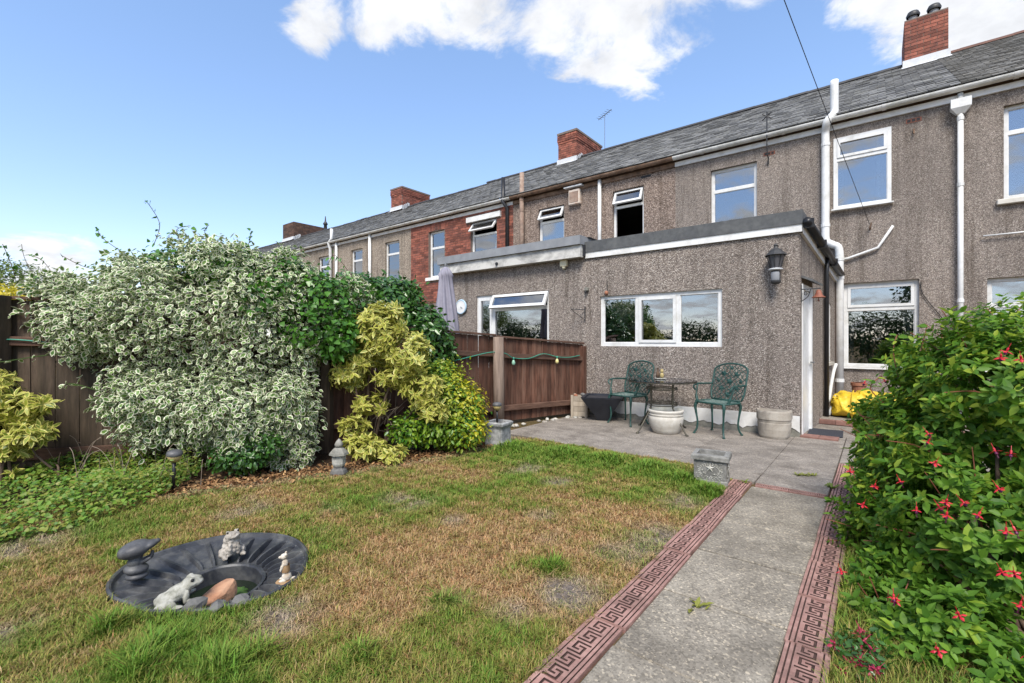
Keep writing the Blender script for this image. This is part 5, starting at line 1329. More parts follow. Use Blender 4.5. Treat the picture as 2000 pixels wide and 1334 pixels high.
# bell on a scroll bracket at the corner
t = thing('garden_bell', 'rusty bell hanging from a scroll bracket at the extension corner', 'bell', (-.80, 7.27, 2.0))
mb = MB(); mb.bar((-.795, 7.29, 1.82), (-.795, 7.29, 2.06), .03, .012, (1, 0, 0)); mb.tube([(-.79, 7.29, 2.0), (-.575, 7.29, 2.0)], .008, 6)
mb.tube([(-.79 + .10 * math.exp(-a / 5) * math.cos(a) * .4 + .05, 7.29, 1.94 + .10 * math.exp(-a / 5) * math.sin(a) * .45) for a in np.linspace(0, 9, 28)], .006, 5); mb.tube(smooth_path([(-.79, 7.29, 1.84), (-.72, 7.29, 1.90), (-.69, 7.29, 1.99)], 4), .006, 5); mb.build('bracket', 'lantern_black', t)
mb = MB(); mb.lathe([(.001, 1.985), (.018, 1.98), (.03, 1.965), (.038, 1.93), (.048, 1.905), (.078, 1.885), (.08, 1.878), (.06, 1.885), (.001, 1.89)], (-.60, 7.29, 0), 16); mb.build('bell', 'bell_rust', t, smooth=True)
mb = MB(); mb.tube([(-.60, 7.29, 1.89), (-.60, 7.29, 1.84)], .005, 5); mb.lathe(sphere_prof(.012, 1.84, 5), (-.60, 7.29, 0), 8); mb.build('clapper', 'bell_rust', t)
# small wall fittings
c = (-4.46, E0 - .05, 2.66); mb = MB(); mb.box(-4.54, -4.40, E0 - .07, E0 + .002, 2.66, 2.78); t = tag(mb.build('alarm_box', 'alarm_cream', loc=c, bevel=.01), 'cream alarm box under the neighbour fascia', 'alarm box')
mb = MB(); mb.lathe([(.03, 2.665), (.036, 2.64), (.02, 2.615), (.001, 2.61)], (-4.47, E0 - .035, 0), 10); mb.build('lamp_dome', 'alarm_cream', t, smooth=True)
c = (-4.0, E0, 2.17); mb = MB(); mb.box(-4.04, -3.97, E0 - .06, E0 + .002, 2.19, 2.25); t = tag(mb.build('outdoor_socket', 'old_stone', loc=c, bevel=.006), 'small grey fitting on the wall left of the extension window', 'wall fitting'); mb = MB(); mb.lathe([(.02, 2.19), (.026, 2.16), (.001, 2.15)], (-4.02, E0 - .04, 0), 10); mb.build('sensor_eye', 'cable_black', t)
c = (-3.62, E0, 2.2); mb = MB(); mb.tube([(-3.62, E0 - .012, 2.36), (-3.62, E0 - .012, 2.16)], .006, 6); t = tag(mb.build('door_bracket', 'cable_black', loc=c), 'thin rusty rod with orange end above the extension window', 'wall fitting'); mb = MB(); mb.lathe(sphere_prof(.035, 2.13, 7, 1.1), (-3.63, E0 - .02, 0), 10); mb.build('orange_end', 'terracotta', t, smooth=True)
t = thing('basket_bracket', 'black hanging basket bracket on the wall above the fence end', 'bracket', (-4.08, E0, 1.8))
mb = MB(); mb.bar((-4.05, E0 - .008, 1.66), (-4.05, E0 - .008, 1.92), .014, .014, (1, 0, 0)); mb.bar((-4.05, E0 - .01, 1.86), (-4.20, E0 - .24, 1.87), .012, .012); mb.tube(smooth_path([(-4.05, E0 - .012, 1.68), (-4.14, E0 - .12, 1.78), (-4.20, E0 - .22, 1.86)], 4), .006, 6); mb.build('arm', 'lantern_black', t)
t = thing('wall_clock', 'round blue-rimmed clock on the neighbour wall beside the parasol', 'clock', (-7.08, E0, 2.05)); M = Matrix.Rotation(math.pi / 2, 4, 'X')
mb = MB(); mb.lathe([(.001, .0), (.15, .0), (.165, .03), (.15, .05), (.135, .045)], (-7.08, E0, 2.05), 28, M=M); mb.build('case', 'clock_blue', t, smooth=True)
mb = MB(); mb.lathe([(.001, .042), (.138, .040)], (-7.08, E0, 2.05), 28, M=M); mb.build('face', 'white_plastic', t)
mb = MB(); mb.bar((-7.08, E0 - .05, 2.05), (-7.08, E0 - .05, 2.14), .008, .004); mb.bar((-7.08, E0 - .053, 2.05), (-7.02, E0 - .053, 2.02), .008, .004); mb.build('hand', 'cable_black', t)
# doormat
c = (-.585, 7.80, TOP); M = Matrix.Translation((-.56, 7.78, TOP + .006)) @ Matrix.Rotation(R(2), 4, 'Z')
mb = MB(); mb.box(-.20, .20, -.27, .27, -.004, .008, M); tag(mb.build('doormat', 'mat_dark', loc=c, bevel=.003), 'dark blue doormat on the patio outside the side door', 'doormat')
# yellow sack
c = Vector((-.02, 9.14, .098)); pp = []
for x in np.linspace(-.46, .46, 12):
    k = 1 - abs(x) ** 3 * 2.2
    pp.append(((x, .02, .20 * k + .02), (.13, .27, .21 * k), (0, 0, 0))); pp.append(((x, -.02, .11), (.12, .29 * k, .11), (0, 0, 0)))
pp += [((-.36, .02, .33), (.12, .18, .07), (0, .3, 0)), ((-.12, .02, .37), (.2, .2, .06), (0, -.1, 0))]
o = blob_mesh('garden_sack', pp, 'bag_yellow', loc=c, voxel=.016, smooth=12)
for v in o.data.vertices:
    p = v.co; q = p.x * 7 + p.z * 9 + 2.2 * nz.noise(p * 3.2)
    f = (1 - abs(math.sin(q))) ** 3 * .028 + (1 - abs(math.sin(p.x * 4 - p.z * 13 + 2 * nz.noise(p * 4)))) ** 4 * .022
    v.co = p + v.normal * (f - .015 + .03 * nz.noise(p * 4)); v.co.z = max(v.co.z, .0)
tag(o, 'bulging yellow waste sack lying against the house wall', 'sack')
mb = MB(); mb.tube(smooth_path([(-.30, 8.88, .12), (-.30, 8.84, .28), (-.30, 8.94, .44), (-.29, 9.14, .52)], 5), .010, 6); mb.build('seam', 'bag_yellow', o, smooth=True)
for x, hh in ((-.24, .14),):
    t = MB(); c = Vector((x, 9.9, .098)); t.lathe([(.07, 0), (.10, .30 + hh), (.115, .31 + hh), (.115, .36 + hh), (.09, .36 + hh)], c, 16); tag(t.build('flowerpot', 'terracotta', loc=c, smooth=False), 'terracotta flowerpot standing behind the yellow sack', 'flowerpot')
# closed parasol
c = Vector((-5.85, 5.62, 0)); t = thing('parasol', 'closed lilac-grey parasol standing behind the fence', 'parasol', c, rz=0)
t.rotation_euler = (R(-2), R(-3), 0)
mb = MB(); mb.tube([(0, 0, .02), (0, 0, 2.62)], .02, 10); mb.lathe([(.02, 2.60), (.03, 2.64), (.015, 2.70), (.001, 2.71)], (0, 0, 0), 10); mb.build('pole', 'grey_metal', t, smooth=True)
mb = MB(); mb.lathe([(.001, 0), (.24, 0), (.24, .04), (.05, .08)], (0, 0, 0), 20); mb.build('base', 'rock_grey', t)
n = 48; vs = []; rows_ = [(2.62, .03), (2.58, .075), (2.47, .115), (2.44, .10), (2.2, .12), (1.9, .15), (1.6, .175), (1.37, .19)]
for i, (z, r) in enumerate(rows_):
    for j in range(n):
        a = 2 * math.pi * j / n; fold = 1 + (.26 * math.cos(8 * a) if i > 1 else .05 * math.cos(8 * a)); vs.append((r * fold * math.cos(a + .12 * i), r * fold * math.sin(a + .12 * i), z + (.04 * math.cos(8 * a) if i == 7 else 0)))
mb = MB(); mb.add(vs, [(i * n + j, i * n + (j + 1) % n, (i + 1) * n + (j + 1) % n, (i + 1) * n + j) for i in range(len(rows_) - 1) for j in range(n)]); mb.build('canopy', 'parasol_cloth', t, smooth=True)
# cables and aerials
wa = Vector((-.06 - .03, D - .04, 3.33)); wb = AT(1538, 0, 4.2)
p2 = wa + (wb - wa) * 3.2
mb = MB(); mb.tube([wa.lerp(p2, k / 24) - Vector((0, 0, .0 + .10 * math.sin(math.pi * k / 24))) for k in range(25)], .004, 5); tag(mb.build('telephone_cable', 'cable_black', loc=wa), 'thin black overhead cable fixed to the house wall', 'cable')
mb = MB(); mb.tube([(wa.x, D - .005, 3.27), (wa.x, D - .06, 3.30), (wa.x + .02, D - .06, 3.38)], .012, 6); mb.build('wall_anchor', 'rust_iron', bpy.data.objects['telephone_cable'])
def aerial(c, h, label):
    t = thing('tv_aerial', label, 'aerial', c, 'aerials on the roofs'); c = Vector(c)
    mb = MB(); mb.tube([c, c + Vector((0, 0, h))], .008, 6); mb.build('mast', 'grey_metal', t)
    mb = MB(); top = c + Vector((0, 0, h)); mb.tube([top + Vector((-.35, .2, 0)), top + Vector((.35, -.2, 0))], .011, 5)
    for k in range(6): p = top + Vector((-.3 + .11 * k, .17 - .063 * k, 0)); mb.tube([p + Vector((-.05, -.1, .02)), p + Vector((.05, .1, .02))], .007, 4)
    mb.build('elements', 'grey_metal', t)
aerial((-7.35, 14.5, 7.75), 1.35, 'thin television aerial on the ridge beside the corbelled brick chimney')
aerial((-18.9, 14.6, 7.6), 1.2, 'thin television aerial beside the small far brick chimney')
mb = MB(); mb.tube(smooth_path([(.58, D - .02, 2.30), (.60, D - .02, 2.1), (.80, D - .02, 1.75), (1.0, D - .02, 1.45)], 5), .006, 5); tag(mb.build('wall_cable', 'cable_black', loc=(.8, D, 1.9)), 'loose black cable on the wall beside the kitchen window', 'cable')
# loose stones along the foot of the fence
rs = random.Random(21)
for i in range(14):
    q = FP[0].lerp(FP[1], rs.uniform(.12, .98)) + Vector((rs.uniform(.10, .30), rs.uniform(-.1, .1), TOP * .5))
    m_ = ['stone_white', 'pot_cream', 'stone_speckled'][i % 3]
    stone(q, (rs.uniform(.03, .06), rs.uniform(.025, .045), rs.uniform(.018, .03)), m_, {'stone_white': 'grey-white stone', 'pot_cream': 'pale cream stone', 'stone_speckled': 'brownish speckled stone'}[m_] + ' lying along the foot of the fence by the patio', {'stone_white': 'grey-white', 'pot_cream': 'cream', 'stone_speckled': 'speckled'}[m_] + ' stones along the fence foot', 40 + i)
stone(G(806, 878), (.11, .09, .075), 'rock_grey', 'large dull boulder under the gold shrub in the bed', None, 77)

# ------------------------------------------------------------------ leaves
def norm(a): return a / np.maximum(np.linalg.norm(a, axis=-1, keepdims=True), 1e-9)
# outline (across, along, out of plane) and closeness to the leaf margin
def tmpl(kind):
    if kind == 'round':
        v = [(0, 0, 0), (.24, .28, .05), (.27, .62, .06), (.02, 1, -.06), (-.28, .60, .05), (-.23, .26, .05), (0, .48, -.05)]
    elif kind == 'lance':
        v = [(0, 0, 0), (.17, .3, .03), (.15, .65, .02), (0, 1, -.10), (-.15, .65, .02), (-.17, .3, .03), (0, .5, -.02)]
    elif kind == 'oval':
        v = [(0, 0, 0), (.23, .28, .04), (.20, .65, .03), (0, 1, -.08), (-.20, .65, .03), (-.23, .28, .04), (0, .5, -.02)]
    elif kind == 'ivy':
        v = [(0, 0, 0), (.42, .12, .02), (.30, .55, .05), (0, 1, -.05), (-.30, .55, .05), (-.42, .12, .02), (0, .42, -.03)]
    elif kind == 'disc':
        v = [(0, 0, 0), (.45, .2, .03), (.48, .7, .06), (0, 1.0, .02), (-.48, .7, .06), (-.45, .2, .03), (0, .5, -.06)]
    f = [(6, i, (i + 1) % 6) for i in range(6)]
    e = [.9, 1, 1, .9, 1, 1, 0]
    return np.array(v, float), np.array(f), np.array(e, float)
def leaf_arrays(P, Nn, Dn, size, kind):
    v, f, e = tmpl(kind)
    z = norm(Nn); y = norm(Dn - z * np.sum(Dn * z, 1, keepdims=True)); x = np.cross(y, z)
    V = P[:, None, :] + size[:, None, None] * (x[:, None, :] * v[None, :, 0:1] + y[:, None, :] * v[None, :, 1:2] + z[:, None, :] * v[None, :, 2:3])
    n, k = len(P), len(v)
    F = (f[None] + (np.arange(n) * k)[:, None, None]).reshape(-1, 3)
    return V.reshape(-1, 3), F, np.tile(e, n), k
def tri_mesh(name, V, F):
    me = bpy.data.meshes.new(name)
    me.vertices.add(len(V)); me.vertices.foreach_set('co', V.astype(np.float32).ravel())
    me.loops.add(F.size); me.loops.foreach_set('vertex_index', F.astype(np.int32).ravel())
    me.polygons.add(len(F)); me.polygons.foreach_set('loop_start', np.arange(0, F.size, 3, dtype=np.int32)); me.polygons.foreach_set('loop_total', np.full(len(F), 3, np.int32))
    me.update(calc_edges=True); me.validate(); return me
def foliage(name, material, L, kind, parent, tone=None, young=None):
    P, Nn, Dn, size = L
    V, F, E, k = leaf_arrays(P, Nn, Dn, size, kind)
    o_ = ORG[parent]; V = V - np.array(o_)
    me = tri_mesh(name, V, F)
    n = len(P)
    set_float(me, 'edge', E)
    set_float(me, 'tone', np.repeat(rng.random(n) if tone is None else tone, k))
    if young is not None: set_float(me, 'young', np.repeat(young, k))
    o = link_mesh(name, me, material, parent); o['kind'] = 'stuff'
    return o
def vnoise(p, scale, seed=0):
    """cheap smooth noise of 3-D points, about -1..1"""
    q = p * scale + seed * 7.31
    return (np.sin(q[:, 0] * 1.7 + 1.3 * np.sin(q[:, 1] * 1.1 + seed)) + np.sin(q[:, 1] * 1.9 + 1.1 * np.sin(q[:, 2] * 1.3)) + np.sin(q[:, 2] * 1.6 + 1.2 * np.sin(q[:, 0] * 1.4))) / 3
def shell(blobs, n, rlo=.80, rhi=1.04, keep=.80, zmin=.03, lump=.16, lscale=5, seed=0, back=True):
    """points on the lumpy outer surface of a set of ellipsoids, with outward directions"""
    C = np.array([b[0] for b in blobs], float); Rr = np.array([b[1] if hasattr(b[1], '__len__') else (b[1],) * 3 for b in blobs], float)
    wgt = (Rr[:, 0] * Rr[:, 1] + Rr[:, 1] * Rr[:, 2] + Rr[:, 0] * Rr[:, 2]); wgt /= wgt.sum()
    out_p, out_d = [], []
    tot = 0
    while tot < n:
        m = int((n - tot) * 1.7) + 50
        idx = rng.choice(len(C), m, p=wgt)
        d = norm(rng.normal(size=(m, 3)))
        r = rng.uniform(rlo, rhi, m)
        base = C[idx] + d * Rr[idx]
        r = r * (1 + lump * vnoise(base, lscale, seed))
        p = C[idx] + d * Rr[idx] * r[:, None]
        ok = p[:, 2] > zmin
        for j in range(len(C)):
            q = np.linalg.norm((p - C[j]) / Rr[j], axis=1)
            ok &= (q > keep) | (idx == j)
        if not back:
            ok &= (d[:, 0] * .3 - d[:, 1] * .8 + .25 > -.45)
        nd = norm(d / Rr[idx])
        out_p.append(p[ok]); out_d.append(nd[ok]); tot += ok.sum()
    return np.concatenate(out_p)[:n], np.concatenate(out_d)[:n]
def sprays(blobs, n_sprays, per, spread, size, seed=0, droop=.2, up=.45, tw=.38, **kw):
    """sprays of leaves: each spray fans out round a twig end on the shell"""
    Pc, Dc = shell(blobs, n_sprays, seed=seed, **kw)
    idx = np.repeat(np.arange(n_sprays), per); n = len(idx)
    o = rng.normal(size=(n, 3)) * spread; D_ = Dc[idx]
    o -= D_ * np.sum(o * D_, 1, keepdims=True) * .45
    rad = np.minimum(np.linalg.norm(o, axis=1, keepdims=True) / spread, 2.2)
    P = Pc[idx] + o - D_ * (rad ** 2) * spread * .35
    Nn = norm(D_ * .75 + np.array([0, 0, up]) + norm(o) * .35 + rng.normal(size=(n, 3)) * tw)
    Dn = norm(norm(o) + D_ * .5 + np.array([0, 0, -droop]) + rng.normal(size=(n, 3)) * .45)
    s = size * rng.uniform(.6, 1.25, n)
    P[:, 2] = np.maximum(P[:, 2], .02)
    return P, Nn, Dn, s
def whorls(blobs, n_w, k, size, tilt=62, seed=0, layers=2, up=.55, **kw):
    """rosettes: k leaves radiating from each shoot tip, in layers down the shoot"""
    Pc, Dc = shell(blobs, n_w, seed=seed, **kw)
    ax = norm(Dc * .8 + np.array([0, 0, up]) + rng.normal(size=Dc.shape) * .28)
    a = norm(np.cross(ax, rng.normal(size=ax.shape))); b = np.cross(ax, a)
    out = [[], [], [], []]
    for ly in range(layers):
        for j in range(k):
            th = 2 * np.pi * (j + .5 * ly) / k + rng.normal(size=n_w) * .25; tl = np.radians(tilt + 16 * ly + rng.normal(size=n_w) * 11)
            rad = a * np.cos(th)[:, None] + b * np.sin(th)[:, None]
            d = ax * np.cos(tl)[:, None] + rad * np.sin(tl)[:, None]
            nn = ax * np.sin(tl)[:, None] - rad * np.cos(tl)[:, None]
            out[0].append(Pc - ax * (size * .42 * ly)); out[1].append(nn + rng.normal(size=nn.shape) * .15); out[2].append(d); out[3].append(size * rng.uniform(.7, 1.15, n_w) * (1 + .12 * ly))
    P, Nn, Dn, s = [np.concatenate(x) for x in out]
    P[:, 2] = np.maximum(P[:, 2], .02)
    return P, Nn, Dn, s
def cat(*Ls): return tuple(np.concatenate(x) for x in zip(*Ls))
def stems(parent, base, tips, r=.02, m='bark', name='stem', wob=.08):
    for tp in tips:
        a, b = Vector(base), Vector(tp); mid = a.lerp(b, .5) + Vector((random.uniform(-wob, wob), random.uniform(-wob, wob), random.uniform(0, wob)))
        a = a + Vector((random.uniform(-.06, .06), random.uniform(-.06, .06), 0))
        pts = smooth_path([a, mid, b], 5); mb = MB(); mb.tube(pts, [r * (1 - .75 * i / (len(pts) - 1)) for i in range(len(pts))], 7); mb.build(name, m, parent, smooth=True)
def B(px, py, d, r): return (AT(px, py, d), r)

# ---- big variegated shrub sprawling over the fence
base = Vector((-5.35, 2.1, 0))
sh = thing('variegated_shrub', 'large rounded shrub with white-margined leaves against the fence', 'shrub', base)
vb = [B(330, 640, 5.0, (.80, .62, .62)), B(480, 640, 5.1, (.70, .62, .68)), B(200, 640, 4.9, (.58, .5, .45)), B(580, 640, 5.35, (.55, .55, .60)), B(400, 790, 4.75, (.72, .5, .42)), B(540, 790, 4.95, (.52, .45, .45)), B(300, 780, 4.65, (.5, .4, .28)), B(560, 880, 4.85, (.32, .28, .27)), B(465, 850, 4.7, (.42, .3, .24)), B(665, 610, 5.6, (.28, .4, .36)), B(130, 625, 4.85, (.38, .3, .26)), B(150, 570, 4.95, (.34, .3, .2)), B(420, 545, 5.15, (.66, .5, .44)), B(270, 560, 5.05, (.6, .42, .36)), B(560, 560, 5.3, (.5, .45, .4)), B(680, 580, 5.6, (.24, .3, .26)), B(310, 840, 4.6, (.36, .28, .12))]
L1 = sprays(vb, 1300, 21, .08, .066, seed=1, lump=.34, lscale=5.5, keep=.84, up=.6, tw=.75)
L2 = sprays(vb, 420, 14, .12, .055, seed=2, rlo=.5, rhi=.8, keep=.55)
# long shoots reaching out to the left and up
def shoot(pts, n, size):
    path = smooth_path(pts, 8); P = np.array([path[min(len(path) - 1, int(i / n * len(path)))] for i in range(n)]) + rng.normal(size=(n, 3)) * .012
    d = np.array(path[-1] - path[0]); d = d / np.linalg.norm(d)
    side = norm(np.cross(np.tile(d, (n, 1)), rng.normal(size=(n, 3))))
    return P, norm(rng.normal(size=(n, 3)) * .5 + np.array([.1, -.6, .5])), side + d * .5, size * rng.uniform(.6, 1.2, n)
sv1 = [[AT(170, 690, 4.6), AT(90, 695, 4.45), AT(0, 708, 4.35), AT(-60, 712, 4.3)], [AT(120, 600, 4.7), AT(70, 612, 4.6), AT(25, 615, 4.55)], [AT(240, 780, 4.5), AT(150, 752, 4.45), AT(118, 755, 4.4)]]
Ls = [shoot(p, 16, .066) for p in sv1]
fo = foliage('foliage', 'leaf_variegated', cat(L1, L2, *Ls), 'round', sh)
stems(sh, base, [AT(330, 640, 5.0), AT(480, 640, 5.1), AT(200, 640, 4.9), AT(580, 640, 5.3), AT(400, 790, 4.75), AT(560, 880, 4.85)], .03, 'bark')
for p in sv1: mb = MB(); mb.tube(smooth_path(p, 6), .005, 5); mb.build('twig', 'leaf_hedge', sh)

# ---- green climber growing through the top of it
base2 = Vector((-5.5, 2.5, 0))
cl = thing('climbing_plant', 'dark green leafy climber growing over the top of the white-margined shrub', 'climber', base2)
cb = [B(560, 565, 5.25, (.42, .42, .34)), B(630, 600, 5.25, (.30, .35, .36)), B(470, 535, 5.2, (.38, .4, .26)), B(600, 640, 5.0, (.34, .25, .24)), B(350, 525, 5.3, (.42, .35, .2)), B(690, 580, 5.6, (.22, .3, .22)), B(500, 590, 4.75, (.22, .15, .16)), B(660, 660, 5.15, (.22, .2, .26))]
C1 = sprays(cb, 400, 13, .09, .060, seed=3, rlo=.84, rhi=1.06, keep=.84, up=.35)
Ls = []
tips = [[(300, 480), (312, 440), (294, 405), (283, 392)], [(420, 490), (400, 455), (408, 440)], [(355, 480), (345, 450), (372, 442)], [(480, 490), (488, 470), (491, 452)], [(200, 530), (160, 520), (120, 500)], [(80, 560), (50, 510), (42, 478)], [(120, 560), (85, 512), (60, 500)], [(250, 500), (205, 470), (190, 450)], [(30, 540), (15, 500), (5, 478)], [(330, 480), (330, 460)], [(560, 500), (545, 495)], [(640, 520), (655, 500), (690, 545)]]
paths = [[AT(x, y, 5.15) for x, y in q] for q in tips]
Ls = [shoot(p, 11, .055) for p in paths]
foliage('foliage', 'leaf_green', cat(C1, *Ls), 'ivy', cl)
for p in paths: mb = MB(); mb.tube(smooth_path(p, 5), .0035, 4); mb.build('twig', 'bark', cl)
stems(cl, base2, [AT(560, 545, 5.25), AT(640, 590, 5.3), AT(350, 510, 5.3)], .018)
for px, py in ((528, 650),):
    c = AT(px, py, 4.55); mb = MB()
    for i in range(5):
        a = i * 2 * math.pi / 5; mb.add([c, c + Vector((math.cos(a - .5) * .03, -.012, math.sin(a - .5) * .03)), c + Vector((math.cos(a) * .055, -.02, math.sin(a) * .055)), c + Vector((math.cos(a + .5) * .03, -.012, math.sin(a + .5) * .03))], [(0, 1, 2, 3)])
    mb.build('flower', 'flower_white', cl)

# ---- glossy dark shrub standing behind the fence
base = Vector((-5.55, 4.55, 0)); s2 = thing('dark_shrub', 'glossy dark green shrub showing over the fence beside the closed parasol', 'shrub', base)
db = [B(745, 620, 6.6, (.62, .5, .52)), B(815, 650, 6.5, (.48, .42, .45)), B(700, 590, 6.5, (.45, .4, .38)), B(770, 580, 6.7, (.42, .4, .26)), B(845, 690, 6.4, (.26, .3, .36))]
foliage('foliage', 'leaf_dark', cat(sprays(db, 620, 12, .10, .085, seed=4, keep=.84, up=.3), sprays(db, 160, 10, .14, .085, seed=5, rlo=.5, rhi=.8, keep=.5)), 'oval', s2)
stems(s2, base, [b[0] for b in db[:4]], .03)

# ---- pale yellow arching shrub
base = Vector((-4.55, 3.25, 0)); s3 = thing('yellow_shrub', 'pale yellow-leaved arching shrub between the white-margined and gold shrubs', 'shrub', base)
yb = [B(735, 655, 5.4, (.36, .3, .30)), B(790, 690, 5.3, (.30, .28, .24)), B(690, 720, 5.3, (.20, .2, .28)), B(830, 760, 5.2, (.24, .22, .20)), B(850, 800, 5.15, (.14, .15, .13)), B(725, 790, 5.25, (.22, .18, .10)), B(690, 835, 5.1, (.16, .16, .12)), B(720, 875, 5.0, (.24, .2, .13)), B(765, 890, 4.95, (.15, .14, .09)), B(770, 740, 5.25, (.22, .2, .12)), B(700, 640, 5.5, (.2, .2, .2)), B(755, 615, 5.5, (.22, .2, .12))]
Y1 = whorls(yb, 560, 5, .092, 78, seed=6, layers=2, up=.30, lump=.30, lscale=8, keep=.8, rlo=.82, rhi=1.10)
foliage('foliage', 'leaf_pale_yellow', Y1, 'lance', s3)
stems(s3, base, [b[0] for b in yb[:6]] + [yb[7][0]], .022, 'bark', wob=.14)
mb = MB()
for i in range(26):
    a = base + Vector((random.uniform(-.15, .25), random.uniform(-.15, .2), random.uniform(.25, .5))); mb.tube([a, a + Vector((random.uniform(-.2, .35), random.uniform(-.2, .2), random.uniform(-.1, .35)))], .003, 4)
mb.build('bare_twigs', 'bark_pale', s3, kind='stuff')

# ---- gold-green shrub by the stone planter
base = Vector((-4.25, 4.0, 0)); s4 = thing('gold_shrub', 'bushy green shrub with golden young leaves beside the rough stone planter', 'shrub', base)
gb = [B(875, 790, 5.6, (.38, .34, .32)), B(905, 800, 5.55, (.25, .28, .28)), B(860, 740, 5.75, (.22, .24, .22)), B(850, 830, 5.4, (.36, .3, .22)), B(905, 840, 5.4, (.25, .24, .18)), B(800, 840, 5.3, (.2, .2, .16))]
gl = sprays(gb, 600, 12, .085, .052, seed=7, keep=.84, up=.5, lump=.26, lscale=7, rhi=1.12); n = len(gl[0])
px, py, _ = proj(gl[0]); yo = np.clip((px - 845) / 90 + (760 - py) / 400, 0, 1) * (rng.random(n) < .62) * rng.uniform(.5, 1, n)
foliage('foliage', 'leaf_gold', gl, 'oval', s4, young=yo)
gl = sprays(gb, 160, 12, .1, .055, seed=17, rlo=.5, rhi=.8, keep=.5); foliage('inner_foliage', 'leaf_green', gl, 'oval', s4)
stems(s4, base, [b[0] for b in gb[:5]], .018)
mb_t = [AT(868, 690, 5.7), AT(880, 700, 5.7), AT(855, 695, 5.75)]
foliage('upright_shoots', 'leaf_gold', cat(*[shoot([AT(862 + i * 9, 760, 5.7), AT(858 + i * 10, 700 + (i % 2) * 22, 5.7)], 16, .05) for i in range(7)]), 'lance', s4, young=np.full(112, .15))

# ---- yellow shrub at the left edge
base = Vector((-6.1, .45, 0)); s5 = thing('yellow_shrub', 'pale yellow-leaved young shrub in the bed near the pond side of the fence', 'shrub', base)
lb = [B(40, 800, 4.3, (.20, .18, .16)), B(-20, 780, 4.3, (.24, .2, .26)), B(60, 845, 4.2, (.19, .16, .10)), B(5, 740, 4.35, (.08, .08, .06)), B(20, 880, 4.2, (.15, .14, .08)), B(75, 790, 4.25, (.12, .12, .07)), B(25, 930, 4.15, (.05, .05, .04)), B(45, 950, 4.1, (.04, .04, .03)), B(-70, 860, 4.2, (.2, .2, .2))]
foliage('foliage', 'leaf_pale_yellow', whorls(lb, 210, 5, .094, 76, seed=8, layers=2, up=.3, keep=.8), 'lance', s5)
stems(s5, G(130, 945), [AT(105, 905, 4.3), AT(60, 850, 4.2), AT(118, 885, 4.25)], .014, 'bark'); stems(s5, base, [lb[0][0], lb[1][0], lb[4][0]], .016, 'bark')

# ---- hedge beyond the fence and small yellow conifer
base = Vector((-9.6, 1.9, 0)); s6 = thing('conifer_hedge', 'yellow-green conifer hedge beyond the left fence', 'hedge', base)
hb = [B(20, 560, 8.2, (1.0, .6, .45)), B(-60, 560, 8.0, (1.0, .7, .5)), B(90, 570, 8.6, (.7, .6, .36))]
foliage('foliage', 'leaf_hedge', sprays(hb, 520, 16, .10, .065, seed=9, keep=.8), 'lance', s6); stems(s6, base, [b[0] for b in hb], .05)
base = Vector((-7.6, .9, 0)); s7 = thing('gold_conifer', 'bright golden low conifer just over the left fence', 'shrub', base)
hb = [B(15, 578, 6.2, (.45, .3, .12)), B(75, 580, 6.3, (.3, .3, .07))]
gl = sprays(hb, 150, 16, .06, .045, seed=10, keep=.8); foliage('foliage', 'leaf_gold', gl, 'lance', s7, young=rng.uniform(.6, 1, len(gl[0]))); stems(s7, base, [b[0] for b in hb], .03)

# ---- small green bush under the variegated one
base = G(480, 935); s8 = thing('rose_bush', 'low dark green bush with a red bud under the white-margined shrub', 'shrub', base)
rb = [B(480, 890, 4.45, (.22, .18, .16)), B(520, 870, 4.5, (.18, .16, .12)), B(440, 895, 4.4, (.12, .12, .1))]
foliage('foliage', 'leaf_dark', sprays(rb, 170, 9, .06, .05, seed=11, keep=.8), 'oval', s8); stems(s8, base, [b[0] for b in rb], .008)
c = AT(411, 898, 4.35); mb = MB(); mb.lathe(sphere_prof(.016, 0, 6, 1.3), c, 10); mb.build('bud', 'petal_red', s8, smooth=True)

# ---- ground cover in the left bed
def cover(label, cat_, poly_px, n, size, mat_, hmax, kind, seed, yfrac=.15, name='ground_cover'):
    r2 = np.random.default_rng(seed); poly = [G(*p) for p in poly_px]
    xs = [p.x for p in poly]; ys = [p.y for p in poly]; pts = []
    def ins(x, y):
        c = False; j = len(poly) - 1
        for i in range(len(poly)):
            if (poly[i].y > y) != (poly[j].y > y) and x < (poly[j].x - poly[i].x) * (y - poly[i].y) / (poly[j].y - poly[i].y) + poly[i].x: c = not c
            j = i
        return c
    while len(pts) < n:
        x, y = r2.uniform(min(xs), max(xs)), r2.uniform(min(ys), max(ys))
        if ins(x, y): pts.append((x, y))
    P = np.array(pts); q = np.c_[P, np.zeros(n)]
    h = hmax * np.clip(.55 + .6 * vnoise(q, 3.1, seed), .08, 1.1) * r2.uniform(.25, 1, n)
    P3 = np.c_[P, .015 + h]
    Nn = norm(np.c_[r2.normal(size=(n, 2)) * .45 + np.array([.15, -.25]), np.ones(n)]); Dn = np.c_[r2.normal(size=(n, 2)), r2.normal(size=n) * .2]
    o = thing(name, label, cat_, sum(poly, Vector()) / len(poly))
    o['kind'] = 'stuff'
    foliage('leaves', mat_, (P3, Nn, Dn, size * r2.uniform(.5, 1.3, n)), kind, o, young=(r2.random(n) < yfrac) * r2.uniform(.3, 1, n))
    return o
cover('low bright green leafy ground cover at the foot of the fence', 'ground cover', [(-160, 890), (130, 890), (300, 905), (390, 935), (300, 985), (150, 1040), (-10, 1075), (-200, 1110)], 11000, .034, 'leaf_cover', .25, 'ivy', 31, .4)
cover('yellowish trailing foliage in the bed beside the solar stake light', 'ground cover', [(160, 900), (320, 885), (400, 930), (330, 975), (200, 990)], 4600, .034, 'leaf_cover', .36, 'lance', 32, .6)
mb = MB(); rr = random.Random(6)
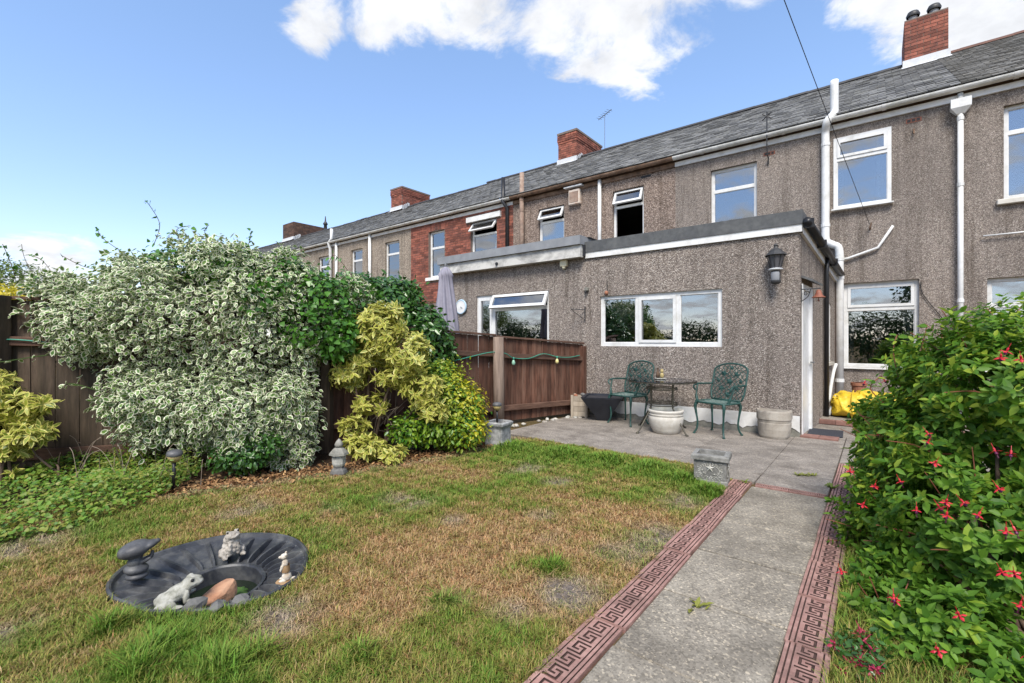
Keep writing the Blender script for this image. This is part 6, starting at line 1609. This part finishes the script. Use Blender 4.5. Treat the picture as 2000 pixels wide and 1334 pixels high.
for i in range(40):
    p = G(rr.uniform(120, 400), rr.uniform(900, 960)); q = p + Vector((rr.uniform(-.25, .25), rr.uniform(-.2, .2), rr.uniform(.15, .42))); mb.tube(smooth_path([p, p.lerp(q, .6) + Vector((0, 0, .08)), q], 4), .0025, 4)
tag(mb.build('dry_stalks', 'bark_pale'), 'bare dry stalks standing in the left flower bed', 'stalks', kind='stuff')

# ---- fuchsia by the path
base = Vector((.55, 3.0, 0)); fu = thing('fuchsia_bush', 'large green fuchsia bush with hanging red flowers beside the path', 'shrub', base)
fb = [B(1870, 850, 2.75, (.42, .5, .40)), B(1960, 740, 2.55, (.36, .42, .34)), B(1770, 890, 3.1, (.30, .4, .32)), B(1930, 1050, 2.35, (.42, .42, .40)), B(1790, 1050, 2.7, (.34, .36, .34)), B(1715, 1000, 3.2, (.12, .22, .24)), B(1720, 1150, 2.5, (.17, .2, .2)), B(1760, 1250, 2.15, (.2, .2, .2)), B(1880, 1260, 2.0, (.26, .24, .24)), B(1770, 1330, 1.95, (.18, .18, .16)), B(1930, 1340, 1.8, (.25, .22, .2)), B(1690, 1180, 2.4, (.10, .16, .14)), B(1740, 1200, 2.2, (.16, .18, .15)), B(1800, 1300, 1.95, (.2, .2, .14)), B(1850, 730, 3.0, (.26, .3, .22)), B(2000, 660, 2.7, (.26, .3, .2)), B(1730, 830, 3.4, (.2, .25, .2)), B(2080, 900, 2.4, (.45, .45, .5)), B(2080, 1150, 2.2, (.4, .4, .4))]
fl = whorls(fb, 3300, 3, .050, 58, seed=12, layers=3, up=.4, keep=.84, rlo=.78, rhi=1.14, lump=.36, lscale=7)
# leafy shoots that break the outline
shp = [[(1760, 760), (1745, 690), (1752, 655)], [(1790, 720), (1800, 680), (1810, 640)], [(1850, 690), (1845, 655)], [(1740, 800), (1700, 760), (1722, 735)], [(1720, 880), (1690, 850)], [(1930, 660), (1960, 630), (1985, 605)], [(1700, 930), (1668, 945)], [(1690, 1040), (1652, 1030)], [(1680, 980), (1664, 912)], [(1700, 1100), (1645, 1090)], [(1960, 640), (1995, 600), (2020, 580)], [(1880, 680), (1900, 645)]]
sp2 = [[AT(x, y, 2.9) for x, y in q] for q in shp]
Ls = [shoot(p, 26, .056) for p in sp2]
for q in Ls: q[1][:] = norm(q[1] + np.array([0, 0, .8]))
fl = cat(fl, *Ls); n = len(fl[0]); fl[3][:] *= rng.uniform(.55, 1.25, n)
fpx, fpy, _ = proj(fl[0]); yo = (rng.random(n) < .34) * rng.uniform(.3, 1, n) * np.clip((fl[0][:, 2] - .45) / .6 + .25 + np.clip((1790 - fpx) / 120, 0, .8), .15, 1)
fi = whorls(fb, 600, 3, .06, 60, seed=13, layers=2, rlo=.5, rhi=.8, keep=.5); 
# the 300 leaves that show largest are pieces of their own; the rest is one mass
_, _, dd = proj(fl[0]); facing = -(fl[1][:, 0] * (fl[0][:, 0]) + fl[1][:, 1] * fl[0][:, 1])
pxs, pys, _ = proj(fl[0]); vis = (pxs > 1640) & (pxs < 1990) & (pys > 600) & (pys < 1330) & (dd > 1.2)
order = np.argsort(np.where(vis, dd / fl[3], 1e9))
pick, rest = order[:300], order[300:]
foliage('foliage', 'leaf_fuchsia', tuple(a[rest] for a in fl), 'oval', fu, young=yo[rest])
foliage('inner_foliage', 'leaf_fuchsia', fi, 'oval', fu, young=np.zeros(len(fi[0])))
v, f, e = tmpl('oval'); LM = []
for tone_ in range(5):
    me = bpy.data.meshes.new('leaf'); me.from_pydata([tuple(q) for q in v], [], [tuple(int(i) for i in q) for q in f]); me.update(); set_float(me, 'tone', np.full(7, tone_ / 4)); set_float(me, 'edge', e); set_float(me, 'young', np.full(7, .5 if tone_ == 4 else 0.0)); LM.append(me)
for i in pick:
    z = Vector(fl[1][i]).normalized(); y = Vector(fl[2][i]); y = (y - z * y.dot(z)).normalized(); x = y.cross(z)
    Mx = Matrix((x, y, z)).transposed()
    inst('leaf', LM[int(i) % 5], 'leaf_fuchsia', fu, fl[0][i], Mx.to_euler(), (fl[3][i],) * 3)
stems(fu, base, [b[0] for b in fb[:9]], .016, 'bark')
for p in sp2: mb = MB(); mb.tube(smooth_path(p, 5), .0035, 5); mb.build('twig', 'bell_rust', fu)
tp, td = shell(fb, 90, seed=15, rlo=.98, rhi=1.12, keep=.9, lump=.3, lscale=7)
for q, dq in zip(tp, td):
    q = Vector(q); dq = Vector(dq); a_ = q - dq * .28 - Vector((0, 0, .10)); mb = MB(); mb.tube(smooth_path([a_, a_.lerp(q, .5) + Vector((random.uniform(-.02, .02), random.uniform(-.02, .02), .02)), q + dq * .05], 3), [.0045, .004, .004, .0035, .003, .0025, .002], 5); mb.build('twig', 'bell_rust', fu)
# hanging flowers: tube, four swept sepals, purple skirt, stamens
def fuchsia_meshes():
    mb = MB(); mb.tube([(0, 0, .03), (0, 0, 0)], .0016, 5); mb.lathe([(.001, 0), (.0055, -.003), (.0065, -.012), (.005, -.022), (.007, -.028)], (0, 0, 0), 8)
    for k in range(4):
        a = k * math.pi / 2; u = Vector((math.cos(a), math.sin(a), 0)); w = Vector((-math.sin(a), math.cos(a), 0)); z = Vector((0, 0, 1)); c = -.025
        p = [u * .004 + z * c, u * .020 + w * .0105 + z * (c - .004), u * .038 + z * (c - .008), u * .020 - w * .0105 + z * (c - .004), u * .019 + z * (c + .001)]
        mb.add(p, [(0, 1, 4), (1, 2, 4), (2, 3, 4), (3, 0, 4)])
    m1 = bpy.data.meshes.new('flower'); m1.from_pydata([tuple(q) for q in mb.v], [], mb.f); m1.update()
    mb = MB(); mb.lathe([(.005, -.026), (.008, -.034), (.009, -.042), (.007, -.046)], (0, 0, 0), 8)
    for k in range(4): a = k * 1.7; mb.tube([(0, 0, -.03), (.003 * math.cos(a), .003 * math.sin(a), -.07)], .0007, 4)
    m2 = bpy.data.meshes.new('petals'); m2.from_pydata([tuple(q) for q in mb.v], [], mb.f); m2.update(); return m1, m2
FM1, FM2 = fuchsia_meshes()
def flower(px, py, d, s=.72, rot=None):
    p = AT(px, py, d); o = inst('flower', FM1, 'petal_red', fu, p, rot or (random.uniform(-.5, .5), random.uniform(-.5, .5), random.uniform(0, 3)), (s,) * 3)
    c = inst('petals', FM2, 'petal_purple', o, ORG[o], (0, 0, 0)); c.location = (0, 0, 0)
for px, py, d in ((1690, 745, 3.1), (1725, 740, 3.1), (1660, 915, 2.75), (1688, 982, 2.5), (1970, 680, 2.05), (1955, 692, 2.05), (1993, 695, 2.1), (1808, 842, 2.4), (1816, 858, 2.4), (1830, 900, 2.25), (1940, 875, 2.15), (1975, 880, 2.1), (1830, 985, 2.1), (1850, 975, 2.05), (1875, 975, 2.0), (1945, 948, 2.0), (1915, 1000, 1.95), (1965, 1030, 1.9), (1978, 1028, 1.9), (1952, 1110, 1.85), (1980, 1115, 1.85), (1745, 1160, 2.05), (1752, 1168, 2.05), (1995, 1175, 1.85), (1830, 1265, 1.75), (1990, 1290, 1.75), (1755, 935, 2.5), (1712, 845, 2.9), (1640, 1110, 2.35), (1710, 945, 2.6), (1870, 1195, 1.85), (1790, 990, 2.2), (1850, 1000, 2.0)):
    flower(px, py, d - .02)
# crimson low plant and dropped blooms at the path edge
base = G(1668, 1290); t = thing('crimson_plant', 'low plant with dark crimson flowers at the path edging under the fuchsia', 'plant', base)
rr = random.Random(9)
fd = tuple(a for a in sprays([(base + Vector((.02, .0, .04)), (.09, .15, .05))], 60, 8, .03, .03, seed=14, zmin=.01)); foliage('foliage', 'leaf_dark', fd, 'oval', t)
FM1b, FM2b = FM1.copy(), FM2.copy(); FM1b.materials.clear(); FM2b.materials.clear()
for i in range(16):
    p = base + Vector((rr.uniform(-.08, .10), rr.uniform(-.16, .16), rr.uniform(.03, .11))); inst('flower', FM1b, 'petal_dark_red', t, p, (rr.uniform(-1, 1), rr.uniform(-1, 1), rr.uniform(0, 6)), (.75,) * 3)

# ------------------------------------------------------------------ lawn
def fbm2(x, y, s, seed):
    p = np.c_[x, y, np.full_like(x, seed * 3.7)]
    return .5 * vnoise(p, s, seed) + .3 * vnoise(p, s * 2.3, seed + 1) + .2 * vnoise(p, s * 5.1, seed + 2)
GREEN = [(1000, 885, .35, .9), (1080, 890, .35, .9), (1180, 905, .35, .9), (1270, 925, .30, .9), (1335, 940, .18, .9), (950, 900, .35, .5), (1000, 945, .25, .5), (1240, 975, .25, .6), (1385, 970, .16, 1.), (310, 1290, .3, .55), (250, 1230, .3, .3), (560, 1110, .3, .1), (700, 1300, .35, .3), (860, 1180, .2, .3), (640, 990, .4, .2), (90, 1210, .4, .4), (1080, 1115, .08, .8), (450, 1330, .3, .4), (850, 1220, .2, .3), (950, 1260, .2, .2)]
BROWN = [(960, 1060, .5, .9), (1120, 1070, .4, .8), (850, 1110, .4, .7), (1200, 1140, .3, .9), (700, 1180, .35, .6), (560, 1250, .3, .5), (1000, 1150, .3, .6), (60, 1260, .4, .3), (1230, 1010, .3, .5)]
BARE = [(785, 985, .20, 1.), (1030, 920, .20, 1.), (1300, 1060, .22, 1.1), (1330, 985, .18, .9), (560, 1215, .16, 1.1), (40, 1075, .22, 1.), (640, 1000, .12, .5), (1110, 1165, .18, 1.1), (1250, 1090, .16, .9), (480, 1000, .2, .7), (1090, 945, .16, .8), (20, 1240, .12, .9), (1000, 1200, .12, .6), (880, 1020, .10, .7), (1060, 1010, .12, .6), (1190, 1080, .14, .6)]
def field(L, x, y):
    o = np.zeros_like(x)
    for px, py, r, w in L:
        p = G(px, py); o = np.maximum(o, w * np.exp(-((x - p.x) ** 2 + (y - p.y) ** 2) / (r * r)))
    return o
def bed_edge(y): return np.interp(y, [-1, .6, 1.2, 2.0, 2.6, 3.4, 4.2, 5.1], [-5.6, -5.2, -4.75, -4.45, -4.15, -3.95, -3.75, -3.95])
TUFT = [(300, 1290, .10), (215, 1235, .07), (430, 1325, .10), (270, 1325, .08), (505, 1290, .06), (1000, 880, .25), (1100, 893, .22), (1190, 905, .22), (1270, 922, .22), (1330, 945, .15), (1385, 968, .13), (700, 1290, .05), (860, 1185, .05), (1080, 1118, .05), (1640, 1000, .3)]
def lawn(n, ymin, ymax, xmin, xmax, dens_pow, seed, strip=False):
    r2 = np.random.default_rng(seed)
    x = r2.uniform(xmin, xmax, n); y = r2.uniform(ymin, ymax, n)
    d = -SS * x + CC * y; l = CC * x + SS * y
    px = 1000 + FPX * l / np.maximum(d, .3); ok = (d > 1.0) & (px > -260) & (px < 2250)
    dist = np.maximum(d, 1.0)
    ok &= r2.random(n) < np.clip((1.9 / dist) ** dens_pow, 0, 1)
    if not strip:
        edge = bed_edge(y) + .10 * fbm2(x, y, 6, 4)
        ok &= (x > edge) & (x < -1.035 + .045 * fbm2(x, y, 9, 5) + .02 * fbm2(x, y, 31, 6)) & (pond_dist(x, y) > .012)
        ok &= ~((np.abs(x + 1.19) < .155) & (np.abs(y - 4.47) < .135)) & (y < 4.97 + .05 * fbm2(x, y, 5, 6)) & ~((x > -1.42) & (y > 4.68)) & ~((x < -3.5) & (np.hypot(x + 3.68, y - 4.44) < .19))
    bare = np.clip(field(BARE, x, y) * np.clip(.75 + 1.1 * fbm2(x, y, 9, 41) + .6 * fbm2(x, y, 23, 42), 0, 1.4) + .55 * np.clip(fbm2(x, y, 3.3, 7) - .12, 0, 1) + .7 * np.clip(.16 - np.abs(pond_dist(x, y)), 0, 1) * 0, 0, 1)
    if not strip: bare = np.clip(bare + .75 * np.clip(1 - (x - bed_edge(y)) / .35, 0, 1) * (y > 1.2), 0, 1)
    ok &= r2.random(n) > bare * .72
    x, y, d, bare = x[ok], y[ok], d[ok], bare[ok]; n = len(x)
    gr = np.clip(.46 + .85 * fbm2(x, y, 2.1, 8) + .35 * fbm2(x, y, 7.3, 18) + field(GREEN, x, y) - .75 * field(BROWN, x, y), 0, 1)
    if strip: gr = np.clip(.8 + .3 * fbm2(x, y, 4, 9), 0, 1)
    tu = np.zeros(n)
    for tx, ty, tr in TUFT:
        p = G(tx, ty); tu = np.maximum(tu, np.exp(-((x - p.x) ** 2 + (y - p.y) ** 2) / tr ** 2))
    h = (.018 + .018 * gr + .022 * r2.random(n) ** 2) * (1 - .4 * bare) * np.clip(1 + .8 * fbm2(x, y, 14, 25), .4, 1.8) + .065 * tu * r2.uniform(.3, 1.3, n) * (r2.random(n) < .4) + .02 * tu
    if strip: h = r2.uniform(.04, .09, n)
    g1 = np.array([.085, .20, .020]); g2 = np.array([.17, .235, .035]); b1 = np.array([.34, .165, .070]); b2 = np.array([.46, .335, .18]); ol = np.array([.235, .215, .050])
    t = r2.random(n)[:, None]; green = g1 * (1 - t) + g2 * t; t = r2.random(n)[:, None]; brown = b1 * (1 - t) + b2 * t
    gg = np.clip(gr + r2.normal(size=n) * .26 + .35 * tu + .38 * fbm2(x, y, 16, 23) + .25 * fbm2(x, y, 37, 24), 0, 1)[:, None]
    col = np.where(gg < .5, brown * (1 - 2 * gg) + ol * 2 * gg, ol * (2 - 2 * gg) + green * (2 * gg - 1))
    straw = np.array([.44, .355, .25]) * (1 - t) + np.array([.30, .235, .18]) * t; sb = np.clip(bare * 1.5 - .1, 0, 1)[:, None] * (1 - .8 * gg); col = col * (1 - sb) + straw * sb
    col *= r2.uniform(.75, 1.5, n)[:, None]
    th = r2.uniform(0, 2 * np.pi, n); lean = r2.uniform(.25, 1.15, n) * (1.15 - .4 * gr) * (1 + .8 * bare); w = (.0007 + .00055 * d) * r2.uniform(.7, 1.3, n) * (1 + .9 * tu)
    dx, dy = np.cos(th), np.sin(th); wx, wy = -dy, dx
    b = np.c_[x, y, np.full(n, .0)]
    W = np.c_[wx, wy, np.zeros(n)] * w[:, None]
    m1 = b + np.c_[dx * h * lean * .4, dy * h * lean * .4, h * .62]
    tp = b + np.c_[dx * h * lean * 1.1, dy * h * lean * 1.1, h * (1.0 - .22 * lean)]
    V = np.stack([b - W, b + W, m1 + W * .8, m1 - W * .8, tp], 1).reshape(-1, 3)
    k = (np.arange(n) * 5)[:, None]
    F = np.concatenate([k + np.array([0, 1, 2]), k + np.array([0, 2, 3]), k + np.array([3, 2, 4])], 1).reshape(-1, 3)
    me = tri_mesh('grass', V, F)
    ca = me.attributes.new('col', 'FLOAT_COLOR', 'POINT'); ca.data.foreach_set('color', np.c_[np.repeat(col, 5, 0), np.ones(n * 5)].astype(np.float32).ravel())
    return me
o = link_mesh('lawn_grass', lawn(950000, -.6, 5.1, -5.6, -1.0, .80, 51), 'grass_blade'); tag(o, 'patchy green and scorched brown lawn grass', 'grass', kind='stuff')
o = link_mesh('lawn_grass', lawn(26000, .9, 5.6, -.15, .35, .3, 52, True), 'grass_blade'); tag(o, 'fresh green grass strip between path edging and fuchsia', 'grass', kind='stuff')

# the turf under the blades: thatch where the grass is dead, grey soil where it is worn away
xs = np.arange(-6.2, -1.03, .04); ys_ = np.arange(-.8, 5.0, .04); X, Y_ = np.meshgrid(xs, ys_); x, y = X.ravel(), Y_.ravel()
bare = np.clip(field(BARE, x, y) * np.clip(.75 + 1.1 * fbm2(x, y, 9, 41) + .6 * fbm2(x, y, 23, 42), 0, 1.4) + .55 * np.clip(fbm2(x, y, 3.3, 7) - .12, 0, 1), 0, 1)
gr = np.clip(.46 + .85 * fbm2(x, y, 2.1, 8) + field(GREEN, x, y) - .75 * field(BROWN, x, y), 0, 1)[:, None]
c = np.array([.23, .135, .062]) * (1 - gr) + np.array([.115, .115, .030]) * gr
bb = np.clip(bare * 1.3, 0, 1)[:, None]; c = c * (1 - bb) + np.array([.30, .25, .215]) * bb
bd = np.clip((bed_edge(y) + .1 - x) / .25, 0, 1)[:, None]; c = c * (1 - bd) + np.array([.085, .055, .036]) * bd
nx, ny = len(xs), len(ys_); zg = .004 + .006 * (fbm2(x, y, 3, 12) + 1) * .5
idx = np.arange(nx * ny).reshape(ny, nx); q = np.stack([idx[:-1, :-1], idx[:-1, 1:], idx[1:, 1:], idx[1:, :-1]], -1).reshape(-1, 4)
pd = pond_dist(x, y); q = q[(pd[q] > -.012).all(1)]
F = np.concatenate([q[:, [0, 1, 2]], q[:, [0, 2, 3]]])
me = tri_mesh('lawn', np.c_[x, y, zg], F); me.polygons.foreach_set('use_smooth', [True] * len(me.polygons))
ca = me.attributes.new('col', 'FLOAT_COLOR', 'POINT'); ca.data.foreach_set('color', np.c_[c, np.ones(len(c))].astype(np.float32).ravel())
tag(link_mesh('lawn', me, 'lawn_thatch'), kind='structure')

# dry leaves and thatch on the bed edge
def litter(n, seed):
    r2 = np.random.default_rng(seed)
    y = r2.uniform(1.1, 4.6, n); e = bed_edge(y); x = e + r2.normal(size=n) * .16 - .06
    P = np.c_[x, y, r2.uniform(.006, .03, n)]
    Nn = norm(np.c_[r2.normal(size=(n, 2)) * .5, np.ones(n)]); Dn = r2.normal(size=(n, 3)); s = r2.uniform(.018, .05, n)
    V, F, E, k = leaf_arrays(P, Nn, Dn, s, 'oval')
    me = tri_mesh('litter', V, F)
    t = r2.random(n)[:, None]; c = np.array([.20, .085, .035]) * (1 - t) + np.array([.48, .30, .14]) * t; c *= r2.uniform(.5, 1.2, n)[:, None]
    ca = me.attributes.new('col', 'FLOAT_COLOR', 'POINT'); ca.data.foreach_set('color', np.c_[np.repeat(c, k, 0), np.ones(n * k)].astype(np.float32).ravel()); return me
o = link_mesh('leaf_litter', litter(5200, 61), 'dry_leaf'); tag(o, 'orange-brown dry leaves scattered along the bed edge', 'dry leaves', kind='stuff')
# moss tuft and weeds in the paving
def weed(c, n, s, label, mat_='leaf_cover', kind='lance', yv=.5):
    t = thing('weed', label, 'weed', c); r2 = np.random.default_rng(int(abs(c.x * 1000)))
    th = r2.uniform(0, 6.28, n); el = r2.uniform(.3, 1.2, n); D_ = np.c_[np.cos(th) * np.cos(el), np.sin(th) * np.cos(el), np.sin(el)]; P = np.tile(np.array(c), (n, 1)) + np.c_[r2.normal(size=(n, 2)) * s * .35, np.zeros(n)]
    foliage('leaves', mat_, (P, norm(np.c_[-D_[:, 0], -D_[:, 1], D_[:, 2] + .8]), D_, s * r2.uniform(.6, 1.2, n)), kind, t, young=np.full(n, yv))
weed(G(1362, 1196) + Vector((0, 0, TOP)), 16, .05, 'tiny yellowish weed in a joint of the path', yv=.9)
weed(G(1622, 958) + Vector((0, 0, TOP)), 12, .07, 'small green weed at the inner corner of the red edging')
weed(G(1455, 948) + Vector((0, 0, TOP)), 12, .05, 'small green weed beside the stone trough on the path')
for px in (1560, 1573, 1586): weed(G(px, 934) + Vector((0, 0, TOP)), 26, .035, 'low yellow-green tuft in the patio paving', yv=.8); bpy.context.scene.objects[-1]
for o in [o for o in bpy.data.objects if o.get('label') == 'low yellow-green tuft in the patio paving']: o['group'] = 'tufts in the patio'

# ------------------------------------------------------------------ trees across the gardens behind the camera, mirrored in the windows
def tree(c, h, r, label, seed):
    t = thing('broadleaf_tree', label, 'tree', c, 'trees reflected in the windows'); c = Vector(c)
    mb = MB(); mb.tube([c, c + Vector((.1, .1, h * .3)), c + Vector((0, .2, h * .7))], [.22, .17, .06], 8); mb.build('trunk', 'bark', t, smooth=True)
    rr = random.Random(seed); bl = [(c + Vector((rr.uniform(-r, r) * .6, rr.uniform(-r, r) * .6, h * rr.uniform(.45, .85))), r * rr.uniform(.4, .62)) for _ in range(8)]
    foliage('crown', 'leaf_tree', sprays(bl, 320, 8, .35, .34, seed=seed, keep=.75), 'oval', t)
tree((3.5, -26, 0), 8.5, 3.2, 'tall tree behind the camera seen in an upstairs pane', 72)
tree((-19, -20, 0), 6.0, 2.8, 'broad tree behind the camera far to the left', 74)
def far_hedge(x0, x1, y, h, label, seed):
    t = thing('garden_hedge', label, 'hedge', ((x0 + x1) / 2, y, 0), 'hedges behind the camera'); rr = random.Random(seed); n = max(3, int((x1 - x0) / 1.1))
    bl = [(Vector((x0 + (x1 - x0) * (i + .5) / n, y + rr.uniform(-.3, .3), h * rr.uniform(.40, .52))), (.95, .8, h * rr.uniform(.48, .60))) for i in range(n)]
    foliage('foliage', 'leaf_tree', cat(sprays(bl, 150 * n, 12, .16, .085, seed=seed, keep=.8, lump=.14), sprays(bl, 60 * n, 9, .25, .24, seed=seed, rlo=.4, rhi=.85, keep=.3)), 'oval', t)
    for b in bl: stems(t, (b[0].x, y, 0), [b[0]], .05)
far_hedge(-24, -11.6, -12.5, 3.1, 'long tall hedge behind the camera to the left', 81)
far_hedge(-11.6, -9.2, -12.8, 1.9, 'short low hedge behind the camera', 82)
far_hedge(-9.2, -4.5, -12.5, 2.7, 'mid-height hedge behind the camera', 83)
far_hedge(-3.5, 4.0, -12.5, 3.5, 'tall hedge behind the camera facing the kitchen window', 84)
